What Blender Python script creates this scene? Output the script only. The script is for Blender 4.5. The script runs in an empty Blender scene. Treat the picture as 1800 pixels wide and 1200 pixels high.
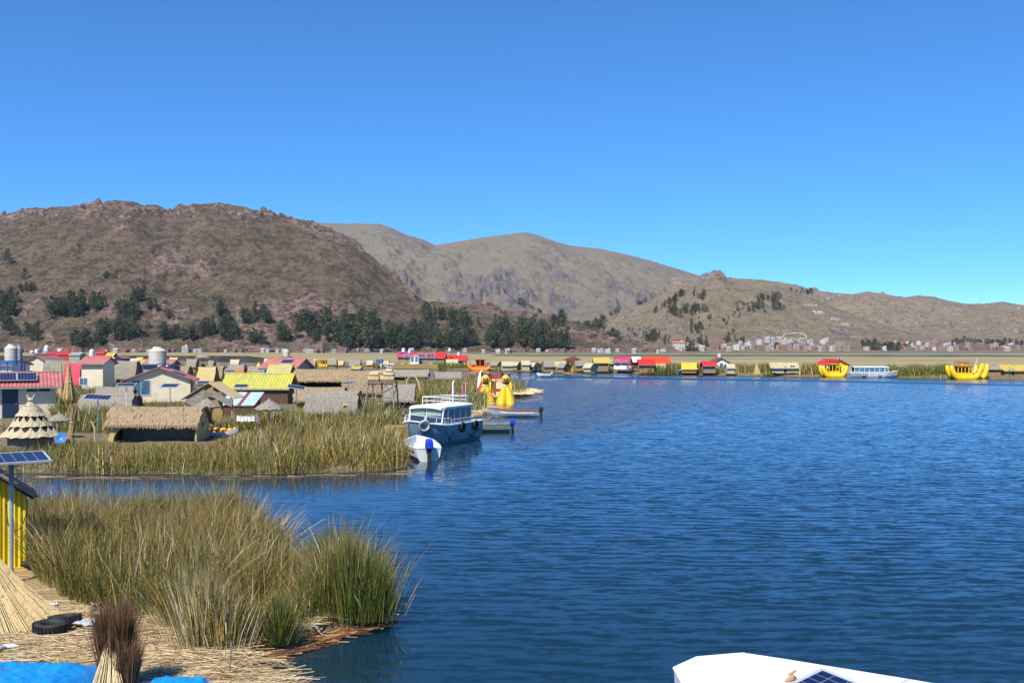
import bpy, math, random
import numpy as np
from mathutils import Vector, Matrix
C = bpy.context.scene.collection
SC = bpy.context.scene
R = math.radians
# ---------------------------------------------------------------- camera, sky, sun, exposure
H, F, CX, CY = 6.0, 1750.0, 900.0, 612.0          # eye height (m), focal length and principal point in photo pixels (1800 wide)
cam_d = bpy.data.cameras.new("camera"); cam = bpy.data.objects.new("camera", cam_d); C.objects.link(cam)
cam_d.sensor_width = 36.0; cam_d.lens = 35.0; cam_d.shift_y = 12.0/1800.0
cam_d.clip_start = 0.5; cam_d.clip_end = 30000.0
cam.location = (0, 0, H); cam.rotation_euler = (R(90), 0, 0)
SC.camera = cam
SUN_EL, SUN_AZ = R(50), R(208)                    # azimuth clockwise from +Y: behind the camera, to its left
wd = bpy.data.worlds.new("World"); SC.world = wd; wd.use_nodes = True
wt = wd.node_tree; bg = wt.nodes["Background"]
sky = wt.nodes.new("ShaderNodeTexSky"); sky.sky_type = 'NISHITA'; sky.sun_disc = False
sky.sun_elevation = SUN_EL; sky.sun_rotation = SUN_AZ
sky.altitude = 10000; sky.air_density = 2.0; sky.dust_density = 0.0; sky.ozone_density = 8.0
gm = wt.nodes.new("ShaderNodeGamma"); gm.inputs[1].default_value = .94
hs = wt.nodes.new("ShaderNodeHueSaturation"); hs.inputs["Saturation"].default_value = 1.13; hs.inputs["Hue"].default_value = .498; hs.inputs["Value"].default_value = 1.16
wt.links.new(sky.outputs[0], gm.inputs[0]); wt.links.new(gm.outputs[0], hs.inputs["Color"]); wt.links.new(hs.outputs[0], bg.inputs[0]); bg.inputs[1].default_value = 0.15
sl = bpy.data.lights.new("sun", 'SUN'); sl.energy = 4.7; sl.angle = R(0.5); sl.color = (1, .955, .88)
so = bpy.data.objects.new("sun", sl); C.objects.link(so)
sd = Vector((math.sin(SUN_AZ)*math.cos(SUN_EL), math.cos(SUN_AZ)*math.cos(SUN_EL), math.sin(SUN_EL)))
so.rotation_euler = sd.to_track_quat('Z', 'Y').to_euler(); so.location = (-40, -40, 60)
SC.view_settings.view_transform = 'Standard'; SC.view_settings.look = 'None'
SC.view_settings.gamma = 1.0; SC.view_settings.exposure = 0.43
SC.render.engine = 'CYCLES'
cy = SC.cycles
cy.max_bounces = 6; cy.diffuse_bounces = 2; cy.glossy_bounces = 3; cy.transmission_bounces = 4; cy.transparent_max_bounces = 6; cy.volume_bounces = 0
cy.caustics_reflective = False; cy.caustics_refractive = False
cy.use_denoising = True
cy.sample_clamp_indirect = 6.0
# ---------------------------------------------------------------- helpers
def W(px, py, Y): return ((px-CX)/F*Y, Y, H-(py-CY)/F*Y)
def G(px, py, z=0.0):
    Y = (H-z)*F/(py-CY); return ((px-CX)/F*Y, Y, z)
def XX(px, Y): return (px-CX)/F*Y
def ZZ(py, Y): return H-(py-CY)/F*Y
rng = np.random.default_rng(7); random.seed(7)
_lat = np.random.default_rng(3).random((256, 256))
def vnoise(x, y):
    xi = np.floor(x).astype(int); yi = np.floor(y).astype(int); fx = x-xi; fy = y-yi
    fx = fx*fx*(3-2*fx); fy = fy*fy*(3-2*fy)
    a = _lat[xi & 255, yi & 255]; b = _lat[(xi+1) & 255, yi & 255]; c = _lat[xi & 255, (yi+1) & 255]; d = _lat[(xi+1) & 255, (yi+1) & 255]
    return (a*(1-fx)+b*fx)*(1-fy)+(c*(1-fx)+d*fx)*fy
def fbm(x, y, o=5, g=.5):
    s = 0; a = 1.0; t = 0
    for i in range(o):
        s = s+a*vnoise(x*2**i+i*17.3, y*2**i+i*9.7); t += a; a *= g
    return s/t
def cells(x, y):   # nearest-point cells: (a value per cell, distance to its centre)
    xi = np.floor(x).astype(int); yi = np.floor(y).astype(int); best = np.full(x.shape, 9.); val = np.zeros(x.shape)
    for dx in (-1, 0, 1):
        for dy in (-1, 0, 1):
            cx, cy2 = xi+dx, yi+dy; d = np.hypot(cx+_lat[cx & 255, cy2 & 255]-x, cy2+_lat[(cx+91) & 255, (cy2+37) & 255]-y)
            m = d < best; best = np.where(m, d, best); val = np.where(m, _lat[(cx+11) & 255, (cy2+171) & 255], val)
    return val, best
# --- materials
def mat(name, c1, c2=None, scale=6.0, rough=.75, stretch=(1, 1, 1), bump=0.0, metal=0.0, spec=.4, detail=4, lo=.35, hi=.65, c3=None, coord='Object'):
    m = bpy.data.materials.get(name)
    if m: return m
    m = bpy.data.materials.new(name); m.use_nodes = True; t = m.node_tree; b = t.nodes["Principled BSDF"]
    b.inputs["Roughness"].default_value = rough; b.inputs["Metallic"].default_value = metal
    b.inputs["Specular IOR Level"].default_value = spec
    b.inputs["Base Color"].default_value = (*c1, 1)
    if c2 or bump:
        tc = t.nodes.new("ShaderNodeTexCoord"); mp = t.nodes.new("ShaderNodeMapping"); mp.inputs["Scale"].default_value = stretch
        t.links.new(tc.outputs[coord], mp.inputs[0])
        nz = t.nodes.new("ShaderNodeTexNoise"); nz.inputs["Scale"].default_value = scale; nz.inputs["Detail"].default_value = detail
        t.links.new(mp.outputs[0], nz.inputs[0])
        if c2:
            cr = t.nodes.new("ShaderNodeValToRGB"); e = cr.color_ramp.elements
            e[0].position = lo; e[0].color = (*c1, 1); e[1].position = hi; e[1].color = (*c2, 1)
            if c3: k = e.new((lo+hi)/2); k.color = (*c3, 1)
            t.links.new(nz.outputs[0], cr.inputs[0]); t.links.new(cr.outputs[0], b.inputs["Base Color"])
        if bump:
            bp = t.nodes.new("ShaderNodeBump"); bp.inputs["Strength"].default_value = min(1, bump); bp.inputs["Distance"].default_value = .05
            t.links.new(nz.outputs[0], bp.inputs["Height"]); t.links.new(bp.outputs[0], b.inputs["Normal"])
    return m
def attr_mat(name, rough=.7, spec=.2, trans=0.0):
    m = bpy.data.materials.get(name)
    if m: return m
    m = bpy.data.materials.new(name); m.use_nodes = True; t = m.node_tree; b = t.nodes["Principled BSDF"]
    a = t.nodes.new("ShaderNodeAttribute"); a.attribute_name = "col"
    b.inputs["Roughness"].default_value = rough; b.inputs["Specular IOR Level"].default_value = spec
    t.links.new(a.outputs["Color"], b.inputs["Base Color"])
    return m
# --- mesh builder
class MB:
    def __init__(s): s.v = []; s.f = []
    def add(s, vs, fs):
        o = len(s.v); s.v += [tuple(p) for p in vs]; s.f += [tuple(i+o for i in f) for f in fs]; return s
    def hexa(s, p):   # 4 bottom, 4 top (ccw from above)
        return s.add(p, [(3, 2, 1, 0), (4, 5, 6, 7), (0, 1, 5, 4), (1, 2, 6, 5), (2, 3, 7, 6), (3, 0, 4, 7)])
    def box(s, c, d, rz=0.0, taper=1.0):
        x, y, z = d[0]/2, d[1]/2, d[2]/2; cs, sn = math.cos(rz), math.sin(rz); ps = []
        for dz, k in ((-z, 1), (z, taper)):
            for a, b in ((-x, -y), (x, -y), (x, y), (-x, y)):
                a *= k; b *= k; ps.append((c[0]+a*cs-b*sn, c[1]+a*sn+b*cs, c[2]+dz))
        return s.hexa(ps)
    def slab(s, q, th):   # quad of 3d points thickened along its normal
        q = [Vector(p) for p in q]; n = (q[1]-q[0]).cross(q[3]-q[0]).normalized()*th
        return s.hexa([p-n for p in q]+q)
    def tube(s, pts, r, n=6, cap=True):
        pts = [Vector(p) for p in pts]; rs = r if hasattr(r, '__len__') else [r]*len(pts); o = len(s.v)
        u = None
        for i, p in enumerate(pts):
            d = (pts[min(i+1, len(pts)-1)]-pts[max(i-1, 0)])
            d = d.normalized() if d.length > 1e-9 else Vector((0, 0, 1))
            if u is None: u = d.orthogonal().normalized()
            else:
                u = (u-d*u.dot(d)); u = u.normalized() if u.length > 1e-6 else d.orthogonal().normalized()
            w = d.cross(u)
            for k in range(n):
                a = 2*math.pi*k/n; s.v.append(tuple(p+(u*math.cos(a)+w*math.sin(a))*rs[i]))
        for i in range(len(pts)-1):
            for k in range(n):
                a = o+i*n+k; b = o+i*n+(k+1) % n; s.f.append((a, b, b+n, a+n))
        if cap:
            s.f.append(tuple(o+k for k in reversed(range(n)))); e = o+(len(pts)-1)*n; s.f.append(tuple(e+k for k in range(n)))
        return s
    def lathe(s, prof, n=20, c=(0, 0, 0), jag=None):
        o = len(s.v)
        for i, (r, z) in enumerate(prof):
            for k in range(n):
                a = 2*math.pi*k/n; rr = r*(1+(jag(i, k) if jag else 0)); s.v.append((c[0]+rr*math.cos(a), c[1]+rr*math.sin(a), c[2]+z))
        for i in range(len(prof)-1):
            for k in range(n):
                a = o+i*n+k; b = o+i*n+(k+1) % n; s.f.append((a, b, b+n, a+n))
        s.f.append(tuple(o+k for k in reversed(range(n)))); e = o+(len(prof)-1)*n; s.f.append(tuple(e+k for k in range(n)))
        return s
    def torus(s, c, R1, r, axis='z', n=20, m=8, rot=None):
        o = len(s.v)
        for i in range(n):
            a = 2*math.pi*i/n
            for k in range(m):
                b = 2*math.pi*k/m; rr = R1+r*math.cos(b); p = Vector((rr*math.cos(a), rr*math.sin(a), r*math.sin(b)))
                if axis == 'y': p = Vector((p.x, p.z, p.y))
                if axis == 'x': p = Vector((p.z, p.x, p.y))
                if rot: p = rot @ p
                s.v.append((c[0]+p.x, c[1]+p.y, c[2]+p.z))
        for i in range(n):
            for k in range(m):
                s.f.append((o+i*m+k, o+((i+1) % n)*m+k, o+((i+1) % n)*m+(k+1) % m, o+i*m+(k+1) % m))
        return s
    def extr(s, poly, a, b, axis='x'):   # polygon extruded a..b along an axis; poly in the two other coordinates
        n = len(poly)
        def p(q, t): return (t, q[0], q[1]) if axis == 'x' else ((q[0], t, q[1]) if axis == 'y' else (q[0], q[1], t))
        return s.add([p(q, a) for q in poly]+[p(q, b) for q in poly], [tuple(range(n))[::-1], tuple(range(n, 2*n))]+[(i, (i+1) % n, (i+1) % n+n, i+n) for i in range(n)])
    def sheet(s, grid, th=None):   # rows of 3d points -> quads; th: thickness downwards
        nr, nc = len(grid), len(grid[0]); o = len(s.v)
        s.v += [tuple(p) for r in grid for p in r]
        s.f += [(o+i*nc+j, o+i*nc+j+1, o+(i+1)*nc+j+1, o+(i+1)*nc+j) for i in range(nr-1) for j in range(nc-1)]
        if th:
            o2 = len(s.v); s.v += [(p[0], p[1], p[2]-th) for r in grid for p in r]
            s.f += [(o2+i*nc+j, o2+(i+1)*nc+j, o2+(i+1)*nc+j+1, o2+i*nc+j+1) for i in range(nr-1) for j in range(nc-1)]
            ring = [j for j in range(nc)]+[i*nc+nc-1 for i in range(1, nr)]+[(nr-1)*nc+j for j in range(nc-2, -1, -1)]+[i*nc for i in range(nr-2, 0, -1)]
            for q in range(len(ring)):
                a, b = ring[q], ring[(q+1) % len(ring)]; s.f.append((o+b, o+a, o2+a, o2+b))
        return s
    def move(s, f): s.v = [tuple(f(p)) for p in s.v]; return s
    def build(s, name, m, parent=None, smooth=False, label=None):
        me = bpy.data.meshes.new(name); me.from_pydata(s.v, [], s.f); me.update()
        if m: me.materials.append(m)
        if smooth: me.polygons.foreach_set("use_smooth", [True]*len(me.polygons))
        o = bpy.data.objects.new(name, me); C.objects.link(o)
        if parent: o.parent = parent
        if label: o["label"] = label
        return o
def tag(o, label=None, cat=None, group=None, kind=None):
    if label: o["label"] = label
    if cat: o["category"] = cat
    if group: o["group"] = group
    if kind: o["kind"] = kind
    return o
def thing(name, label, cat, loc=(0, 0, 0), rz=0.0, group=None):
    o = bpy.data.objects.new(name, None); C.objects.link(o); o.location = loc; o.rotation_euler = (0, 0, rz); o.empty_display_size = .2
    return tag(o, label, cat, group)
def copy_tree(o, loc=None, rz=None, label=None, group=None, scale=None, parent=None):
    c = o.copy(); C.objects.link(c); c.parent = parent
    if loc is not None: c.location = loc
    if rz is not None: c.rotation_euler = (0, 0, rz)
    if scale is not None: c.scale = scale if hasattr(scale, '__len__') else (scale,)*3
    if label: c["label"] = label
    if group: c["group"] = group
    for ch in list(o.children): copy_tree(ch, parent=c)
    return c
def np_mesh(name, v, quads, tris, m, col=None, smooth=False):
    v = np.asarray(v, np.float32); nq, nt = len(quads), len(tris)
    me = bpy.data.meshes.new(name); me.vertices.add(len(v)); me.vertices.foreach_set("co", v.ravel())
    loops = np.concatenate([np.asarray(quads, np.int32).ravel(), np.asarray(tris, np.int32).ravel()]) if nt else np.asarray(quads, np.int32).ravel()
    me.loops.add(len(loops)); me.loops.foreach_set("vertex_index", loops)
    me.polygons.add(nq+nt)
    st = np.concatenate([np.arange(nq)*4, nq*4+np.arange(nt)*3]).astype(np.int32)
    me.polygons.foreach_set("loop_start", st)
    if smooth: me.polygons.foreach_set("use_smooth", np.ones(nq+nt, bool))
    me.update(calc_edges=True)
    if col is not None:
        at = me.attributes.new("col", 'FLOAT_COLOR', 'POINT'); at.data.foreach_set("color", np.asarray(col, np.float32).ravel())
    if m: me.materials.append(m)
    o = bpy.data.objects.new(name, me); C.objects.link(o)
    return o
def grid_quads(nr, nc):
    i, j = np.meshgrid(np.arange(nr-1), np.arange(nc-1), indexing='ij'); a = (i*nc+j).ravel()
    return np.stack([a, a+1, a+nc+1, a+nc], 1)
# ---------------------------------------------------------------- water
def water_mat():
    m = bpy.data.materials.new("lake_water"); m.use_nodes = True; t = m.node_tree; b = t.nodes["Principled BSDF"]
    b.inputs["Base Color"].default_value = (.0055, .026, .046, 1); b.inputs["Roughness"].default_value = .05
    b.inputs["IOR"].default_value = 1.45; b.inputs["Specular IOR Level"].default_value = .5
    g = t.nodes.new("ShaderNodeNewGeometry")
    def slope(sc, rot, scale, det, k, dist=0.0):   # the tilt of the ripples, read straight from a noise in metres
        mp = t.nodes.new("ShaderNodeMapping"); mp.inputs["Rotation"].default_value = (0, 0, R(rot)); mp.inputs["Scale"].default_value = sc
        t.links.new(g.outputs["Position"], mp.inputs[0])
        n = t.nodes.new("ShaderNodeTexNoise"); n.inputs["Scale"].default_value = scale; n.inputs["Detail"].default_value = det; n.inputs["Distortion"].default_value = dist
        t.links.new(mp.outputs[0], n.inputs[0])
        v = t.nodes.new("ShaderNodeVectorMath"); v.operation = 'SUBTRACT'; v.inputs[1].default_value = (.5, .5, .5); t.links.new(n.outputs["Color"], v.inputs[0])
        w = t.nodes.new("ShaderNodeVectorMath"); w.operation = 'MULTIPLY'; w.inputs[1].default_value = (k*.55, k, 0); t.links.new(v.outputs[0], w.inputs[0]); return w
    def add(a, b2):
        v = t.nodes.new("ShaderNodeVectorMath"); v.operation = 'ADD'; t.links.new(a.outputs[0], v.inputs[0])
        if isinstance(b2, tuple): v.inputs[1].default_value = b2
        else: t.links.new(b2.outputs[0], v.inputs[1])
        return v
    def train(rot, scale, dist, k):   # trains of wind ripples, crests across the wind
        mp = t.nodes.new("ShaderNodeMapping"); mp.inputs["Rotation"].default_value = (0, 0, R(rot)); mp.inputs["Scale"].default_value = (.55, 1, 1); t.links.new(g.outputs["Position"], mp.inputs[0])
        n = t.nodes.new("ShaderNodeTexWave"); n.wave_type = 'BANDS'; n.bands_direction = 'Y'; n.inputs["Scale"].default_value = scale; n.inputs["Distortion"].default_value = dist; n.inputs["Detail"].default_value = 3; n.inputs["Detail Scale"].default_value = 1.3; n.inputs["Detail Roughness"].default_value = .6
        t.links.new(mp.outputs[0], n.inputs[0]); c = t.nodes.new("ShaderNodeMath"); c.operation = 'SUBTRACT'; c.inputs[1].default_value = .5; t.links.new(n.outputs["Fac"], c.inputs[0]); d = t.nodes.new("ShaderNodeMath"); d.operation = 'MULTIPLY'; d.inputs[1].default_value = k; t.links.new(c.outputs[0], d.inputs[0])
        x = t.nodes.new("ShaderNodeCombineXYZ"); t.links.new(d.outputs[0], x.inputs[1]); return x
    s1 = add(slope((.42, 1.0, 1), -5, 2.6, 3, .55, .4), add(train(10, .50, 9, .15), train(-7, .85, 11, .13)))
    s2 = add(s1, slope((.5, 1.0, 1), 12, 7.0, 2, .42))
    # wind ripples lean one way: the lee faces, turned to the near shore, are the steep ones; the lee of the islands lies calmer
    lee = t.nodes.new("ShaderNodeSeparateXYZ"); t.links.new(g.outputs["Position"], lee.inputs[0])
    lm = t.nodes.new("ShaderNodeMapRange"); lm.interpolation_type = 'SMOOTHSTEP'; lm.inputs[1].default_value = 3.0; lm.inputs[2].default_value = -7.0; lm.inputs[3].default_value = 1.0; lm.inputs[4].default_value = .34; t.links.new(lee.outputs[0], lm.inputs[0])
    vs = t.nodes.new("ShaderNodeVectorMath"); vs.operation = 'SCALE'; t.links.new(add(s2, (0, -.050, 0)).outputs[0], vs.inputs[0]); t.links.new(lm.outputs[0], vs.inputs["Scale"])
    sx = t.nodes.new("ShaderNodeSeparateXYZ"); t.links.new(vs.outputs[0], sx.inputs[0])
    mn = t.nodes.new("ShaderNodeMath"); mn.operation = 'SMOOTH_MIN'; mn.inputs[1].default_value = -.008; mn.inputs[2].default_value = .05; t.links.new(sx.outputs[1], mn.inputs[0])
    cx = t.nodes.new("ShaderNodeCombineXYZ"); t.links.new(sx.outputs[0], cx.inputs[0]); t.links.new(mn.outputs[0], cx.inputs[1]); cx.inputs[2].default_value = 1.0
    n = t.nodes.new("ShaderNodeVectorMath"); n.operation = 'NORMALIZE'; t.links.new(cx.outputs[0], n.inputs[0])
    t.links.new(n.outputs[0], b.inputs["Normal"])
    return m
def flat(name, xs, ys, z, m):
    g = [[(x, y, z) for x in xs] for y in ys]
    return MB().sheet(g).build(name, m)
o = flat("lake_water", [-9000, -600, -60, 60, 600, 9000], [-60, 20, 60, 200, 600, 1300, 9000], 0.0, water_mat()); tag(o, kind="structure")
# ---------------------------------------------------------------- hills: fans of terrain with a ridge line and a foot, each at its own distance
def interp(poly, x): 
    p = np.array(poly, float); return np.interp(x, p[:, 0], p[:, 1])
HILLS = {}
def hill(name, sil, Yb, Yr, x0, x1, step, rows, m, rough_px=2.0, rock=0.0, gully=.10, seed=0, prof=.9, rockmap=None, rsize=14.0, wild=.55, crest=1.0):
    pxs = np.arange(x0, x1+.1, step); t = np.concatenate([np.linspace(0, 1, rows), np.linspace(1.04, 1.5, 8)])
    yb = Yb(pxs) if callable(Yb) else np.full_like(pxs, Yb); yr = Yr(pxs) if callable(Yr) else np.full_like(pxs, Yr)
    P, T = np.meshgrid(pxs, t); YB = np.broadcast_to(yb, P.shape); YR = np.broadcast_to(yr, P.shape)
    Y = YB+(YR-YB)*T; X = (P-CX)/F*Y
    zr = H+(CY-interp(sil, pxs))/F*yr
    w = max(3, int(110/step))|1; k = np.hanning(w+2)[1:-1]; zs = np.convolve(np.pad(zr, w//2, mode='edge'), k/k.sum(), 'valid')
    e = np.clip((T-.55)/.45, 0, 1); e = e*e*(3-2*e); ZR = zs[None, :]*(1-e)+zr[None, :]*e
    s = np.where(T <= 1, np.clip(T, 0, 1)**prof, 1-(T-1)*.9)
    dip = np.sin(np.pi*np.clip(T, 0, 1))
    n1 = fbm(X/170+seed, Y/260+seed*3, 5)-.5
    n2 = fbm(X/42+seed, Y/60+seed, 5)-.5
    cl = np.clip((fbm(X/120+seed*5, Y/200, 4)-.56)*8, 0, 1)*wild
    if rockmap is not None: cl = np.clip(np.maximum(cl, rockmap(P, T)), 0, 1.25)
    cl = cl*(fbm(X/30+seed, Y/40, 3) > .40)
    env = np.clip(dip*1.15, 0, 1)
    Z = 1.2+(ZR-1.2)*s+ZR*.05*(np.sin(3.1*np.pi*T+3*fbm(P/90+seed, T*2, 3))*env)*gully*5+ZR*gully*n1*2*env+ZR*gully*.42*n2*2*env
    v1, d1 = cells(X/rsize+seed, Y/rsize/1.3); v2, d2 = cells(X/rsize*2.3+seed*7, Y/rsize*1.9)
    Z += rock*cl*((v1-.35)*np.clip(1.25-d1*1.1, 0, 1)+.45*(v2-.4)*np.clip(1.3-d2*1.2, 0, 1))*(.35+.65*np.clip(T*4, 0, 1))*(1-(1-crest)*np.clip((T-.8)*6, 0, 1))
    RK = np.clip(cl*1.4, 0, 1)
    pxm = YR/F
    n3 = fbm(X/19+seed, Y/24+seed*2, 4)-.5; n4 = 1-np.abs(2*fbm(X/55+seed*4, Y/130, 4)-1)
    Z += (n3*2.6*rough_px+(n4-.72)*3.2*rough_px)*pxm*env
    Z += (fbm(X/5+seed, Y/7, 3)-.5)*rough_px*1.5*pxm*np.clip(T*6, 0, 1)
    o = np_mesh(name, np.stack([X, Y, Z], -1).reshape(-1, 3), grid_quads(*P.shape), [], m, smooth=False)
    ra = o.data.attributes.new('rock', 'FLOAT', 'POINT'); ra.data.foreach_set('value', RK.astype(np.float32).ravel())
    tag(o, kind="structure")
    HILLS[name] = (pxs, X, Y, Z, rows)
    return o
def on_hill(name, px, py):
    pxs, X, Y, Z, rows = HILLS[name]; j = int(np.clip(round((px-pxs[0])/(pxs[1]-pxs[0])), 0, len(pxs)-1))
    yy = CY-(Z[:rows, j]-H)/Y[:rows, j]*F
    k = np.nonzero(yy <= py)[0]; i = int(k[0]) if len(k) else rows-1
    return float(X[i, j]), float(Y[i, j]), float(Z[i, j])
def hill_mat(name, grass, dry, soil, rockc, rock_dark, scrub, sc=1.0, terr=.5, scrub_lo=.53, bump=9.0, stones=.6):
    m = bpy.data.materials.new(name); m.use_nodes = True; t = m.node_tree; b = t.nodes["Principled BSDF"]; b.inputs["Roughness"].default_value = .95; b.inputs["Specular IOR Level"].default_value = .1
    g = t.nodes.new("ShaderNodeNewGeometry")
    def nz(scale, det, sx=(1, 1, 1), rough=.55):
        mp = t.nodes.new("ShaderNodeMapping"); mp.inputs["Scale"].default_value = sx; t.links.new(g.outputs["Position"], mp.inputs[0])
        n = t.nodes.new("ShaderNodeTexNoise"); n.inputs["Scale"].default_value = scale*sc; n.inputs["Detail"].default_value = det; n.inputs["Roughness"].default_value = rough; t.links.new(mp.outputs[0], n.inputs[0]); return n.outputs[0]
    def ramp(n, a, bb, top=1.0):
        r = t.nodes.new("ShaderNodeMapRange"); r.inputs[1].default_value = a; r.inputs[2].default_value = bb; r.inputs[4].default_value = top; t.links.new(n, r.inputs[0]); return r.outputs[0]
    def mix(f, a, bb):
        x = t.nodes.new("ShaderNodeMix"); x.data_type = 'RGBA'; t.links.new(f, x.inputs[0])
        for k, c in ((6, a), (7, bb)):
            if isinstance(c, tuple): x.inputs[k].default_value = (*c, 1)
            else: t.links.new(c, x.inputs[k])
        return x.outputs[2]
    a = mix(ramp(nz(.006, 6), .38, .62), grass, dry)
    a = mix(ramp(nz(.018, 9, (.6, .6, 1.6), .72), .46, .66), a, soil)
    a = mix(ramp(nz(.045, 7, (.40, .40, 2.4), .75), .53, .60, terr), a, rock_dark)                    # terrace walls along the contour
    a = mix(ramp(nz(.030, 9, (1, 1, 1.3), .95), scrub_lo+.02, scrub_lo+.06, .85), a, scrub)
    a = mix(ramp(nz(.16, 5, (1, 1, 1.3), .9), .54, .60, .9), a, scrub)                    # low dark scrub
    a = mix(ramp(nz(.08, 9, (1, 1, 1.5), .95), .55, .61, stones), a, rockc)                           # pale stones
    rk = mix(ramp(nz(.06, 8, (1, 1, 2.2), .85), .42, .60), rock_dark, rockc)
    at = t.nodes.new("ShaderNodeAttribute"); at.attribute_name = "rock"
    ad = t.nodes.new("ShaderNodeMath"); ad.operation = 'MULTIPLY_ADD'; t.links.new(nz(.05, 8, (1, 1, 1), .8), ad.inputs[0]); ad.inputs[1].default_value = 1.6; t.links.new(at.outputs["Fac"], ad.inputs[2])
    a = mix(ramp(ad.outputs[0], 1.15, 1.5), a, rk)
    t.links.new(a, b.inputs["Base Color"])
    bp = t.nodes.new("ShaderNodeBump"); bp.inputs["Strength"].default_value = .9; bp.inputs["Distance"].default_value = bump
    t.links.new(nz(.09, 9, (1, 1, 1), .8), bp.inputs["Height"]); t.links.new(bp.outputs[0], b.inputs["Normal"])
    return m
M_h1 = hill_mat("near_hill_ground", (.165, .130, .078), (.215, .158, .106), (.205, .128, .090), (.37, .255, .20), (.052, .036, .032), (.042, .040, .024), scrub_lo=.475, terr=.5, stones=.8)
M_h2 = hill_mat("far_mountain_ground", (.195, .168, .118), (.215, .178, .130), (.20, .155, .122), (.19, .165, .155), (.12, .10, .098), (.17, .155, .105), sc=.5, terr=.3, scrub_lo=.52, bump=8.0, stones=.4)
M_h4 = hill_mat("back_mountain_ground", (.19, .155, .098), (.24, .18, .115), (.20, .145, .115), (.27, .205, .18), (.09, .07, .065), (.075, .07, .045), sc=.7, terr=.4, scrub_lo=.46, bump=9.0)
M_h3 = hill_mat("town_hill_ground", (.255, .21, .125), (.32, .245, .155), (.28, .20, .15), (.38, .29, .245), (.13, .098, .086), (.10, .092, .055), sc=.8, terr=.5, scrub_lo=.50, bump=9.0)
S2 = [(300, 420), (480, 396), (550, 391), (600, 393), (640, 393), (665, 393), (690, 401), (715, 413), (740, 419), (765, 431), (800, 425), (850, 417), (890, 412), (925, 408), (945, 413), (975, 424), (1000, 431), (1060, 438), (1100, 447), (1140, 457), (1180, 469), (1225, 483), (1300, 492), (1400, 540)]
hill("far_mountain", S2, 2600, 5200, 380, 1420, 2.5, 240, M_h2, rough_px=1.3, rock=60, gully=.075, seed=4, prof=.85, rsize=40, wild=0.0,
     rockmap=(lambda P, T: np.clip(1.6-np.abs(T-.30)*8, 0, 1)*np.clip(fbm(P/25, T*9, 3)*3.4-1.3, 0, 1)))
S4 = [(1200, 487), (1240, 486), (1300, 489), (1330, 491), (1360, 494), (1400, 500), (1430, 510), (1470, 515), (1500, 517), (1525, 512), (1545, 515), (1575, 520), (1592, 522), (1612, 519), (1640, 521), (1670, 529), (1700, 534), (1735, 533), (1765, 530), (1790, 535), (1830, 538), (2000, 520)]
hill("back_mountain", S4, 2300, 3900, 1180, 1980, 2.5, 200, M_h3, rough_px=1.6, rock=34, gully=.10, seed=9, prof=.9, rsize=24)
S3 = [(980, 600), (1040, 575), (1090, 550), (1140, 530), (1180, 508), (1215, 496), (1228, 491), (1233, 484), (1242, 481), (1250, 478), (1266, 478), (1273, 482), (1277, 489), (1300, 492), (1340, 499), (1380, 507), (1420, 522), (1470, 541), (1520, 560), (1580, 580), (1640, 597), (1720, 606), (1850, 609), (1990, 609)]
hill("town_hill", S3, 1560, 2500, 940, 1990, 2.2, 190, M_h3, rough_px=2.2, rock=24, gully=.10, seed=13, prof=.86, rsize=16, crest=.45,
     rockmap=(lambda P, T: np.clip(1.5-np.abs(P-1252)/26, 0, 1)*np.clip((T-.72)*6, 0, 1)))
S1 = [(-400, 420), (-200, 395), (-60, 388), (0, 381), (20, 374), (45, 368), (62, 364), (78, 366), (92, 364), (125, 363), (150, 361), (170, 356), (200, 353), (235, 354), (252, 361), (280, 364), (296, 370), (320, 364), (350, 359), (380, 357), (410, 360), (440, 366), (470, 374), (500, 379), (520, 385), (545, 388), (570, 398), (600, 411), (625, 424), (650, 447), (670, 466), (690, 482), (710, 500), (730, 520), (750, 530), (800, 533), (850, 536), (885, 545), (930, 553), (980, 560), (1030, 572), (1080, 590), (1120, 603), (1160, 612)]
hill("near_hill", S1, lambda p: np.interp(p, [-400, 700, 1160], [1290, 1330, 1450]), lambda p: np.interp(p, [-400, 500, 760, 1160], [2050, 2000, 1700, 1650]), -420, 1160, 2.2, 250, M_h1, rough_px=2.6, rock=24, gully=.085, seed=1, crest=.62, rsize=17.0, prof=.82,
     rockmap=(lambda P, T: np.clip((T-.74)*6, 0, 1)*np.clip(fbm(P/30, T*8, 4)*5-1.75, 0, 1)*np.clip(1.2-np.abs(P-225)/400*.0, 0, 1)+np.clip((.34-T)*5, 0, 1)*np.clip(fbm(P/22+9, T*9+2, 3)*4.4-2.0, 0, 1)*.7))
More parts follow.
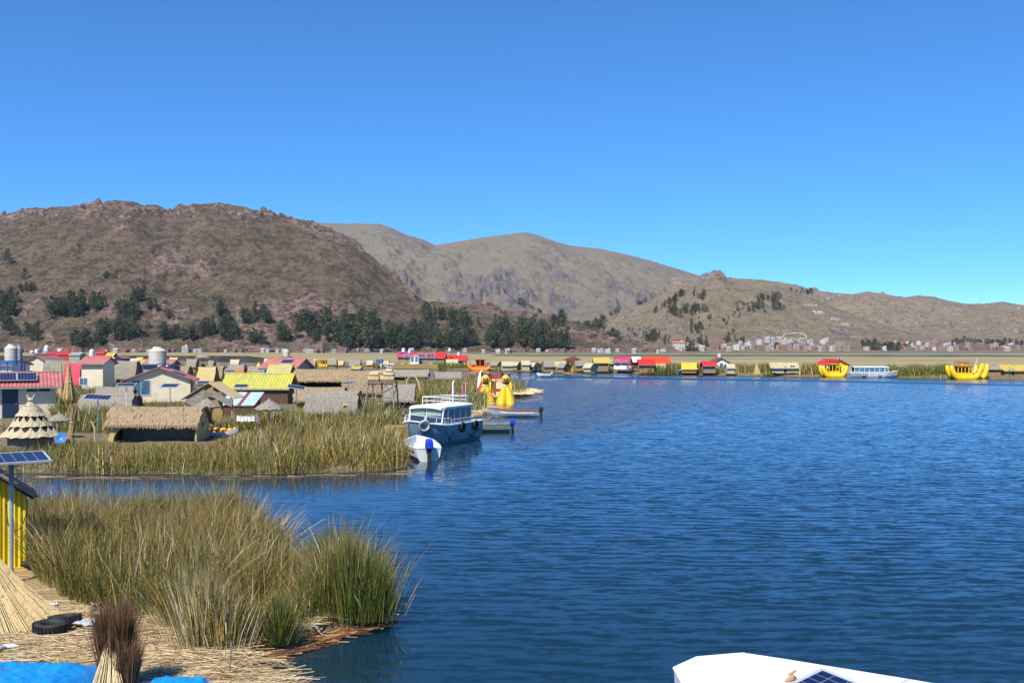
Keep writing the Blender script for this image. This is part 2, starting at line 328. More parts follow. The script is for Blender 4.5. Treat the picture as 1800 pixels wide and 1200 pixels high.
# ---------------------------------------------------------------- plain of dry reeds between the islands and the hills
def land(name, pts, z, m, sub=0, amp=0.0, freq=.5, skirt=.7, step=None):
    """an irregular sheet of ground: polygon outline filled with a fine grid, edges falling below the water"""
    p = np.array(pts, float); n = len(p)
    x0, y0 = p.min(0); x1, y1 = p.max(0); st = step or max(x1-x0, y1-y0)/60
    xs = np.arange(x0-st, x1+2*st, st); ys = np.arange(y0-st, y1+2*st, st); X, Y = np.meshgrid(xs, ys)
    ins = np.zeros(X.shape, bool); D = np.full(X.shape, 1e9)
    for i in range(n):
        (ax, ay), (bx, by) = p[i], p[(i+1) % n]
        c = ((ay > Y) != (by > Y)); 
        with np.errstate(divide='ignore', invalid='ignore'): ins ^= c & (X < (bx-ax)*(Y-ay)/(by-ay+1e-12)+ax)
        tt = np.clip(((X-ax)*(bx-ax)+(Y-ay)*(by-ay))/max((bx-ax)**2+(by-ay)**2, 1e-9), 0, 1)
        D = np.minimum(D, np.hypot(X-ax-tt*(bx-ax), Y-ay-tt*(by-ay)))
    sgn = np.where(ins, D, -D)+(fbm(X/st/3, Y/st/3, 3)-.5)*st*1.2
    Z = np.clip(sgn/skirt, -1, 1)*z+(fbm(X*freq, Y*freq, 4)-.5)*amp*np.clip(sgn/skirt, 0, 1)
    Z = np.where(sgn < 0, np.minimum(Z, -.02), Z)
    keep = (sgn > -1.6*st); q = grid_quads(*X.shape); kf = keep.ravel(); q = q[kf[q].all(1)]
    used = np.unique(q); mp = np.full(X.size, -1); mp[used] = np.arange(len(used))
    o = np_mesh(name, np.stack([X, Y, Z], -1).reshape(-1, 3)[used], mp[q], [], m, smooth=True)
    return tag(o, kind="structure")
M_plain = mat("dry_reed_plain", (.30, .235, .095), (.17, .155, .055), scale=.02, stretch=(.25, 1.4, 1), detail=8, bump=.4, c3=(.36, .28, .13))
M_shore = mat("far_shore_ground", (.19, .15, .075), (.13, .115, .05), scale=.05, detail=6)
M_green = mat("green_reed_band", (.065, .075, .028), (.12, .115, .045), scale=.06, stretch=(.4, 1, 1), detail=6)
land("far_shore", [(-2200, 1120), (-700, 1130), (0, 1180), (900, 1240), (2600, 1300), (2600, 2700), (-2200, 2700)], 1.3, M_shore, step=60, skirt=30)
pl = [G(-700, 620.4), G(520, 621.0), G(560, 622.0), G(900, 623), G(1300, 623), G(2300, 623), G(2300, 655), G(1790, 652), G(1500, 648), G(1300, 646), G(1120, 644), G(940, 641), G(820, 639), G(640, 640), G(560, 636), G(480, 629.5), G(430, 625.0), G(200, 624.6), G(-700, 625)]
land("reed_plain", [(a[0], a[1]) for a in pl], .9, M_plain, step=9, amp=.7, freq=.05, skirt=8)
# ---------------------------------------------------------------- trees on the hills
M_trunk = mat("eucalyptus_bark", (.16, .12, .09), (.10, .075, .055), scale=3)
M_crown = attr_mat("eucalyptus_leaves", .65, .25)
def crown_mesh(seed, h, w, kind):
    r = np.random.default_rng(seed)
    nb = {0: 9, 1: 13, 2: 17}[kind]; cs = []
    for i in range(nb):
        t = (i+.5)/nb; rad = w*(.5*np.sin(np.pi*min(1, t*.80+.16))**.8); a = r.random()*6.28
        cs.append((rad*.72*np.cos(a)*r.random()**.5*1.1, rad*.72*np.sin(a)*r.random()**.5*1.1, h*(.20+.76*t), rad*(.55+.4*r.random())+h*.02))
    if kind == 2: cs = [(x*1.1+(w*.26 if i % 2 else -w*.26), y, z*(.86 if i % 2 else 1), q*.8) for i, (x, y, z, q) in enumerate(cs)]
    v, q, col = [], [], []
    for (x, y, z, rad) in cs:
        n = 55; p = r.normal(size=(n, 3)); p /= np.linalg.norm(p, axis=1)[:, None]; p *= rad*(.55+.5*r.random((n, 1))); p[:, 2] *= 1.25
        p += (x, y, z)
        sz = h*.029*(.6+.9*r.random(n)); a = r.normal(size=(n, 3)); a /= np.linalg.norm(a, axis=1)[:, None]; b = np.cross(a, r.normal(size=(n, 3))); b /= np.linalg.norm(b, axis=1)[:, None]
        o = sum(len(k) for k in v)
        v.append(np.stack([p-a*sz[:, None], p+b*sz[:, None]*.7, p+a*sz[:, None], p-b*sz[:, None]*.7], 1).reshape(-1, 3))
        q.append(np.arange(n*4).reshape(-1, 4)+o)
        c = np.array([.056, .074, .038])*(.7+.75*r.random((n, 1)))*(1+.25*r.normal()*np.ones((1, 3)))+np.array([.012, .004, -.004])*r.random((n, 1))
        col.append(np.repeat(np.concatenate([np.clip(c, .008, .2), np.ones((n, 1))], 1), 4, 0))
    return np.concatenate(v), np.concatenate(q), np.concatenate(col)
def tree_proto(seed, h, w, kind):
    root = thing("eucalyptus_tree", None, None)
    m = MB(); r = random.Random(seed)
    lean = (r.uniform(-.04, .04)*h, r.uniform(-.04, .04)*h)
    m.tube([(0, 0, -2), (lean[0]*.4, lean[1]*.4, h*.35), (lean[0], lean[1], h*.85)], [h*.020, h*.015, h*.004], 6)
    for k in range(5):
        z = h*(.25+.11*k); a = r.random()*6.28; m.tube([(lean[0]*z/h, lean[1]*z/h, z), (w*.28*math.cos(a), w*.28*math.sin(a), z+h*.12)], [h*.008, h*.003], 4)
    m.build("trunk", M_trunk, root)
    v, q, col = crown_mesh(seed, h, w, kind); c = np_mesh("crown", v, q, [], M_crown, col); c.parent = root
    return root
protos = [tree_proto(11, 26, 9, 0), tree_proto(12, 24, 11, 1), tree_proto(13, 22, 13, 2), tree_proto(14, 28, 8, 0), tree_proto(15, 20, 11, 1), tree_proto(16, 25, 15, 2)]
used_proto = [False]*len(protos)
TREES = []
n_tree = 0; extra_trees = []
def put_tree(hname, px, py, hpx, label, group):
    """a tree standing on the hill so that its foot is at (px, py); hpx its height in the photograph, from which its real height follows"""
    TREES.append((hname, px, py, hpx, label, group))
def plant(hname, px, py, hpx, label, group):
    global n_tree
    x, y, z = on_hill(hname, px, py); hm = hpx*y/F
    k = random.randrange(len(protos)); base = [26, 24, 22, 28, 20, 25][k]; s = hm/base
    if n_tree >= 298: extra_trees.append((k, x, y, z, s)); return
    n_tree += 1
    rz = random.random()*6.28; wv = s*random.uniform(.9, 1.25)
    if not used_proto[k]:
        o = protos[k]; used_proto[k] = True; o.location = (x, y, z); o.rotation_euler = (0, 0, rz); o.scale = (wv, wv, s); tag(o, label, "tree", group)
    else: copy_tree(protos[k], (x, y, z), rz, label, group, (wv, wv, s))
# groves: hill, polygon corners in the photograph (x0, y0, x1, y1 = foot line band), number, tree height in pixels, name of the grove
def grove(hname, x0, y0, x1, y1, n, hp, where, slope=0):
    """feet spread over a box (x0..x1, y0..y1), sheared by slope (rise in px over the box's width)"""
    lab = "dark eucalyptus tree "+where; grp = "eucalyptus trees "+where
    pts = sorted([(random.random(), random.random()) for _ in range(int(n*(1.35 if hname == 'near_hill' else 2.2)+.5))], key=lambda p: p[1])
    for u, v in pts:
        put_tree(hname, x0+(x1-x0)*u, y0+(y1-y0)*v-slope*(u-.5), hp*random.uniform(.62, 1.12)*(1 if hname == 'near_hill' else .82), lab, grp)
A = "near_hill"
grove(A, 0, 530, 32, 594, 15, 27, "behind the big water tank")
grove(A, 30, 580, 72, 600, 7, 28, "behind the big water tank")
grove(A, 2, 458, 14, 464, 2, 22, "highest on the bare brown hillside"); grove(A, 42, 490, 47, 493, 1, 18, "highest on the bare brown hillside"); grove(A, 28, 512, 72, 514, 6, 17, "highest on the bare brown hillside", 8); grove(A, 183, 491, 208, 492, 5, 15, "highest on the bare brown hillside")
grove(A, 86, 545, 155, 556, 15, 30, "shaped like a wedge half way up the brown hill", 14); grove(A, 120, 545, 180, 556, 7, 34, "shaped like a wedge half way up the brown hill", 12)
grove(A, 205, 545, 235, 570, 8, 30, "climbing in a diagonal strip up the brown hill"); grove(A, 232, 524, 256, 532, 5, 24, "climbing in a diagonal strip up the brown hill", 8); grove(A, 165, 585, 215, 592, 6, 28, "climbing in a diagonal strip up the brown hill", 12)
grove(A, 125, 605, 180, 612, 12, 28, "at the hill foot behind the red market roofs", 4); grove(A, 205, 588, 242, 604, 10, 34, "at the hill foot behind the red market roofs")
grove(A, 262, 545, 278, 549, 3, 24, "scattered thinly on the stony middle slope"); grove(A, 291, 562, 304, 565, 3, 18, "scattered thinly on the stony middle slope"); grove(A, 258, 576, 262, 578, 1, 16, "scattered thinly on the stony middle slope")
grove(A, 285, 594, 358, 602, 12, 28, "in a row behind the cream house with a tank", 2); grove(A, 365, 585, 422, 602, 12, 32, "in a row behind the cream house with a tank"); grove(A, 382, 554, 399, 560, 3, 28, "in a row behind the cream house with a tank")
grove(A, 428, 556, 470, 572, 9, 26, "above the yellow metal roof"); grove(A, 482, 590, 506, 603, 4, 30, "above the yellow metal roof"); grove(A, 440, 598, 470, 607, 5, 26, "above the yellow metal roof")
grove(A, 520, 578, 580, 604, 15, 34, "behind the long brown thatched hall"); grove(A, 586, 600, 632, 617, 13, 38, "behind the long brown thatched hall"); grove(A, 632, 564, 660, 574, 5, 26, "behind the long brown thatched hall", 4)
grove(A, 645, 600, 692, 616, 12, 36, "behind the wooden watch tower"); grove(A, 694, 594, 730, 616, 11, 38, "behind the wooden watch tower"); grove(A, 600, 575, 630, 585, 4, 30, "behind the wooden watch tower")
grove(A, 718, 590, 764, 610, 12, 34, "behind the red roofed lodge"); grove(A, 741, 556, 780, 574, 8, 28, "behind the red roofed lodge"); grove(A, 788, 566, 820, 584, 8, 32, "behind the red roofed lodge"); grove(A, 788, 604, 853, 614, 12, 30, "behind the red roofed lodge"); grove(A, 768, 606, 785, 612, 3, 28, "behind the red roofed lodge")
grove(A, 822, 570, 842, 576, 4, 16, "on the low brown spur"); grove(A, 858, 580, 898, 594, 8, 28, "on the low brown spur"); grove(A, 855, 606, 898, 616, 9, 30, "on the low brown spur"); grove(A, 912, 580, 946, 590, 7, 24, "on the low brown spur")
grove(A, 902, 600, 946, 614, 9, 32, "at the tip of the brown spur"); grove(A, 945, 600, 1002, 617, 14, 38, "at the tip of the brown spur"); grove(A, 970, 570, 994, 578, 5, 26, "at the tip of the brown spur")
grove("town_hill", 1010, 596, 1032, 609, 6, 40, "standing tallest in front of the far mountain"); grove("town_hill", 1024, 584, 1060, 596, 7, 34, "standing tallest in front of the far mountain"); grove("town_hill", 1056, 602, 1088, 612, 8, 32, "standing tallest in front of the far mountain")
B = "town_hill"
grove(B, 1132, 592, 1178, 606, 9, 17, "above the white hotel", -10); grove(B, 1205, 606, 1245, 612, 6, 17, "above the white hotel"); grove(B, 1207, 622, 1230, 623, 4, 12, "above the white hotel")
grove(B, 1150, 532, 1204, 536, 11, 14, "under the rock knob", 34); grove(B, 1178, 545, 1240, 557, 13, 17, "under the rock knob"); grove(B, 1213, 515, 1240, 528, 4, 15, "under the rock knob", -8); grove(B, 1212, 572, 1236, 588, 6, 16, "under the rock knob"); grove(B, 1121, 526, 1137, 536, 3, 11, "under the rock knob")
grove(B, 1328, 525, 1377, 546, 13, 17, "on the crest beside the white letters"); grove(B, 1316, 540, 1345, 550, 4, 11, "on the crest beside the white letters")
grove(B, 1268, 600, 1316, 604, 6, 12, "low on the town hill"); grove(B, 1356, 612, 1371, 615, 3, 13, "low on the town hill")
grove(B, 1516, 606, 1546, 617, 7, 15, "in the town by the white tour boat"); grove(B, 1545, 612, 1582, 617, 9, 19, "in the town by the white tour boat"); grove(B, 1585, 610, 1610, 617, 4, 14, "in the town by the white tour boat")
D = "back_mountain"
grove(D, 1384, 514, 1430, 518, 7, 11, "on the far crest", -4)
grove(B, 1672, 604, 1710, 609, 5, 15, "along the town's upper street"); grove(B, 1708, 606, 1798, 611, 15, 15, "along the town's upper street"); grove(B, 1768, 592, 1800, 596, 5, 12, "along the town's upper street")
grove(B, 1278, 530, 1330, 560, 10, 8, "scattered thinly on the town hill"); grove(B, 1225, 560, 1300, 600, 10, 9, "scattered thinly on the town hill"); grove(B, 1100, 575, 1200, 600, 9, 8, "scattered thinly on the town hill")
grove("far_mountain", 903, 540, 958, 545, 9, 10, "in a thin line across the valley", -22); grove("far_mountain", 1050, 556, 1088, 560, 5, 11, "in a thin line across the valley", 16)
TREES.sort(key=lambda q: -q[3])
for q in TREES: plant(*q)
# the smallest far trees past the three hundred: one wood of many crowns
if extra_trees:
    V, Q, CO = [], [], []; o = 0
    for k, x, y, z, s in extra_trees:
        me = [c for c in protos[k].children if c.name.startswith("crown")][0].data; n = len(me.vertices)
        v = np.empty(n*3, np.float32); me.vertices.foreach_get("co", v); v = v.reshape(-1, 3)*s+(x, y, z)
        c = np.empty(n*4, np.float32); me.attributes["col"].data.foreach_get("color", c)
        V.append(v); CO.append(c.reshape(-1, 4)); Q.append(np.arange(n).reshape(-1, 4)+o); o += n
    tag(np_mesh("distant_woods", np.concatenate(V), np.concatenate(Q), [], M_crown, np.concatenate(CO)), kind="stuff")
print("trees", n_tree, "extra", len(extra_trees))
# ---------------------------------------------------------------- floating islands of cut reed, and the reeds growing on them
M_straw = mat("cut_straw_ground", (.30, .21, .10), (.16, .10, .05), scale=14, stretch=(1, 2.2, 1), detail=8, bump=.8, c3=(.42, .31, .16))
M_straw_far = mat("old_straw_ground", (.15, .115, .05), (.07, .06, .025), scale=2.2, detail=8, bump=.8, c3=(.23, .17, .08))
M_reed = attr_mat("totora_reed", .55, .3)
def inside(p, X, Y):
    p = np.asarray(p, float); ins = np.zeros(X.shape, bool); n = len(p)
    for i in range(n):
        (ax, ay), (bx, by) = p[i], p[(i+1) % n]
        with np.errstate(divide='ignore', invalid='ignore'): ins ^= ((ay > Y) != (by > Y)) & (X < (bx-ax)*(Y-ay)/(by-ay+1e-12)+ax)
    return ins
def scatter(poly, n, seed=0, dens=None):
    r = np.random.default_rng(seed); p = np.asarray(poly, float); x0, y0 = p.min(0); x1, y1 = p.max(0); out = []; got = 0
    while got < n:
        q = np.stack([r.uniform(x0, x1, 4*n), r.uniform(y0, y1, 4*n)], 1); q = q[inside(p, q[:, 0], q[:, 1])]
        if dens is not None: q = q[r.random(len(q)) < dens(q[:, 0], q[:, 1])]
        if not len(q): break
        out.append(q); got += len(q)
    return np.concatenate(out)[:n]
PAL = np.array([[.070, .125, .018], [.150, .165, .024], [.46, .31, .085], [.30, .155, .042], [.60, .50, .32], [.28, .20, .040]])
def reeds(name, xy, h, w, seed=0, mix=None, z0=.0, lean=.16, droop=.18, snap=.10, up=None, tag_kind="stuff", splay=None):
    """upright blades: four joints each, leaning and drooping, some snapped over; mix: weights over PAL per blade"""
    r = np.random.default_rng(seed); n = len(xy); h = np.broadcast_to(h, n)*1.0; w = np.broadcast_to(w, n)
    la = r.random(n)*6.283; lm = lean*np.abs(r.normal(size=n)); L = np.stack([np.cos(la)*lm, np.sin(la)*lm], 1)
    if splay is not None: L = L+splay
    da = la+r.normal(size=n)*.6; dm = droop*r.random(n)**2; Dv = np.stack([np.cos(da)*dm, np.sin(da)*dm], 1)
    sn = r.random(n) < snap; sa = r.random(n)*6.283; sl_ = r.uniform(.35, .8, n)
    ts = np.array([0, .38, .72, 1.0]); P = np.zeros((n, 4, 3))
    for i, t in enumerate(ts):
        P[:, i, :2] = xy+(L*t+Dv*t*t)*h[:, None]*1.0; P[:, i, 2] = z0+h*t*np.sqrt(np.clip(1-((lm*.8)**2), .4, 1))
    k = sn; ln = h*.45
    P[k, 3, 0] = P[k, 2, 0]+np.cos(sa[k])*ln[k]*sl_[k]; P[k, 3, 1] = P[k, 2, 1]+np.sin(sa[k])*ln[k]*sl_[k]; P[k, 3, 2] = P[k, 2, 2]-ln[k]*r.uniform(-.25, .7, k.sum())
    P[:, 3, 2] = np.maximum(P[:, 3, 2], z0+.03)
    oa = r.random(n)*6.283; wv = np.stack([np.cos(oa), np.sin(oa), np.zeros(n)], 1)*(w/2)[:, None]
    prof = np.array([.9, 1.0, .8])
    V = np.zeros((n, 7, 3))
    for i in range(3): V[:, 2*i] = P[:, i]-wv*prof[i]; V[:, 2*i+1] = P[:, i]+wv*prof[i]
    V[:, 6] = P[:, 3]
    b = (np.arange(n)*7)[:, None]; q = np.concatenate([b+[0, 1, 3, 2], b+[2, 3, 5, 4]]); tr = b+[4, 5, 6]
    if mix is None: mix = np.tile([.3, .3, .2, .1, .05, .05], (n, 1))
    cs = np.cumsum(mix/mix.sum(1, keepdims=True), 1); idx = (r.random(n)[:, None] > cs).sum(1).clip(0, 5)
    c = PAL[idx]*(.45+1.0*r.random((n, 1))); tip = c*.6+np.array([.23, .15, .07])*.4
    col = np.ones((n, 7, 4)); col[:, :4, :3] = c[:, None]; col[:, 4:6, :3] = (c*.6+tip*.4)[:, None]; col[:, 6, :3] = tip; col[:, :2, :3] = (c*.75+np.array([.30, .22, .10])*.25)[:, None]
    o = np_mesh(name, V.reshape(-1, 3), q, tr, M_reed, col.reshape(-1, 4))
    if tag_kind: tag(o, kind=tag_kind)
    return o
def strands(name, poly, n, zf, seed, lo=.25, hi=.8, w=.010, ang=0.0, spread=.6, cols=None, kind="stuff", dens=None):
    """loose cut straws lying on the ground"""
    r = np.random.default_rng(seed); xy = scatter(poly, n, seed, dens); n = len(xy); a = ang+r.normal(size=n)*spread; L = r.uniform(lo, hi, n)/2
    d = np.stack([np.cos(a)*L, np.sin(a)*L], 1); pz = lambda q: zf(q[:, 0], q[:, 1])+.012+.05*r.random(n)**2
    A, B2 = xy-d, xy+d; za, zb = pz(A), pz(B2); pn = np.stack([-np.sin(a), np.cos(a)], 1)*w/2
    V = np.zeros((n, 4, 3)); V[:, 0, :2] = A-pn; V[:, 1, :2] = B2-pn; V[:, 2, :2] = B2+pn; V[:, 3, :2] = A+pn; V[:, 0, 2] = V[:, 3, 2] = za; V[:, 1, 2] = V[:, 2, 2] = zb; V[:, 2:, 2] += w*.5
    cc = np.array(cols if cols is not None else [[.50, .38, .20], [.62, .50, .30], [.36, .24, .11], [.24, .15, .075]])
    c = cc[r.integers(0, len(cc), n)]*(.7+.5*r.random((n, 1))); col = np.ones((n, 4, 4)); col[:, :, :3] = c[:, None]
    return tag(np_mesh(name, V.reshape(-1, 3), np.arange(4*n).reshape(-1, 4), [], M_reed, col.reshape(-1, 4)), kind=kind)
g2 = lambda L: [G(a, b, 0)[:2] for a, b in L]
# near island (lower left)
near_poly = g2([(-500, 1010), (-200, 960), (50, 940), (300, 935), (450, 950), (500, 985), (560, 1020), (640, 1040), (692, 1075), (690, 1100), (640, 1105), (560, 1118), (500, 1145), (430, 1158), (470, 1180), (520, 1205), (560, 1300), (300, 1500), (-800, 1500)])
land("near_straw_island", near_poly, .28, M_straw, step=.22, amp=.16, freq=1.3, skirt=.5)
def near_z(x, y): return .28+(fbm(x*1.3, y*1.3, 4)-.5)*.16
NB = g2([(50, 1012), (52, 955), (300, 945), (430, 958), (470, 985), (545, 1025), (630, 1045), (690, 1080), (688, 1096), (640, 1098), (560, 1112), (500, 1138), (440, 1150), (375, 1150), (320, 1132), (255, 1116), (200, 1104), (120, 1078), (70, 1045)])
q = scatter(NB, 27000, 5, lambda x, y: .22+.78*(fbm(x*.9, y*.9, 3) > .44))
px = CX+F*q[:, 0]/q[:, 1]
nv = fbm(q[:, 0]*.5+3, q[:, 1]*.5, 3); n2v = fbm(q[:, 0]*.9+40, q[:, 1]*.9, 3)
gw = np.clip((nv-.42)*5, 0, 1); dry = np.clip((n2v-.52)*7, 0, 1); gr = np.clip((px-520)/120, 0, 1)
mix = np.stack([.22+.7*gw+1.6*gr, .36+.4*gw, .32+.22*(1-gw), .22+.22*(1-gw)-.16*gr, .05+.35*dry, .25+.2*gw], 1).clip(.01)
hh = (.85+.95*fbm(q[:, 0]*.6+8, q[:, 1]*.6, 3)+.75*rng.random(len(q))**1.5)*np.interp(px, [50, 300, 420, 470, 540, 580, 640, 700], [.84, .95, .95, .62, .56, .92, .95, .62])
front = np.clip((24.5-q[:, 1])/3.5, 0, 1); hh *= 1-.22*front*(px < 520)
reeds("reed_bed", q, hh, .0115, 1, mix, z0=near_z(q[:, 0], q[:, 1])-.1, lean=.27, droop=.5, snap=.24)
q2 = scatter(NB, 750, 6, lambda x, y: .2+.8*(fbm(x*.9+20, y*.9, 3) > .5)); h2 = 1.35+.7*rng.random(len(q2))
reeds("dry_arching_stems", q2, h2*np.interp(CX+F*q2[:, 0]/q2[:, 1], [50, 420, 480, 700], [1.05, 1.1, .8, .8]), .010, 61, np.tile([.02, .04, .4, .15, .8, .1], (len(q2), 1)), z0=.2, lean=.30, droop=1.1, snap=.28)
def clump(cx, cy, rad, n, h, seed, mix, w=.013, splay=.42, name="reed_clump", label=None, zf=near_z, group=None, droop=.25, snap=.05):
    r = np.random.default_rng(seed); a = r.random(n)*6.283; d = rad*np.minimum(np.abs(r.normal(size=n))*.75, 1.9); xy = np.stack([np.cos(a)*d, np.sin(a)*d], 1)
    hh = h*(.42+.58*r.random(n)**.8)*(1-.22*np.minimum(d/rad, 1.4))
    z = float(zf(np.array([cx]), np.array([cy]))[0])
    o = reeds(name, xy, hh, w, seed, np.tile(mix, (n, 1)), z0=-.06, lean=.09, droop=droop, snap=snap, splay=xy/rad*splay, tag_kind=None)
    o.location = (cx, cy, z); return tag(o, label, "reed clump", group)
GRN, DRY, MIX = [1, .5, .05, .05, .02, .1], [.06, .12, .4, .1, .7, .1], [.3, .4, .25, .15, .1, .3]
def C2(px, py): a = G(px, py, .2); return a[0], a[1]
clump(*C2(618, 1088), .46, 950, 2.05, 21, GRN, splay=.10, droop=.12, label="tall dark green reed clump at the tip of the near reed bed")
clump(*C2(644, 1087), .40, 620, 1.6, 20, GRN, splay=.12, droop=.12, label="green reed clump at the water beside the tallest clump")
clump(*C2(664, 1085), .32, 420, 1.2, 22, [.7, .5, .3, .1, .05, .2], splay=.12, label="lowest green reed clump at the very tip of the reed bed")
clump(*C2(586, 1082), .40, 620, 1.85, 27, [.6, .5, .3, .2, .1, .2], splay=.12, label="tall olive reed clump behind the bare branch")
clump(*C2(362, 1138), .45, 800, 1.75, 23, [.08, .25, .30, .06, .55, .25], splay=.14, w=.012, label="pale stemmed leaning reed clump on the straw edge")
clump(*C2(398, 1140), .36, 420, 1.55, 29, [.15, .25, .30, .06, .45, .25], splay=.14, label="pale reed clump leaning towards the green tuft")
clump(*C2(487, 1130), .26, 520, 1.15, 24, GRN, splay=.30, label="bright green low reed tuft standing at the water's edge")
clump(*C2(330, 1105), .35, 600, 1.5, 25, DRY, splay=.35, label="bleached dry reed clump behind the pale stemmed clump")
clump(*C2(400, 955), .55, 900, 2.2, 26, [.6, .5, .2, .1, .25, .2], splay=.25, label="tall green reed clump at the back of the near reed bed")
clump(*C2(455, 975), .45, 700, 1.6, 28, DRY, splay=.65, droop=.9, snap=.2, label="arching grey dry reed clump leaning over the water")
strands("loose_straw", near_poly, 15000, near_z, 31, .25, .9, .011, .12, .45, dens=lambda x, y: np.clip((22.8-y)/1.2, .04, 1))
strands("shore_straw", g2([(420, 1152), (500, 1140), (560, 1113), (640, 1100), (690, 1098), (640, 1112), (560, 1135), (470, 1165)]), 380, lambda x, y: x*0+.03, 33, .4, 1.3, .016, .55, .3, [[.20, .075, .03], [.30, .13, .05], [.42, .28, .12], [.12, .05, .025]])
# middle island
mid_poly = g2([(-1200, 832), (60, 831), (250, 832), (420, 833), (560, 831), (690, 826), (720, 820), (716, 800), (705, 785), (730, 765), (800, 745), (850, 728), (868, 716), (840, 706), (862, 701), (910, 698), (938, 694), (905, 686), (860, 674), (755, 668), (700, 662), (620, 655), (560, 648), (480, 640), (300, 635.5), (-900, 635.5)])
land("village_island", mid_poly, .40, M_straw_far, step=1.3, amp=.25, freq=.5, skirt=1.2)
strands("village_shore_straw", g2([(60, 838), (420, 840), (690, 833), (728, 826), (700, 835), (420, 844), (60, 842)]), 60, lambda x, y: x*0+.02, 35, .5, 1.6, .03, .02, .25, [[.22, .10, .045], [.34, .24, .12], [.12, .06, .03]])
# ---------------------------------------------------------------- reeds of the village island: kept low where the photo looks over them
YTOP = ([-300, 0, 40, 100, 190, 200, 372, 385, 430, 470, 560, 600, 640, 690, 722, 760, 830, 900], [772, 778, 775, 768, 768, 772, 772, 760, 752, 744, 724, 716, 712, 742, 768, 700, 690, 668])
def mid_reeds():
    fr = g2([(-500, 838.5), (60, 838), (150, 836.5), (250, 839), (340, 837), (420, 840), (480, 837), (560, 838), (640, 834), (690, 833), (719, 824), (712, 800), (700, 780), (690, 765)])+[(XX(680, 62), 62), (XX(560, 66), 66), (XX(430, 62), 62), (XX(380, 57), 57), (XX(180, 57), 57), (XX(100, 56), 56), (XX(-500, 56), 56)]
    a = scatter(fr, 23000, 51, lambda x, y: .3+.7*(fbm(x*.35, y*.35, 3) > .42)); ha = (.55+1.15*rng.random(len(a))**1.3+.9*(fbm(a[:, 0]*.45, a[:, 1]*.45, 3)-.35))
    # strips between the rows of huts (px range, depth range, number, height)
    P, Hh = [a], [ha]
    for x0, x1, y0, y1, n, h in [(-200, 200, 56, 70, 2600, .9), (-200, 0, 70, 76, 500, .5), (95, 205, 66, 110, 8500, 1.75), (-100, 230, 92, 150, 6500, 1.5), (0, 200, 54, 66, 3000, .9), (370, 520, 60, 74, 2600, 1.25), (400, 640, 62, 78, 3800, 1.45), (590, 700, 64, 84, 2800, 1.7), (610, 660, 84, 108, 900, 1.3), (195, 345, 64, 96, 3600, 1.1), (715, 855, 86, 148, 7500, 1.75), (770, 842, 62, 86, 1600, 1.25), (620, 720, 84, 150, 1100, 1.0), (345, 460, 84, 98, 500, .8), (820, 925, 112, 175, 3600, 1.9), (455, 520, 100, 150, 700, 1.0), (300, 700, 190, 300, 3000, 1.5), (-200, 300, 200, 330, 3600, 1.5)]:
        Y = np.sqrt(rng.uniform(y0*y0, y1*y1, n)); X = (rng.uniform(x0, x1, n)-CX)/F*Y; P.append(np.stack([X, Y], 1)); Hh.append(h*(.6+.6*rng.random(n)))
    q = np.concatenate(P); h = np.concatenate(Hh); ok = inside(np.array(mid_poly), q[:, 0], q[:, 1]+.9)
    for (cx, cy2, rx, ry, rz) in KEEP:
        dx, dy = q[:, 0]-cx, q[:, 1]-cy2; c, s = math.cos(rz), math.sin(rz); ok &= ~((np.abs(dx*c+dy*s) < rx) & (np.abs(-dx*s+dy*c) < ry))
    q, h = q[ok], h[ok]; px = CX+F*q[:, 0]/q[:, 1]; cap = ZZ(np.interp(px, *YTOP), q[:, 1])-.25; nr = q[:, 1] < 66
    h = np.where(nr, np.minimum(h, np.clip(cap*(.6+.6*rng.random(len(q))), .32, 3)), h)
    n1 = fbm(q[:, 0]*.16+5, q[:, 1]*.16, 3); n2 = fbm(q[:, 0]*.4+50, q[:, 1]*.4, 3); gw = np.clip((n1-.40)*6, 0, 1); dry = np.clip((n2-.55)*8, 0, 1)
    mx = np.stack([.36+.8*gw, .42+.4*gw, .34-.2*gw, .26*(1-gw)+.04, .06+.7*dry, .28+.1*gw], 1).clip(.01)
    wv = np.clip(q[:, 1]*.00055, .026, .16)*(.6+.8*rng.random(len(q)))
    reeds("village_reed_bed", q, h, wv, 52, mx, z0=.05, lean=.26, droop=.45, snap=.2)
KEEP = []
def keep(x, y, rx, ry, rz=0.0): KEEP.append((x, y, rx, ry, rz))
# ---------------------------------------------------------------- builders
M_thatch = mat("reed_thatch", (.27, .195, .115), (.12, .082, .046), scale=3.0, stretch=(5, .8, .8), detail=8, bump=.8, c3=(.36, .265, .155), rough=.9, spec=.1)
M_thatch_g = mat("weathered_thatch", (.235, .205, .160), (.115, .098, .075), scale=3.4, stretch=(5, 1, 1), detail=8, bump=.8, c3=(.33, .29, .23), rough=.9, spec=.1)
M_thatch_y = mat("fresh_and_sunlit_thatch", (.50, .36, .15), (.30, .19, .07), scale=3.0, stretch=(14, 1.4, 1.4), detail=6, bump=.7, c3=(.60, .46, .22), rough=.9, spec=.1)  # fresh reed; also the painted sunlit tone of the arched hut front
M_mat = mat("woven_reed_wall", (.42, .30, .13), (.25, .16, .06), scale=4, stretch=(1, 1, 9), detail=5, bump=.6, rough=.9, spec=.1)
M_matg = mat("grey_reed_wall", (.27, .24, .19), (.13, .11, .085), scale=4, stretch=(8, 8, 1), detail=5, bump=.6, rough=.9, spec=.1)
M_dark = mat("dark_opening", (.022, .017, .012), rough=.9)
M_cream = mat("cream_plaster", (.74, .66, .47), (.66, .57, .39), scale=1.2, detail=6, bump=.1)
M_white = mat("white_paint", (.80, .80, .76), (.70, .69, .64), scale=2, detail=6)
M_pink = mat("faded_pink_roof_sheet", (.50, .175, .15), (.40, .13, .11), scale=1.4, detail=7, rough=.55)
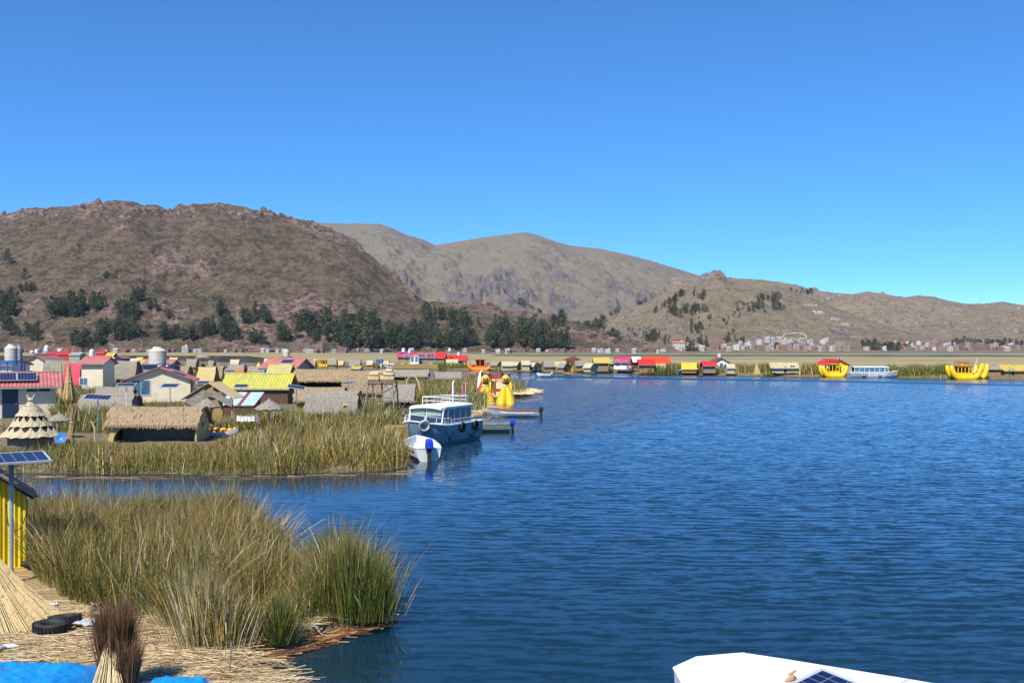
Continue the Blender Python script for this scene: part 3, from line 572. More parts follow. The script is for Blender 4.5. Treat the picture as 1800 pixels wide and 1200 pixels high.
M_red = mat("red_roof_sheet", (.62, .035, .03), (.48, .03, .025), scale=1.0, detail=6, rough=.5)
M_mag = mat("magenta_roof_sheet", (.52, .05, .12), (.42, .045, .10), scale=1.0, detail=6, rough=.5)
M_orange = mat("orange_sheet", (.80, .22, .03), (.70, .17, .02), scale=1, rough=.55)
M_yel = mat("yellow_sheet", (.58, .42, .09), (.45, .31, .06), scale=1.5, detail=6, rough=.5)
M_ylg = mat("yellow_green_metal", (.50, .47, .11), (.34, .40, .17), scale=.9, stretch=(2.5, .6, 1), detail=7, rough=.45, c3=(.55, .47, .06))
M_yelp = mat("pale_yellow_sheet", (.56, .47, .26), (.45, .36, .19), scale=1.2, rough=.6)
M_grn = mat("green_sheet", (.20, .50, .05), (.16, .42, .04), scale=1, rough=.6)
M_wood = mat("weathered_wood", (.32, .27, .21), (.17, .13, .10), scale=5, stretch=(1, 1, 5), bump=.4)
M_bwood = mat("brown_timber", (.13, .07, .04), (.08, .04, .025), scale=4, bump=.3)
M_blue = mat("blue_steel_paint", (.04, .09, .26), (.05, .11, .30), scale=3, rough=.45)
M_navy = mat("dark_blue_door_paint", (.012, .030, .065), (.018, .04, .085), scale=2, rough=.4)
M_glass = mat("window_glass", (.025, .04, .06), rough=.08, spec=.8)
M_glassb = mat("tinted_window_glass", (.10, .20, .28), (.05, .10, .16), scale=1, rough=.1, spec=.8)
M_tank = mat("tank_plastic", (.60, .56, .46), (.52, .48, .39), scale=1.5, rough=.5)
M_steel = mat("galvanised_steel", (.42, .44, .45), (.33, .35, .37), scale=3, rough=.4, metal=.6)
M_grey = mat("grey_sheet", (.33, .34, .33), (.24, .25, .25), scale=2, detail=6)
M_black = mat("black_rubber", (.014, .014, .015), (.03, .03, .03), scale=8, rough=.7)
M_rope = mat("rope_fibre", (.55, .50, .40), (.42, .36, .26), scale=9)
def pv_mat():
    m = bpy.data.materials.new("solar_cells"); m.use_nodes = True; t = m.node_tree; b = t.nodes["Principled BSDF"]; b.inputs["Roughness"].default_value = .22; b.inputs["Specular IOR Level"].default_value = .45
    tc = t.nodes.new("ShaderNodeTexCoord"); br = t.nodes.new("ShaderNodeTexBrick"); br.offset = 0; br.inputs["Scale"].default_value = 1.0
    br.inputs["Color1"].default_value = (.006, .010, .050, 1); br.inputs["Color2"].default_value = (.009, .014, .066, 1); br.inputs["Mortar"].default_value = (.30, .32, .36, 1)
    br.inputs["Mortar Size"].default_value = .0045; br.inputs["Brick Width"].default_value = 1/6.0; br.inputs["Row Height"].default_value = 1/4.0
    t.links.new(tc.outputs["Generated"], br.inputs[0]); t.links.new(br.outputs[0], b.inputs["Base Color"]); return m
M_pv = pv_mat(); M_alu = mat("aluminium_frame", (.62, .63, .64), rough=.35, metal=.3)
def pv_panel(parent, c, w, d, tilt, roll=0.0, yaw=0.0, name="solar_panel", legs=False):
    """a framed panel: centre, width, depth, tilt towards the viewer; frame is its part"""
    rot = Matrix.Rotation(yaw, 3, 'Z') @ Matrix.Rotation(tilt, 3, 'X') @ Matrix.Rotation(roll, 3, 'Y')
    f = lambda p: tuple(rot @ Vector(p)+Vector(c))
    o = MB().box((0, 0, .012), (w-.04, d-.04, .02)).build(name, M_pv, parent)
    o.matrix_local = Matrix.Translation(c) @ rot.to_4x4()
    fr = MB(); e = .022
    for x, y, a, b in ((-w/2, 0, e*2, d), (w/2, 0, e*2, d), (0, -d/2+e, w-e*2, e*2), (0, d/2-e, w-e*2, e*2)): fr.box((x, y, 0), (a, b, .05))
    fr.box((0, 0, -.006), (w-.05, d-.05, .012))
    fr.build("panel_frame", M_alu, o)
    return o
def solar_post(px, py, Y, w, h=None, tilt=.42, roll=0.0, yaw=0.0, label="", d=None, zg=.4, pole=M_steel, r=.035):
    x, y, z = W(px, py, Y); t = thing("solar_panel_post", label, "solar panel", (x, Y, zg), 0, "solar panels on posts in the village")
    MB().tube([(0, 0, 0), (0, 0, z-zg-.06)], r, 8).build("pole", pole, t)
    b = MB().box((0, 0, z-zg-.07), (w*.5, .05, .05)); b.build("bracket", M_steel, t)
    pv_panel(t, (0, 0, z-zg), w, d or w*.62, tilt, roll, yaw, "panel"); return t
def corr(m, p00, p10, p11, p01, waves, amp, th, nv=3):
    """corrugated sheet between four corners (p00-p10 along the ridge direction, p00-p01 down the slope)"""
    p00, p10, p11, p01 = map(Vector, (p00, p10, p11, p01)); nrm = (p10-p00).cross(p01-p00).normalized(); nrm = nrm if nrm.z > 0 else -nrm
    nu = waves*4; g = []
    for j in range(nv+1):
        v = j/nv; row = []
        for i in range(nu+1):
            u = i/nu; p = p00*(1-u)*(1-v)+p10*u*(1-v)+p11*u*v+p01*(1-u)*v; row.append(p+nrm*amp*math.cos(2*math.pi*u*waves))
        g.append(row)
    return m.sheet(g, th)
def house(name, label, loc, rz, L, D, hw, hr, over, roofm, wallm, wins=(), door=None, waves=0, wall2=None, cat="house", group=None, gable=None, under=M_grey, doorm=M_navy, zb=0.0, glass=M_glass, frame=M_white):
    """gabled house: ridge along local x, front wall towards local -y. wins: (face, u, z, w, h); door: (face, u, w, h)"""
    t = thing(name, label, cat, loc, rz, group); keep(loc[0], loc[1], L/2+.5, D/2+.5, rz)
    pr = [(-D/2, zb), (D/2, zb), (D/2, hw), (0, hw+hr), (-D/2, hw)]
    MB().extr(pr, -L/2, L/2, 'x').build("wall", wallm, t)
    r = MB(); s = hr/(D/2); ov = over; lx = L/2+over*.8
    for sg in (-1, 1):
        e = (-lx, sg*(D/2+ov), hw-ov*s+.06); f_ = (lx, sg*(D/2+ov), hw-ov*s+.06); a = (-lx, 0, hw+hr+.06); b = (lx, 0, hw+hr+.06)
        if waves: corr(r, a, b, f_, e, waves, .035, .03)
        else: r.slab([e, f_, b, a] if sg < 0 else [b, a, e, f_][::1] if False else ([e, f_, b, a] if sg < 0 else [f_, e, a, b]), .07)
    ro = r.build("roof", roofm, t)
    MB().tube([(-lx, 0, hw+hr+.09), (lx, 0, hw+hr+.09)], .07, 6).build("ridge_cap", roofm, ro)
    for sg in (-1, 1): MB().box((0, sg*(D/2+ov-.02), hw-ov*s-.03), (2*lx-.1, .04, .10)).build("fascia", under, ro)
    def place(m, face, u, z, w, h, d, out):
        if face == 'f': m.box((u, -D/2-out, z), (w, d, h))
        elif face == 'b': m.box((u, D/2+out, z), (w, d, h))
        else:
            sx = 1 if face == '+' else -1; m.box((sx*(L/2+out), u, z), (d, w, h))
    for (face, u, z, w, h) in wins:
        fr = MB(); e = .06
        for du, dz, a, b in ((0, h/2, w+2*e, e), (0, -h/2, w+2*e, e), (-w/2-e/2+.005, 0, e, h-e), (w/2+e/2-.005, 0, e, h-e), (0, 0, e*.6, h-e)): place(fr, face, u+du, z+dz, a, b, .07, .02)
        wo = fr.build("window", frame, t)
        p = MB(); place(p, face, u, z, w, h-.07, .02, .012); p.build("pane", glass, wo)
    if door:
        face, u, w, h = door[:4]; m = MB(); place(m, face, u, zb+h/2, w, h, .06, .02); do = m.build("door", doorm, t)
        m = MB(); place(m, face, u+w*.38, zb+h*.48, .05, .14, .08, .06); m.build("handle", M_steel, do)
    return t
def hut(name, label, loc, rz, L, D, h, heave, roofm=None, wallm=None, front='mat', bow=.18, over=.25, group="thatched reed huts of the village", cat="hut", n=9, endm=None, open_w=.0):
    """thatched hut: thick rounded roof of reeds along local x, mat walls, opening towards local -y"""
    roofm = roofm or M_thatch; wallm = wallm or M_mat
    t = thing(name, label, cat, loc, rz, group); keep(loc[0], loc[1], L/2+.3, D/2+.3, rz)
    r = random.Random(hash(label) % 9999 if False else len(label)*7+int(L*100))
    nx = max(4, int(L/.45)); prof = []
    for j in range(2*n+1):
        v = j/n-1; a = abs(v); y = v*(D/2+over); z = heave-.12+(h-heave+.12)*(1-a)+bow*math.sin(math.pi*a)*(h-heave)*1.3-(.10*(h-heave) if a < .06 else 0); prof.append((y, z))
    lx = L/2+over*.8; g = []
    for i in range(nx+1):
        u = i/nx; x = -lx+2*lx*u; sag = -.05*math.sin(math.pi*u)*h*.5
        g.append([(x+r.uniform(-.03, .03)+(r.uniform(-.05, .05) if 0 < i < nx else r.uniform(-.10, .10)), y, z+sag*(1-abs(y)/(D/2+over))+r.uniform(-.018, .018)) for (y, z) in prof])
    m = MB().sheet(g, .13); ro = m.build("roof", roofm, t, smooth=False)
    # ragged reed ends along both eaves
    k = int(2*lx/.07)
    for sg in (-1, 1):
        fr = MB()
        for i in range(k):
            x = -lx+2*lx*(i+r.random())/k; y = sg*(D/2+over); z = heave-.12; l = r.uniform(.08, .26); w = r.uniform(.02, .05)
            fr.add([(x-w, y, z+.05), (x+w, y, z+.05), (x+w*.5, y+sg*.05, z-l), (x-w*.5, y+sg*.05, z-l)], [(0, 1, 2, 3)])
        fr.build("eave_fringe", roofm, ro)
    gp = [(-D/2+.06, 0), (D/2-.06, 0)]+[(y*(D/2-.1)/(D/2+over), z-.15) for (y, z) in reversed(prof)]
    MB().extr(gp, -L/2, -L/2+.1, 'x').build("end_wall", endm or wallm, t); MB().extr(gp, L/2-.1, L/2, 'x').build("end_wall", endm or wallm, t)
    MB().box((0, D/2-.12, heave/2), (L-.22, .08, heave)).build("back_wall", wallm, t)
    if front == 'mat': MB().box((0, -D/2+.12, heave/2-.08), (L-.22, .08, heave-.16)).build("front_wall", wallm, t)
    elif front == 'open':
        MB().box((0, .1, heave/2), (L-.24, .06, heave)).build("inner_wall", M_bwood, t)
    elif front == 'low':
        MB().box((0, -D/2+.14, heave*.30), (L-.22, .08, heave*.60)).build("front_wall", wallm, t)
        MB().box((0, .15, heave/2), (L-.24, .06, heave)).build("inner_wall", M_bwood, t)
    elif front == 'arch':
        w = L/2-.1; q = [(-w, 0), (-w+.22, 0)]+[(-w+.22+(.55 if a > 0 else 0)*0+.9*(1-math.cos(a)), heave*.78*math.sin(a)) for a in [k2*math.pi/2/7 for k2 in range(1, 8)]]+[(w-.05, heave*.78), (w-.05, heave), (-w, heave)]
        MB().extr(q, -D/2+.02, -D/2+.16, 'y').build("sun_toned_arched_front", M_thatch_y, t)  # lighter thatch colour stands in for sunlight on the hut's left end
        MB().box((.2, -.2, heave*.36), (L-.5, .1, heave*.72)).build("inner_wall", M_matg, t)
        MB().box((.2, -.12, heave*.86), (L-.3, .06, heave*.28)).build("dark_gap", M_dark, t)
    return t
def tank(px0, px1, py_top, py_bot, Y, label, stand_to=None, mats=(M_tank, M_blue), group="water tanks above the roofs", z0=None, name="water_tank"):
    """plastic water tank with ribbed body, shoulder and lid; on a steel stand down to stand_to (height above water)"""
    cx = XX((px0+px1)/2, Y); R1 = (px1-px0)/F*Y/2; zb, zt = ZZ(py_bot, Y), ZZ(py_top, Y); h = zt-zb
    base = stand_to if stand_to is not None else zb
    t = thing(name, label, "water tank", (cx, Y, base), 0, group); o = zb-base
    MB().lathe([(R1*.96, 0), (R1, .03*h), (R1, .2*h), (R1*.97, .21*h), (R1, .23*h), (R1, .44*h), (R1*.97, .46*h), (R1, .48*h), (R1*1.0, .72*h), (R1*1.03, .74*h), (R1*.98, .77*h), (R1*.52, .93*h), (R1*.50, .94*h)], 24, (0, 0, o)).build("tank_body", mats[0], t, smooth=False)
    MB().lathe([(R1*.50, .94*h), (R1*.5, .985*h), (R1*.4, h)], 20, (0, 0, o+.002)).build("lid", mats[0], t)
    if stand_to is not None and o > .1:
        p = MB(); a = R1*1.25
        for sx in (-1, 1):
            for sy in (-1, 1): MB().tube([(sx*a, sy*a, 0), (sx*a, sy*a, o-.08)], .05, 6).build("leg", mats[1], t)
        p.box((0, 0, o-.05), (2*a+.2, 2*a+.2, .10)); p.build("platform", mats[1], t)
        b = MB(); b.tube([(-a, -a, .1), (a, -a, o-.15)], .025, 5); b.tube([(a, -a, .1), (a, a, o-.15)], .025, 5); b.build("brace", mats[1], t)
    pi = MB(); pi.tube([(R1*1.05, -R1*.3, -min(o, 1)*0+o-.3), (R1*1.05, -R1*.3, o+h*.9), (R1*.5, -R1*.2, o+h*1.04)], .025, 6); pi.build("pipe", M_black, t)
    return t
def parasol(px, py, Y, wpx, hpx, label, zg=.4):
    x, y, z = W(px, py, Y); r = wpx/F*Y/2; h = hpx/F*Y
    t = thing("thatched_parasol", label, "parasol", (x, Y, zg), 0, "thatched parasols"); rr = random.Random(int(px))
    jag = lambda i, k: (rr.uniform(-.05, .03) if i in (0, 1) else 0)
    MB().lathe([(r*.97, z-h-.06-zg), (r, z-h-zg), (r*.72, z-h*.66-zg), (r*.38, z-h*.30-zg), (r*.10, z-.02-zg), (.03, z+.12-zg)], 28, (0, 0, 0), jag).build("canopy", M_thatch_g, t)
    MB().lathe([(r*.93, z-h-.10-zg), (r*.95, z-h-.04-zg)], 24).build("canopy_rim", M_bwood, t)
    MB().tube([(0, 0, 0), (0, 0, z-zg-.1)], .05, 6).build("pole", M_wood, t); return t
# ---------------------------------------------------------------- the village on the reed island
zg = .4
# pink roofed cabin with two panels
Y = 80.0; x0 = XX(-60, Y); x1 = XX(93, Y); Lh = x1-x0; cx = (x0+x1)/2
hA = house("cabin", "cream cabin with a faded pink roof carrying two solar panels and a dark blue door", (cx-.85, Y+2.0, zg), R(27), Lh/1.1, 4.4, ZZ(676, Y)-zg, .85, .62, M_pink, M_cream, [('f', 1.95, ZZ(682, Y)-zg-.05, 1.75, .58)], ('f', -.1, 1.15, 2.75), waves=26, zb=-.2)
sl_a = math.atan2(.85, 2.2)
for k, (a, b) in enumerate(((6, 46), (36, 76))):
    p = pv_panel(hA, (-.35+1.5*k, -1.45, ZZ(676, Y)-zg+.62), 1.42, 1.55, sl_a, name="solar_panel")
# conical reed hut with zigzag tiers
Y = 56.0; cx = XX(54, Y); t = thing("conical_hut", "conical pale reed hut in stepped tiers with zigzag bands and a horned tip", "hut", (cx, Y, zg), 0, None); keep(cx, Y, 2.0, 2.0)
s56 = Y/F*.93
def zc(py): return (ZZ(py, Y)-zg)*.98
tiers = [(765, 747, 52, 36, 1), (747.5, 729, 36.5, 25, 1), (729.5, 716, 26, 17, 0), (719, 712, 18.5, 13, 0), (712, 704, 10, 5, 0)]
M_pale = mat("pale_reed", (.50, .41, .26), (.33, .255, .15), scale=3, stretch=(9, 9, 1), detail=5, bump=.6, c3=(.56, .47, .31), rough=.9, spec=.1)
for i, (yb, yt, rb, rt, zz) in enumerate(tiers):
    m = MB(); N = 56; o = 0; rb_, rt_ = rb*s56, rt*s56; rnd = random.Random(i)
    zb_, zt_ = zc(yb), zc(yt)
    ring = []
    for k in range(N):
        a = 2*math.pi*k/N; up = (0, .42, 1, .42)[k % 4] if zz else 1
        j = rnd.uniform(-.04, .05)
        ring.append([(rb_*(1.02+j*.5)*math.cos(a), rb_*(1.02+j*.5)*math.sin(a), zb_+j), (((rb_+rt_)/2)*math.cos(a), ((rb_+rt_)/2)*math.sin(a), (zb_*.5+zt_*.5)), ((rt_+.02+(1-up)*.17)*math.cos(a), (rt_+.02+(1-up)*.17)*math.sin(a), zt_-(1-up)*.34)])
    for k in range(N):
        p, q2 = ring[k], ring[(k+1) % N]; m.add(p+q2, [(0, 3, 4, 1), (1, 4, 5, 2)])
    m.build("tier", M_pale, t)
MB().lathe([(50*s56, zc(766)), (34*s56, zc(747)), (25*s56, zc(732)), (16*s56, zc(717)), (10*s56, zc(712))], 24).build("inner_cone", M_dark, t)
MB().lathe([(40*s56, -.1), (40*s56, zc(764))], 24).build("wall", M_matg, t)
MB().lathe([(5*s56, zc(711)), (6*s56, zc(708)), (4*s56, zc(704)), (6*s56, zc(701)), (3*s56, zc(697))], 12).build("finial", M_pale, t)
hn = MB()
for sg in (-1, 1): hn.tube([(0, 0, zc(700)), (sg*5*s56, 0, zc(697)), (sg*7*s56, 0, zc(693)), (sg*5*s56, 0, zc(691))], [.07, .06, .045, .02], 6)
hn.build("horn", M_pale, t)
parasol(104, 726, 62, 44, 12, "grey thatched parasol beside the conical hut")
# tied bundle of standing reed with a blue tub
def bundle(px, py0, py1, Y, wpx, label, matl, name="reed_bundle", lean=0.0, flare=1.7, n=140, zg=zg, tie=(.35, .62), seed=1, grp=None):
    x = XX(px, Y); h = ZZ(py0, Y)-zg; r0 = wpx/F*Y/2; t = thing(name, label, "reed bundle", (x, Y, zg), 0, grp); rr = random.Random(seed); keep(x, Y, r0+.2, r0+.2)
    m = MB()
    for i in range(n):
        a = rr.random()*6.283; d = math.sqrt(rr.random())*r0; hh = h*rr.uniform(.72, 1.0)
        c, s = math.cos(a)*d, math.sin(a)*d
        m.tube([(c*flare, s*flare, 0), (c, s, hh*.32), (c*.85+lean*hh*.5, s*.85, hh*.62), (c*1.15+lean*hh, s*1.15, hh)], [.022, .02, .018, .008], 4, cap=False)
    m.build("reed_stems", matl, t)
    k = MB()
    for f in tie: k.torus((lean*h*f*.6, 0, h*f*.95), r0*.98, .025, 'z', 16, 5)
    k.build("tie", M_rope, t); return t
M_stem = mat("dry_reed_stems", (.48, .33, .13), (.30, .19, .07), scale=6, stretch=(4, 4, 1), detail=4, rough=.8)
M_stemb = mat("brown_reed_stems", (.12, .06, .028), (.21, .12, .055), scale=6, stretch=(4, 4, 1), detail=4, rough=.8)
bundle(124, 708, 785, 55, 11, "upright tied bundle of golden reed beside the conical hut", M_stem, lean=.10, seed=3)
def tub(px, py, Y, w, label, m=None):
    x, y, z = W(px, py, Y); r = w/F*Y/2; t = thing("plastic_tub", label, "tub", (x, Y, z))
    a = MB().lathe([(r*.75, -r*.2), (r, r*.25), (r*1.04, r*.27), (r*.97, r*.26), (r*.7, -r*.12)], 22); rot = Matrix.Rotation(R(58), 3, 'X'); a.move(lambda p: rot @ Vector(p)); a.build("bowl", m or mat("blue_plastic", (.02, .16, .55), (.05, .25, .65), scale=5, rough=.35), t, smooth=True); return t
tub(108, 771, 54.5, 19, "shiny blue plastic tub propped by the golden reed bundle")
solar_post(172, 698, 57.5, 1.45, tilt=.30, roll=.06, yaw=.06, label="solar panel on a grey post between the conical hut and the long arched hut", d=.80)
# ornaments on a wire behind the bundle: small ring and red flower-like tassel
tt = thing("reed_crescent", "thin yellow bent reed arch beside the nearest panel post", "ornament", (XX(168, 57), 57.0, zg)); MB().tube([(0, 0, 0), (-.05, 0, 1.0), (-.25, 0, 1.45), (-.42, 0, 1.35)], [.05, .07, .05, .02], 6).build("reed_bow", M_thatch_y, tt)
# long arched hut in front
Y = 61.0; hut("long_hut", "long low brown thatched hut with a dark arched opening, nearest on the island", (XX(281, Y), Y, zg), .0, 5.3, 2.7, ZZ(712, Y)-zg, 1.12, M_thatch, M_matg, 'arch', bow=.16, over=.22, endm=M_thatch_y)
for k, (px, w) in enumerate(((238, 0), (325, .12))):
    rp = MB(); rp.tube([(XX(px, Y)+w*math.sin(v*9), Y-.15-1.38*v, ZZ(712, Y)+.02-(v*.85+.14*math.sin(math.pi*v))*1.12+.10*0+.12*math.sin(math.pi*v)) for v in [i/12 for i in range(13)]], .016, 5)
    tag(rp.build("tie_rope", M_rope), ["white rope hanging straight over the long arched hut's roof", "white rope lying in curls on the long arched hut's roof"][k], "rope", "ropes on the long hut's roof")
# grey huts behind
Y = 78.0; hut("grey_hut", "shaggy grey thatched hut behind the nearest solar panel post", (XX(195, Y), Y, zg), .0, 3.7, 2.6, ZZ(694, Y)-zg, .8, M_thatch_g, M_matg, 'mat', bow=.35)
Y = 84.0; hut("grey_hut", "grey thatched hut with an ochre gable between the shaggy hut and the pink roofed cabin", (XX(196, Y), Y+1, zg), .25, 2.6, 2.8, ZZ(678, Y)-zg, 1.5, M_thatch_g, M_mat, 'mat', bow=.1)
# cream house with tank
Y = 104.0; hB = house("cabin", "cream gabled cabin with a pale red roof and tinted window below the big tank", (XX(279, Y)-.8, Y+3.2, zg), R(104), 6.5, 6.3, ZZ(666, Y)-zg, 1.2, .55, M_pink, M_cream, [('-', 1.75, 1.50, 1.8, 1.55)], None, zb=-.2, glass=M_glassb)
MB().box((-1.8, -3.17, 1.2), (.8, .05, 2.1)).build("side_door", M_navy, hB)
MB().box((.2, -3.17, 1.6), (1.0, .05, .8)).build("side_window", M_glass, hB)
pv_panel(hB, (-1.4, -1.75, ZZ(666, Y)-zg+.78), 3.4, 1.4, -math.atan2(1.2, 3.15)*-1, name="solar_panel")
tank(262, 292, 609, 640, 109, "tall beige water tank on a blue stand above the cream gabled cabin", stand_to=zg, z0=None)
for k, (px, py, w, tl, lab) in enumerate([(222, 676, 31, .30, "solar panel on a white post in front of the cream cabin's tinted window"), (299, 677.5, 30, .36, "solar panel on a grey post in front of the cream cabin's bare wall"), (357, 672, 22, .4, "solar panel behind the grey plank roof's left slope"), (424, 678, 24, .4, "solar panel in front of the yellow green metal roof"), (521, 680, 30, .30, "solar panel tilted sideways where the yellow green roof ends"), (612, 673, 22, .25, "solar panel on a thin post beside the big brown hall"), (619, 660, 8, .3, "small solar panel behind the big brown hall's end"), (661, 650.5, 14, .3, "solar panel above the watch tower's reed bales"), (460, 648.5, 15, .3, "small solar panel between the orange frame and the red roofed house")]):
    Yp = [74, 76, 92, 84, 78, 92, 118, 120, 128][k]
    solar_post(px, py, Yp, w/F*Yp, tilt=tl, roll=[.0, 0, 0, 0, .16, -.12, .1, -.08, 0][k], yaw=[.05, -.12, 0, -.05, .1, -.1, 0, 0, 0][k], label=lab, d=w/F*Yp*.55, pole=M_white if k == 0 else M_steel)
# grey plank A-frame roof with a yellow edge
Y = 72.0; t = thing("shelter_roof", "grey plank lean-to roof with a bright yellow edge in front of the metal roofs", "shelter", (XX(368, Y), Y, zg), .0); keep(XX(368, Y), Y+1.5, 2.0, 2.0)
pk = ZZ(673, Y)-zg; el = ZZ(702, Y)-zg; xl, xr = XX(320, Y)-XX(368, Y), XX(413, Y)-XX(368, Y); M_plank = mat("grey_planks", (.34, .31, .26), (.15, .13, .10), scale=2.2, stretch=(1, .4, 9), detail=6, bump=.5)
MB().slab([(xl, -.25, el), (0, -.25, pk), (0, 2.6, pk), (xl, 2.6, el)][::-1], .05).build("plank_slope", M_plank, t)
MB().slab([(0, -.25, pk), (xr, -.25, el+.05), (xr, 2.6, el+.05), (0, 2.6, pk)][::-1], .05).build("pale_slope", mat("tan_board", (.66, .48, .24), (.56, .40, .2), scale=2), t)
e = MB(); e.tube([(0, -.28, pk+.04), (xr, -.28, el+.08)], .05, 6); e.build("yellow_edge", M_yelp, t)
g = MB(); g.extr([(xl+.15, el-.15), (-.35, pk-.32), (-.2, pk-.95), (-.5, el-.75)], -.1, -.02, 'y'); g.extr([(.10, pk-.40), (xr-.1, el-.15), (xr-.25, el-.55), (.35, pk-1.05)], -.1, -.02, 'y'); g.build("gable_planks", M_plank, t)
MB().box((.25, .6, 1.0), (1.1, .08, 2.0)).build("reed_screen", M_mat, t)
for x in (xl+.3, xr-.2): MB().tube([(x, .1, 0), (x, .1, el)], .05, 6).build("post", M_wood, t)
parasol(364, 700, 66, 46, 14, "grey thatched parasol under the plank lean-to")
parasol(473, 702, 68, 52, 16, "wide grey thatched parasol beside the striped metal roof")
# yellow-green metal roof
Y = 100.0; house("metal_roof_shed", "long shed with a faded yellow green corrugated metal roof", (XX(447, Y), Y+2.5, zg), 0, 6.6, 4.6, ZZ(681, Y)-zg, 1.25, .3, M_ylg, M_bwood, waves=22, cat="shed")
# striped roof
Y = 82.0; t = thing("striped_shed", "small shed with a pale blue metal roof striped dark red", "shed", (XX(424, Y), Y, zg)); keep(XX(424, Y), Y+1.2, 1.8, 1.5)
zt, ze = ZZ(690, Y)-zg, ZZ(711, Y)-zg; w = 2.9; M_lb = mat("pale_blue_metal", (.42, .55, .62), (.34, .46, .54), scale=2, rough=.4); M_mr = mat("maroon_metal", (.24, .05, .04), rough=.5)
m1, m2 = MB(), MB(); xs = [-1.45, -1.0, -.75, .05, .35, 1.45]
for i in range(5):
    a, b = xs[i], xs[i+1]; (m2 if i in (1, 3) else m1).slab([(a-.15, -.9, ze), (b-.15, -.9, ze), (b+.15, 1.2, zt), (a+.15, 1.2, zt)], .04)
m1.build("blue_sheet", M_lb, t); m2.build("red_sheet", M_mr, t)
MB().extr([(-.75, 0), (1.2, 0), (1.2, zt-.08), (-.75, ze-.0)], 1.2, 1.28, 'x').build("end_wall", M_bwood, t); MB().extr([(-.75, 0), (1.2, 0), (1.2, zt-.08), (-.75, ze-.0)], -1.35, -1.28, 'x').build("end_wall", M_bwood, t)
MB().box((0, -.72, ze/2-.05), (2.5, .05, ze-.1)).build("front_wall", M_bwood, t)
# big halls and huts to the right
Y = 115.0; hut("thatched_hall", "large brown thatched hall with grey panel walls, widest roof in the village", (XX(562, Y), Y, zg), 0, 6.9, 4.2, ZZ(647, Y)-zg, 2.05, M_thatch, M_grey, 'low', bow=.2, over=.35)
Y = 88.0; hut("thatched_hut", "tan thatched hut just in front of the big brown hall", (XX(565, Y), Y, zg), 0, 4.0, 2.8, ZZ(678, Y)-zg, 1.2, M_thatch, M_mat, 'mat', bow=.12)
Y = 75.0; t = hut("grey_hut", "low grey hut with a small arched yellow doorway at one end", (XX(587, Y), Y, zg), 0, 3.5, 2.2, ZZ(693, Y)-zg, 1.0, M_thatch_g, M_thatch_g, 'mat', bow=.55)
dm = MB(); dm.torus((1.05, -1.22, 1.0), .42, .07, 'y', 20, 6); dm.move(lambda p: (1.05+(p[0]-1.05)*.62, p[1], p[2]*1.25-.35)); dm.build("door_arch", M_thatch_y, t)
dk = MB().lathe([(.36, -.02), (.36, .02)], 18); dk.move(lambda p: (1.05+p[0]*.62, -1.21+p[2], .9+p[1]*1.25)); dk.build("doorway", M_dark, t)
Y = 104.0; hut("thatched_hut", "rounded tan thatched hut behind the watch tower's ladder", (XX(640, Y), Y, zg), 0, 3.6, 3.0, ZZ(651, Y)-zg, 1.2, M_thatch, M_mat, 'mat', bow=.3)
Y = 88.0; hut("grey_hut", "grey thatched hut standing behind the watch tower legs", (XX(702, Y), Y, zg), .1, 2.4, 2.6, ZZ(674, Y)-zg, 1.15, M_thatch_g, M_matg, 'low', bow=.25)
Y = 150.0; hut("thatched_hut", "grey brown thatched hut with an open dark front behind the reed arch", (XX(718, Y), Y, zg), 0, 5.9, 3.2, ZZ(648, Y)-zg, 1.55, M_thatch_g, M_mat, 'low', bow=.12)
Y = 146.0; hut("thatched_hut", "lone grey thatched hut at the channel beyond the reed arch", (XX(787, Y), Y, zg), .15, 3.5, 2.8, ZZ(652, Y)-zg, 1.3, M_thatch_g, M_mat, 'mat', bow=.08)
# reed arch
Y = 106.0; s = Y/F; t = tag(MB().tube([((-18+0)*s, 0, 0), (-12*s, 0, .7), (-13*s, 0, 1.7), (-10*s, 0, 2.35), (-4*s, 0, 2.75), (3*s, 0, 2.6), (9*s, 0, 1.9), (12*s, 0, 1.0), (12.5*s, 0, -.2)], [.12, .12, .09, .07, .06, .08, .12, .16, .17], 10).build("reed_arch", mat("smooth_reed_bow", (.55, .44, .24), (.42, .32, .16), scale=4, stretch=(1, 1, 6)), smooth=True), "tall slender reed arch standing among the reeds behind the tour boat", "arch"); t.location = (XX(727, Y), Y, zg)
# watch tower
Y = 80.0; s = Y/F; cx = XX(670, Y); t = thing("watch_tower", "grey wooden watch tower with a ladder and reed bales on its deck", "tower", (cx, Y, zg)); keep(cx, Y, 1.6, 1.2)
hp = ZZ(672, Y)-zg
def leg(a, b, n2="leg"): MB().tube([a, b], [.075, .06], 7).build(n2, M_wood, t)
leg((-30*s, -.5, -.1), (-22*s, 0, hp)); leg((27*s, -.9, -.3), (19*s, 0, hp)); leg((-20*s, 2.1, 0), (-20*s, 1.7, hp)); leg((26*s, 2.1, 0), (23*s, 1.7, hp))
m = MB(); m.box((0, .85, hp), (50*s, 2.1, .09)); m.build("deck", M_wood, t)
m = MB()
for a, b in [((-23*s, 0, hp*.62), (-8*s, 0, hp-.1)), ((22*s, 0, hp*.62), (6*s, 0, hp-.1)), ((-24*s, 0, hp*.55), (23*s, 0, hp*.58)), ((-21*s, 1.7, hp*.5), (22*s, 1.7, hp*.9)), ((-22*s, -.02, hp-.12), (20*s, -.02, hp-.12)), ((22*s, 0, hp*.55), (23*s, 1.7, hp*.95))]: m.tube([a, b], .04, 5)
m.build("brace", M_wood, t)
ld = MB(); la0, la1 = (-12*s, -1.0, -.1), (-5*s, -.12, hp+.12)
for dx in (0, 12*s): ld.tube([(la0[0]+dx, la0[1], la0[2]), (la1[0]+dx, la1[1], la1[2])], .045, 6)
lo = ld.build("ladder", M_wood, t)
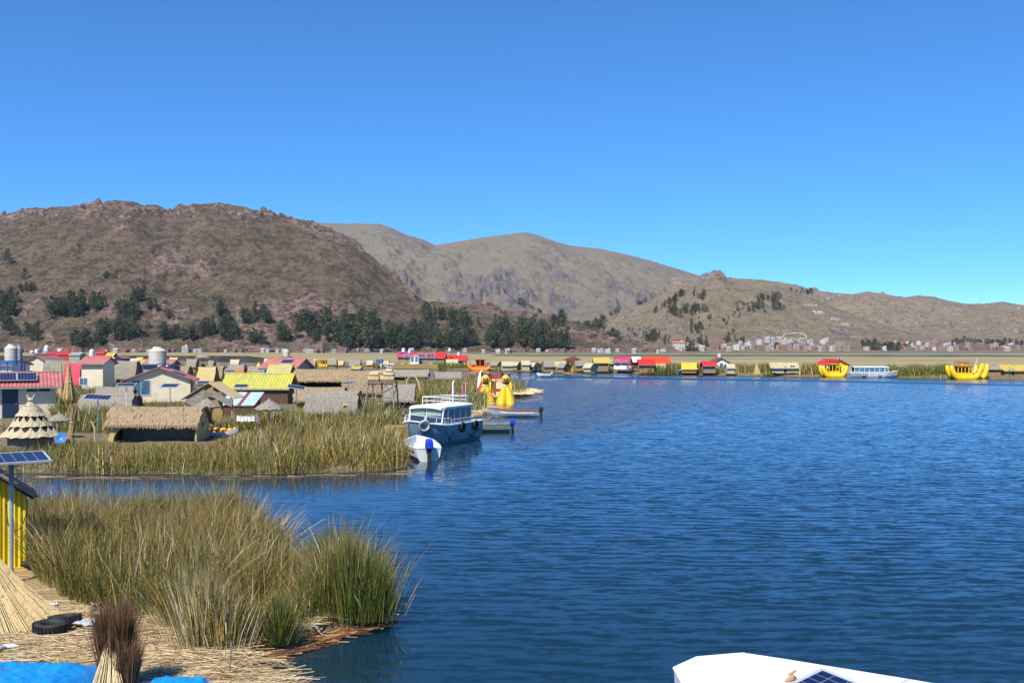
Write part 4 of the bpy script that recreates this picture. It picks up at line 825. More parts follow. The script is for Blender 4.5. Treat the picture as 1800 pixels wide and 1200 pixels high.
for k in range(7):
    f = .08+k*.145; m = MB(); m.tube([(la0[0]+(la1[0]-la0[0])*f, la0[1]+(la1[1]-la0[1])*f, la0[2]+(la1[2]-la0[2])*f), (la0[0]+12*s+(la1[0]-la0[0])*f, la0[1]+(la1[1]-la0[1])*f, la0[2]+(la1[2]-la0[2])*f)], .035, 6); m.build("rung", M_wood, lo)
for (x, yy, zz, w, h) in [(-14*s, .25, .22, 19*s, .4), (10*s, .25, .22, 24*s, .4), (-13*s, .35, .58, 16*s, .32), (12*s, .35, .58, 18*s, .32), (0, 1.2, .45, 40*s, .8), (13*s, .4, .86, 11*s, .26)]:
    b = MB(); nn = 10
    for k in range(nn):
        a = 2*math.pi*k/nn; b.tube([(x-w/2, yy+.22*math.cos(a), hp+.05+zz+h*.42*math.sin(a)), (x, yy+.25*math.cos(a), hp+.05+zz+h*.5*math.sin(a)), (x+w/2, yy+.22*math.cos(a), hp+.05+zz+h*.42*math.sin(a))], .09, 5)
    tag(b.build("reed_bale", M_pale if zz > .5 else M_thatch_y, t))
bk = thing("bucket", "pale green bucket hanging on the watch tower's ladder", "bucket", (cx-2*s, Y-.75, zg+.75)); MB().lathe([(.11, 0), (.16, .36), (.17, .37), (.15, .36), (.1, .02)], 16).build("bucket_body", mat("green_plastic", (.30, .60, .20), rough=.4), bk, smooth=True); MB().tube([(-.16, 0, .36), (-.1, 0, .5), (.1, 0, .5), (.16, 0, .36)], .012, 5).build("handle", M_steel, bk)
# laundry and loaded canoe
Y = 66.0; t = thing("washing_line", "white laundry hanging in a short row above the reeds", "washing line", (XX(432, Y), Y, zg))
for dx in (-.75, .8): MB().tube([(dx, 0, 0), (dx, 0, ZZ(728, Y)-zg)], .03, 6).build("post", M_wood, t)
MB().tube([(-.75, 0, ZZ(730, Y)-zg), (0, 0, ZZ(731, Y)-zg), (.8, 0, ZZ(728, Y)-zg)], .012, 5).build("line", M_rope, t)
for k in range(5):
    x = -.6+.24*k; zt_ = ZZ(731, Y)-zg; MB().sheet([[(x+.22*u/3, .02*math.sin(u*3+k+j), zt_-j*.11-(.03*(k % 2))) for u in range(4)] for j in range(4)], .006).build("white_cloth", M_white, t)
MB().sheet([[(.62+.2*u/3+.05*j*.4, .03*math.sin(u*3+j), ZZ(728, Y)-zg-j*.13) for u in range(4)] for j in range(5)], .006).build("blue_cloth", mat("blue_cloth", (.08, .10, .30), (.35, .33, .42), scale=8), t)
Y = 63.0; t = thing("canoe", "white canoe heaped with orange yellow buoys beside the long hut", "canoe", (XX(391, Y), Y, zg)); keep(XX(391, Y), Y-.5, 1.1, 1.2)
def skin_hull(L, B, D, n=12, bowf=.35, sternw=.75, flare=.75, sheer=.25, rake=.12):
    """open boat hull, bow towards +x: rows of sections; returns MB for the shell and gunwale points"""
    rows = []; gl, gr = [], []
    for i in range(n+1):
        u = i/n; x = -L/2+L*u; b = B/2*(sternw+(1-sternw)*min(1, u/.35)) if u < .35 else B/2*math.cos(max(0, (u-(1-bowf))/bowf)*math.pi/2)**.8 if u > 1-bowf else B/2
        zt_ = D+sheer*max(0, (u-.4)/.6)**2; kx = x+rake*L*max(0, (u-.6)/.4)**2*0
        kz = 0+.55*D*max(0, (u-.82)/.18)**2
        sec = [(x+rake*L*u*u*0, -b, zt_), (x-.0, -b*(.55+.45*flare), zt_*.45+kz*.5), (x-rake*L*max(0, (u-.7)/.3)*.3, -b*flare*.75, .06*D+kz), (x-rake*L*max(0, (u-.7)/.3)*.4, 0, -.04*D+kz)]
        row = sec+[(p[0], -p[1], p[2]) for p in reversed(sec[:-1])]
        rows.append(row); gl.append(row[0]); gr.append(row[-1])
    return rows, gl, gr
def outboard(parent, x, y, z, m_cowl, s=1.0):
    o = MB(); o.hexa([(x-.30*s, y-.16*s, z+.10*s), (x+.14*s, y-.16*s, z+.10*s), (x+.14*s, y+.16*s, z+.10*s), (x-.30*s, y+.16*s, z+.10*s), (x-.24*s, y-.13*s, z+.46*s), (x+.08*s, y-.13*s, z+.50*s), (x+.08*s, y+.13*s, z+.50*s), (x-.24*s, y+.13*s, z+.46*s)])
    mo = o.build("outboard_cowl", m_cowl, parent); bv = mo.modifiers.new("round", 'BEVEL'); bv.width = .07*s; bv.segments = 3
    k = MB(); k.box((x-.08*s, y, z-.20*s), (.18*s, .12*s, .66*s), taper=1.2); k.box((x-.10*s, y, z-.62*s), (.14*s, .06*s, .42*s)); k.box((x+.1*s, y, z+.02*s), (.22*s, .2*s, .16*s)); k.build("outboard_leg", M_black, parent)
def skiff(name, label, loc, rz, L, B, D, mh, mi, mg, cowl=None, stripe=None, group="small motor boats", bow=.35, seats=2, osc=1.0):
    t = thing(name, label, "boat", loc, rz, group); rows, gl, gr = skin_hull(L, B, D, bowf=bow)
    m = MB(); m.sheet(rows); n = len(rows[0]); m.f.append(tuple(range(n-1, -1, -1))); h = m.build("hull", mh, t, smooth=False); so2 = h.modifiers.new("thick", 'SOLIDIFY'); so2.thickness = .05; so2.offset = 0
    g = MB(); g.tube([(p[0], p[1], p[2]+.02) for p in gl], .045, 6); g.tube([(p[0], p[1], p[2]+.02) for p in gr], .045, 6); g.tube([(gl[0][0], gl[0][1], gl[0][2]+.02), (gr[0][0], gr[0][1], gr[0][2]+.02)], .045, 6); g.build("gunwale", mg, t)
    for k in range(seats): MB().box((-L*.22+L*.3*k, 0, D*.66), (.3, B*.86, .05)).build("seat", mi, t)
    fl = MB().sheet([[(r[2][0], r[2][1]*.9, .16*D+.05), (r[4][0], r[4][1]*.9, .16*D+.05)] for r in rows[:10]]); fl.build("floor", mi, t)
    if stripe:
        for sd, rr in ((-1, gl), (1, gr)):
            st = MB(); st.sheet([[(p[0], p[1]*.995+sd*.035, p[2]-.10), (p[0], p[1]*.97+sd*.035, p[2]-.20)] for p in rr[1:10]]); q = st.build("stripe", stripe, t); sm = q.modifiers.new("thick", 'SOLIDIFY'); sm.thickness = .02
    if cowl: outboard(t, -L/2-.12, 0, D*.85, cowl, osc)
    return t
M_boatw = mat("white_boat_paint", (.74, .76, .76), (.62, .64, .64), scale=3, rough=.35)
M_alub = mat("boat_aluminium", (.62, .66, .68), (.45, .49, .52), scale=3, stretch=(1, 1, 3), rough=.35, metal=.5)
M_dgrey = mat("dark_boat_interior", (.12, .13, .13), (.2, .2, .19), scale=4)
rows, gl, gr = skin_hull(2.0, .8, .34); m = MB().sheet(rows); m.build("hull", M_boatw, t)
for k in range(9): MB().lathe([(.02, -.15), (.11, -.10), (.14, 0), (.11, .10), (.02, .15)], 10, (-.85+.2*k, (-.12 if k % 2 else .12), .40+.03*(k % 3))).build("buoy", mat("orange_yellow_plastic", (.90, .42, .02), (.80, .33, .02), scale=3, rough=.4), t, smooth=True)
mid_reeds()
# ---------------------------------------------------------------- boats beside the village island
def tour_boat(name, label, loc, rz, L, B, m_hull, m_top, m_trim, cab0, cab1, free, hcab, nwin, group=None, glass=M_glass, curtain=True, rails=True, fenders=3, bowr=.33):
    """passenger launch, bow towards local +x"""
    t = thing(name, label, "tour boat", loc, rz, group)
    rows = []; n = 22; top = []
    for i in range(n+1):
        u = i/n; x = -L/2+L*u; v = max(0, (u-(1-bowr))/bowr); b = B/2*(1-v**2.2)+.03; zt = free+.38*v**1.5
        rake = .55*v; kz = .45*v*v
        sec = [(x+rake*.35, -b, zt), (x+rake*.22, -b*(.97-.10*v), zt*.62), (x, -b*(.90-.22*v), .25+kz*.4), (x-rake*.5, -b*(.74-.3*v), -.12+kz*.5), (x-rake*.6, 0, -.32+kz)]
        rows.append(sec+[(p[0], -p[1], p[2]) for p in reversed(sec[:-1])]); top.append((x+rake*.35, b, zt))
    m = MB().sheet(rows); k = len(rows[0]); m.f.append(tuple(range(k-1, -1, -1))); hull = m.build("hull", m_hull, t, smooth=False)
    d = MB().sheet([[(p[0], -p[1], p[2]-.02), (p[0], p[1], p[2]-.02)] for p in top]); d.build("deck", m_top, t)
    g = MB()
    for s in (-1, 1): g.tube([(p[0], s*p[1], p[2]+.02) for p in top], .06, 6)
    g.tube([(top[0][0], -B/2, free+.02), (top[0][0], B/2, free+.02)], .06, 6); g.build("rubbing_strake", m_trim, t)
    # cabin: lower sill, pillars, glass, roof
    xa, xb = cab0, cab1; w = B/2-.22; z0 = free; z1 = free+hcab; sl = .42*hcab*.55
    sill = MB(); sill.hexa([(xa, -w, z0), (xb, -w, z0), (xb, w, z0), (xa, w, z0), (xa, -w, z0+.16), (xb-.03, -w, z0+.16), (xb-.03, w, z0+.16), (xa, w, z0+.16)]); sill.build("cabin_sill", m_top, t)
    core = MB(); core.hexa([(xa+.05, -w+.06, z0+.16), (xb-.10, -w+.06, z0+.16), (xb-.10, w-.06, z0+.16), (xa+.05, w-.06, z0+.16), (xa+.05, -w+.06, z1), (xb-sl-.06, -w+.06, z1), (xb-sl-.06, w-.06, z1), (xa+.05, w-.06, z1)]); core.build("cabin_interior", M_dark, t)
    step = (xb-xa-.9)/nwin; pil = lambda pts, r: MB().tube(pts, r, 6).build("cabin_pillar", m_top, t)
    for s in (-1, 1):
        for i in range(nwin+1): MB().box((xa+.05+step*i, s*w, (z0+z1)/2+.08), (.07, .06, z1-z0-.16)).build("cabin_pillar", m_top, t)
        pil([(xb-.05, s*w, z0+.16), (xb-sl, s*w, z1)], .055); pil([(xb-.72, s*w, z0+.16), (xb-.72-.12, s*w, z1)], .045)
    pil([(xb-.05, 0, z0+.16), (xb-sl, 0, z1)], .04)
    for s in (-1, 1):
        for i in range(nwin):
            gq = MB().box((xa+.05+step*(i+.5), s*(w-.012), (z0+z1)/2+.08), (step-.07, .014, z1-z0-.2)); gq.build("side_window", glass, t)
        gq = MB(); gq.extr([(xb-.72, z0+.17), (xb-.12, z0+.17), (xb-sl-.06, z1-.02), (xb-.82, z1-.02)], s*(w-.012)-.006, s*(w-.012)+.006, 'y'); gq.build("quarter_window", glass, t)
    for s in (-1, 1):
        ws = MB(); y0, y1 = (.03, w-.04) if s > 0 else (-w+.04, -.03)
        ws.slab([(xb-.05, y0, z0+.2), (xb-.05, y1, z0+.2), (xb-sl, y1, z1-.02), (xb-sl, y0, z1-.02)], .015); wo = ws.build("windshield", glass, t)
        if curtain:
            gr = []; nn = 30
            for j in range(3):
                f = 1-.25*j-(.02 if j == 2 else 0); gr.append([(xb-.05-(sl-.05)*f+.035+.018*math.cos(i*1.9), y0+.05+(y1-y0-.10)*i/nn, z0+.2+(z1-z0-.25)*f+(.015*math.cos(i*1.9) if j == 2 else 0)) for i in range(nn+1)])
            MB().sheet(gr).build("curtain", mat("sage_curtain", (.30, .36, .33), (.24, .30, .27), scale=3), wo)
    ro = MB(); rg = []
    for i in range(11):
        u = i/10; x = xa-.15+(xb-sl+.30-xa+.15)*u; ww = (w+.10)*(1 if u < .9 else 1-(u-.9)*1.2)
        rg.append([(x, ww*v, z1+.10+.10*(1-v*v)-(.03 if abs(v) > .95 else 0)-(.05 if u > .95 else 0)) for v in [-1, -.9, -.5, 0, .5, .9, 1]])
    ro.sheet(rg, .13); rf = ro.build("roof", m_top, t)
    if rails:
        ra = MB(); zr = z1+.62
        xs = [xa+.1, xa+.1+(xb-xa)*.25, xa+.1+(xb-xa)*.5]
        for s in (-1, 1):
            ra.tube([(xs[0], s*w*.85, zr), (xs[-1]+.5, s*w*.85, zr)], .028, 6); ra.tube([(xs[0], s*w*.85, zr-.25), (xs[-1]+.5, s*w*.85, zr-.25)], .02, 6)
            for x in xs+[xs[-1]+.5]: ra.tube([(x, s*w*.85, z1+.08), (x, s*w*.85, zr)], .024, 6)
        for x in (xs[0], xs[-1]+.5): ra.tube([(x, -w*.85, zr), (x, w*.85, zr)], .028, 6); ra.tube([(x, -w*.85, zr-.25), (x, w*.85, zr-.25)], .02, 6)
        ra.build("roof_railing", M_white, rf)
        br = MB(); pts = [(p[0]-.05, p[1]-.06, p[2]+.42) for p in top if p[0] > cab1-.9]
        br.tube(pts+[(q[0], -q[1], q[2]) for q in reversed(pts)], .026, 6)
        for p in pts[::2]:
            for s in (-1, 1): br.tube([(p[0]+.03, s*p[1], p[2]-.42), (p[0], s*p[1], p[2])], .02, 5)
        br.build("bow_railing", M_white, t)
        sr = MB()
        for s in (-1, 1):
            sr.tube([(-L/2+.1, s*(B/2-.06), free+.32), (cab1-1.0, s*(B/2-.04), free+.32)], .022, 5); 
            for i in range(11): x = -L/2+.1+(cab1-1.1+L/2)*i/10; sr.tube([(x, s*(B/2-.05), free), (x, s*(B/2-.05), free+.32)], .018, 5)
        for x in (-L/2+.1,):
            for s in (-1, 1): sr.tube([(x, s*(B/2-.06), free), (x, s*(B/2-.06), free+.62)], .025, 5)
            sr.tube([(x, -B/2+.06, free+.62), (x, B/2-.06, free+.62)], .025, 5)
        sr.build("side_railing", M_white, t)
        mp = MB(); mp.tube([(xa+1.0, .35, z1+.1), (xa+1.0, .35, z1+1.35), (xa+.98, .35, z1+1.52), (xa+.85, .35, z1+1.58)], .055, 8); mp.build("exhaust_pipe", M_white, rf)
    return t, top
M_hullb = mat("slate_blue_hull_paint", (.23, .29, .335), (.165, .225, .275), scale=1.2, detail=6, rough=.25, spec=.6)
HB = 24
rz = math.atan2(-math.cos(R(HB)), -math.sin(R(HB)))
tb, top = tour_boat("tour_boat", "slate blue and white cabin tour boat moored at the reed point", (XX(771, 63.2), 63.2, 0), rz, 7.2, 2.75, M_hullb, M_white, M_white, -2.3, 1.75, 1.24, 1.06, 4)
M_logo = mat("dark_blue_marking", (.008, .018, .085), rough=.4); M_logor = mat("red_marking", (.35, .03, .06), rough=.4)
def hull_y(x, z): return 2.75/2*(.90+.07*min(1, max(0, z/.8)))+.02
def mark(strokes, m, nm):   # painted strokes on the port side (local +y): x along the hull, z up
    b = MB()
    for (x0, z0, x1, z1, w) in strokes:
        d = Vector((x1-x0, z1-z0)); d = d.normalized(); nx, nz = -d.y*w/2, d.x*w/2
        q = [(x0+nx, z0+nz), (x0-nx, z0-nz), (x1-nx, z1-nz), (x1+nx, z1+nz)]
        b.add([(x, hull_y(x, z)+.012, z) for x, z in q]+[(x, hull_y(x, z)-.01, z) for x, z in q], [(0, 1, 2, 3), (4, 7, 6, 5), (0, 4, 5, 1), (1, 5, 6, 2), (2, 6, 7, 3), (3, 7, 4, 0)])
    b.build(nm, m, tb)
mark([(1.55, .98, .88, .22, .13), (.88, .22, .42, .92, .10), (1.05, 1.02, .75, .86, .10), (.80, .86, .50, 1.02, .09), (.50, 1.02, .42, .78, .09), (.62, .78, .42, .62, .09)], M_logo, "bow_logo")
mark([(-1.5, .55, -2.1, .32, .09), (-2.1, .32, -2.9, .68, .10), (-2.9, .68, -3.2, .62, .07), (-1.7, .24, -2.5, .26, .05)], M_logo, "stern_logo"); mark([(-2.95, .80, -3.15, .62, .10)], M_logor, "stern_logo_tip")
for i, (x, tx) in enumerate([(-.5, 0), (-2.35, 0), (-3.78, .02)]):
    f = MB().torus((x, 2.75/2+.10 if i < 2 else .95, 1.02), .24, .09, 'y', 20, 8); f.build("tyre_fender", M_black, tb, smooth=True)
f = MB().torus((0, 0, 0), .30, .075, 'x', 24, 8); fo = f.build("lifebuoy", mat("grey_white_buoy", (.62, .62, .6), (.2, .2, .2), scale=2, rough=.5), tb, smooth=True); fo.location = (3.15, .72, 1.32); fo.rotation_euler = (0, R(8), R(48))
# flag at the stern
t = thing("flag", "small red and white striped flag on a staff at the tour boat's stern", "flag", (XX(818, 67.5), 67.5, 2.3)); MB().tube([(0, 0, -1.2), (0, 0, 1.45)], .02, 6).build("staff", M_white, t)
for k, mm in enumerate((M_red, M_white, M_red)):
    MB().sheet([[(-.02-.11*(k+i/3), .05*math.sin((k+i/3)*2.4), 1.42-.72*j/4-.20*(k+i/3)*(1-.3*j/4)-.0) for i in range(4)] for j in range(5)], .005).build("flag_band", mm, t)
M_bluec = mat("blue_motor_cover", (.012, .03, .42), (.02, .05, .5), scale=3, rough=.4); M_blackc = mat("black_motor_cowl", (.02, .02, .03), rough=.35)
M_hullg = mat("green_grey_boat_metal", (.22, .26, .23), (.14, .17, .15), scale=2, stretch=(1, 1, 2), detail=7, rough=.5)
Y = 53.2; skiff("motor_boat", "white open motor boat with a royal blue outboard, stern towards the viewer", (XX(742, 55.2), 55.2, -.12), R(103), 5.0, 1.75, .80, M_boatw, M_white, M_boatw, M_bluec, stripe=M_dgrey, osc=1.35)
skiff("motor_boat", "grey green metal boat with a blue outboard behind the tour boat's stern", (XX(862, 71.5)-.2, 71.5, -.05), R(180), 3.2, 1.4, .62, M_hullg, M_dgrey, M_hullg, M_bluec)
skiff("motor_boat", "long narrow silver boat with a maroon rim and dark outboard", (XX(902, 86.8), 86.8, -.06), R(177), 4.5, 1.25, .60, M_alub, M_dgrey, M_mr, M_blackc, stripe=M_white, bow=.5)
# puma headed twin hull reed boat
M_yb = mat("yellow_boat_skin", (.82, .50, .02), (.72, .42, .02), scale=2.5, stretch=(1, 1, .4), detail=6, rough=.5, bump=.15); M_redp = mat("red_boat_paint", (.42, .03, .025), (.34, .02, .02), scale=3, rough=.5); M_crm = mat("cream_panel", (.75, .64, .46), (.68, .57, .40), scale=2)
Y = 107.5; t = thing("twin_hull_boat", "yellow twin hull reed boat with two horned cat heads facing the viewer", "reed boat", (XX(872, Y), Y+1.0, 0), R(0), None)
def prow(px, wpx, side):
    x0 = XX(px, Y)-XX(872, Y); w = wpx/F*Y/2
    for s in (-1, 1):   # two bulging lobes per prow
        g = []; n = 14
        for j in range(n+1):
            v = j/n; z = -.15+2.1*v; k = (1-v**1.5)**.9; rx = w*(.15+.43*k); ry = .35+1.25*k*(1-.5*v); cx = x0+s*(w*.10+w*.36*k); cy2 = .25*v+.9*(1-k)*.0-.1-k*.25
            g.append([(cx+rx*math.cos(a), cy2+ry*math.sin(a), z) for a in [2*math.pi*i/16 for i in range(17)]])
        MB().sheet(g).build("prow_lobe", M_yb, t, smooth=True)
    # long hull behind
    for s in (-1, 1):
        g = []
        for j in range(15):
            u = j/14; yy = .3+8.5*u; up = 1.6*max(0, (u-.75)/.25)**2; r = w*.52*(1-.55*max(0, (u-.6)/.4)**1.5); g.append([(x0+s*w*.38+r*math.cos(a), yy, .28+up+r*.85*math.sin(a)) for a in [2*math.pi*i/14 for i in range(15)]])
        MB().sheet(g).build("hull", M_yb, t, smooth=True)
    MB().lathe([(w*1.02, -.22), (w*1.05, .06)], 20, (x0, -.2, 0)).build("waterline_band", M_blackc, t)
    MB().torus((x0, .05, 1.95), .30, .12, 'z', 18, 6).build("collar", mat("pale_collar", (.72, .66, .42), rough=.8), t, smooth=True)
    hd = MB(); hd.lathe([(.10, -.02), (.30, .10), (.38, .34), (.36, .55), (.27, .72), (.08, .78)], 16, (0, 0, 0)); ho = hd.build("head", M_yb, t, smooth=True); ho.location = (x0, -.02, 1.98); ho.scale = (1.3, 1.0, 1.45)
    mz = MB(); mz.lathe([(.02, -.02), (.19, .0), (.25, .14), (.20, .34), (.08, .42)], 12); mo = mz.build("muzzle", M_bwood, ho, smooth=True); mo.location = (0, -.22, .12)
    for s in (-1, 1):
        er = MB(); er.lathe([(.16, -.10), (.12, .10), (.01, .32)], 8); eo = er.build("ear", M_blackc, ho); eo.location = (s*.25, 0, .74); eo.rotation_euler = (0, s*.25, 0)
        ey = MB(); ey.lathe([(.02, -.05), (.06, -.02), (.06, .02), (.02, .05)], 10); yo = ey.build("eye", M_blackc, ho, smooth=True); yo.location = (s*.15, -.34, .50)
prow(853, 33, -1); prow(889, 35, 1)
hx = lambda px: XX(px, Y)-XX(872, Y)
MB().box((0, 3.6, .75), (hx(893)-hx(851), 5.6, .16)).build("deck", M_crm, t)
MB().box((hx(878), .75, 1.95), (hx(884)-hx(871), .06, .78)).build("upper_panel", M_crm, t); MB().box((hx(878), .75, .98), (hx(884)-hx(871), .06, .5)).build("lower_panel", M_crm, t); MB().box((hx(878), .8, 1.4), (hx(884)-hx(871), .05, .34)).build("dark_window", M_redp, t)
MB().box((hx(871), 3.6, 2.42), (hx(884)-hx(857), 5.0, .08)).build("upper_deck", M_crm, t)
for px in (857, 863, 871, 884):
    for yy in (1.0, 5.9): MB().box((hx(px), yy, 1.95), (.09, .09, 2.3)).build("post", M_redp, t)
rl = MB()
for yy in (1.0, 5.9):
    rl.box((hx(870.5), yy, 3.05), (hx(884)-hx(857), .06, .07)); rl.box((hx(870.5), yy, 2.78), (hx(884)-hx(857), .04, .05))
    for k in range(9): rl.box((hx(857)+(hx(884)-hx(857))*k/8, yy, 2.74), (.04, .04, .56))
for px in (857, 884): rl.box((hx(px), 3.45, 3.05), (.06, 4.84, .07))
rl.build("railing", M_redp, t)
rc = MB(); rc.tube([(hx(845), 3.0, .8), (hx(842), 4.2, 1.7), (hx(841), 5.2, 2.6), (hx(842), 5.7, 3.15), (hx(844), 5.6, 3.45)], [.55, .42, .3, .22, .10], 10); rc.build("stern_curl", M_crm, t, smooth=True)
rc = MB(); rc.tube([(hx(843), 1.6, .3), (hx(842), 2.1, 1.2), (hx(846), 2.2, 1.75), (hx(848), 2.2, 2.5)], [.45, .42, .36, .2], 10); rc.build("red_side_body", M_redp, t, smooth=True)
# straw spit and mat at the moorings
strands("mooring_straw", g2([(690, 790), (735, 770), (830, 740), (872, 722), (866, 716), (830, 722), (760, 745), (700, 770)]), 900, lambda x, y: x*0+.42, 71, .5, 1.6, .05, .3, .5, [[.50, .38, .20], [.36, .24, .11], [.55, .44, .26], [.24, .13, .06]])
strands("spit_straw", g2([(898, 700), (905, 686), (925, 690), (947, 693), (938, 696), (915, 700)]), 500, lambda x, y: x*0+.35+.2*rng.random(len(x)), 72, 1.0, 2.6, .09, .1, .35, [[.60, .46, .22], [.48, .34, .15], [.66, .54, .30]])
o = MB().extr([(-1.5, 0), (.2, .1), (.3, 1.0), (-.9, 1.05)], -.7, .7, 'y').build("mooring_mat", M_mat); o.location = (XX(712, 62), 60.9, .25); o.rotation_euler = (0, 0, .5); tag(o, "brown reed mat heaped under the tour boat's bow", "reed mat")
# ---------------------------------------------------------------- things on the near island
Y = 25.6; zn = .28
# yellow corrugated hut
xr = XX(47, Y); t = thing("yellow_hut", "bright yellow corrugated hut with a black lined thatch roof, cut by the frame edge", "hut", (xr, Y, zn), R(27)); keep(xr-1, Y, 1, 1)
z0, z1, z2 = ZZ(995, Y)-zn, ZZ(862, Y)-zn, ZZ(808, Y)-zn+.15
M_cory = mat("yellow_corrugated_paint", (.80, .62, .02), (.62, .46, .02), scale=1.6, stretch=(3, 1, .35), detail=8, rough=.45)
g = []
for j in range(8):
    v = j/7; row = []
    for i in range(81):
        u = i/80; x = -2.4*(1-u); ztop = z1+(z2+.2-z1)*min(1, (1-u)*2.4/1.5); row.append((x, .028*math.cos(u*2.4/.115*2*math.pi), z0+(ztop-z0)*v))
    g.append(row)
MB().sheet(g, .0).build("front_wall", M_cory, t); 
MB().box((-.02, .3, (z0+z1)/2+.05), (.05, .5, z1-z0+.1)).build("side_wall", M_cory, t)
MB().box((-1.2, -.02, z0-.06), (2.46, .10, .13)).build("base_board", mat("ochre_board", (.62, .44, .06), (.5, .34, .05), scale=4), t)
MB().box((-1.2, .3, z0-.2), (2.3, .6, .16)).build("floor_joist", M_bwood, t)
MB().box((-1.55, -.05, (z0+1.5)/2+.3), (.85, .06, 1.9)).build("door", M_navy, t)
rf = MB(); rf.slab([(-1.5, -.45, z2+.28), (.22, -.45, z1-.05), (.22, .5, z1-.05), (-1.5, .5, z2+.28)], .16); ro = rf.build("roof", M_black, t)
rf = MB(); rf.slab([(-3.0, -.45, z1-.05), (-1.5, -.45, z2+.28), (-1.5, .5, z2+.28), (-3.0, .5, z1-.05)], .16); rf.build("roof_slope", M_black, t)
bd = MB(); bd.tube([(-1.5, -.47, z2+.20), (.24, -.47, z1-.12)], .05, 6); bd.build("barge_pole", M_wood, ro)
hb = MB(); hb.tube([(.02, -.10, z1-.2), (.0, -.12, z1-.55), (-.12, -.12, z1-.92), (-.28, -.12, z1-1.0), (-.42, -.12, z1-.85), (-.48, -.1, z1-.3)], .012, 6); hb.build("hanging_cable", M_black, t)
lp = MB(); lp.lathe([(.01, -.07), (.05, -.05), (.065, 0), (.05, .05), (.02, .07)], 12, (-.95, -.5, z2+.12)); lp.build("bulb", M_yelp, t, smooth=True)
MB().torus((.12, .2, .18), .26, .10, 'z', 22, 8).build("tyre_footing", M_black, t, smooth=True)
# panel on a grey post
Y = 24.2; xp = XX(20, Y); t = thing("solar_panel_post", "big solar panel on a grey steel pole in front of the yellow hut", "solar panel", (xp, Y, zn), 0, None)
zp = ZZ(808, Y)-zn; MB().tube([(0, 0, -.1), (0, 0, zp-.1)], .052, 10).build("pole", mat("grey_pole_paint", (.30, .36, .40), (.24, .29, .33), scale=3, rough=.5), t); MB().tube([(0, 0, zp-.62), (0, 0, zp-.08)], .06, 10).build("pole_sleeve", M_dgrey, t)
pv_panel(t, (.0, .1, zp+.03), 1.5, .98, R(9), R(0), R(36), "panel")
MB().tube([(-.25, .1, zp-.35), (0, 0, zp-.25), (.2, .12, zp-.06)], .02, 6).build("strut", M_steel, t)
# big leaning sheaf of reeds
def sheaf(name, label, apex, base_c, rx, ry, n, m, seed, th=.011, zb=None, cut=0.0):
    t = thing(name, label, "reed bundle", (base_c[0], base_c[1], zn)); rr = random.Random(seed); b = MB(); ax, ay, az = apex[0]-base_c[0], apex[1]-base_c[1], apex[2]-zn
    for i in range(n):
        a = rr.random()*6.283; d = rr.random()**.35; x, y = rx*d*math.cos(a), ry*d*math.sin(a); e = rr.uniform(-.10, .12); k = rr.uniform(.93, 1.04)
        p0 = (x*(1+e), y*(1+e), .015+rr.random()*.03); p2 = (ax+(x*.10), ay+(y*.10), az*k); mid = tuple((p0[j]+p2[j])/2 for j in (0, 1))+((p0[2]+p2[2])/2-.07,)
        b.tube([p0, mid, p2], [th, th*.9, th*.6], 4, cap=False)
    b.build("reed_stems", m, t); return t
Mst = mat("pale_cut_stems", (.60, .44, .20), (.42, .28, .11), scale=5, stretch=(3, 3, .5), detail=5, rough=.6, c3=(.66, .52, .28))
Y = 20.6; t = sheaf("reed_sheaf", "great leaning sheaf of pale cut reeds spread like a skirt beside the black tyres", (XX(-45, 21.5), 21.6, ZZ(960, 21.5)), (XX(-25, Y), Y, zn), 1.55, .95, 1500, Mst, 81)
rp = MB(); pts = [(-1.2+.2*i, -.80+.045*i, 1.02-.02*i+.015*(i % 2)) for i in range(10)]
# black tyres
def tyre(px, py, label, rx, yaw, squash=1.0, R1=.30, r=.12):
    x, y, z = G(px, py, zn+.05); t = thing("old_tyre", label, "tyre", (x, y, zn+.13)); o = MB().torus((0, 0, 0), R1, r, 'z', 28, 10); b = o.build("tyre_casing", M_black, t, smooth=True); b.scale = (1, squash, 1); t.rotation_euler = (R(rx), 0, R(yaw))
    k = MB()
    for i in range(28):
        a = 2*math.pi*i/28; k.box(((R1+r)*math.cos(a), (R1+r)*math.sin(a)*squash, 0), (.02, .05, .15), a)
    k.build("tread", M_black, t); return t
tyre(89, 1107, "flat black tyre lying in front at the foot of the reed sheaf", 4, 0, .8, .25, .095); tyre(114, 1094, "black tyre half tucked behind the front tyre", -6, 20, .75, .23, .09)
# dark brown standing bundle
def plume(px, Y, h, rad, n, label, seed, splay, w=.009):
    r = np.random.default_rng(seed); a = r.random(n)*6.283; d = rad*np.sqrt(r.random(n)); xy = np.stack([np.cos(a)*d, np.sin(a)*d], 1)
    global PAL; keepp = PAL; PAL = np.array([[.085, .032, .014], [.15, .062, .026], [.23, .11, .045], [.33, .19, .085], [.11, .045, .02], [.19, .09, .04]])
    o = reeds("dark_reed_bundle", xy, h*(.55+.45*r.random(n)), w, seed, np.tile([.3, .3, .2, .08, .2, .2], (n, 1)), z0=0, lean=.07, droop=.16, snap=.07, splay=xy/rad*splay, tag_kind=None); PAL = keepp
    o.location = (XX(px, Y), Y, zn); return tag(o, label, "reed bundle")
plume(201, 16.6, 1.66, .19, 2600, "dark brown standing bundle of dry reeds between the blue tarpaulins", 9, .02)
plume(226, 16.35, 1.12, .10, 600, "short brown reed bundle leaning against the tall dark bundle", 12, .06)
sheaf("reed_sheaf", "tan cut reed stems fanned at the dark bundle's foot", (XX(195, 16.5), 16.5, 1.35), (XX(192, 16.2), 16.15, zn),   .34, .28, 200, Mst, 83, th=.009)
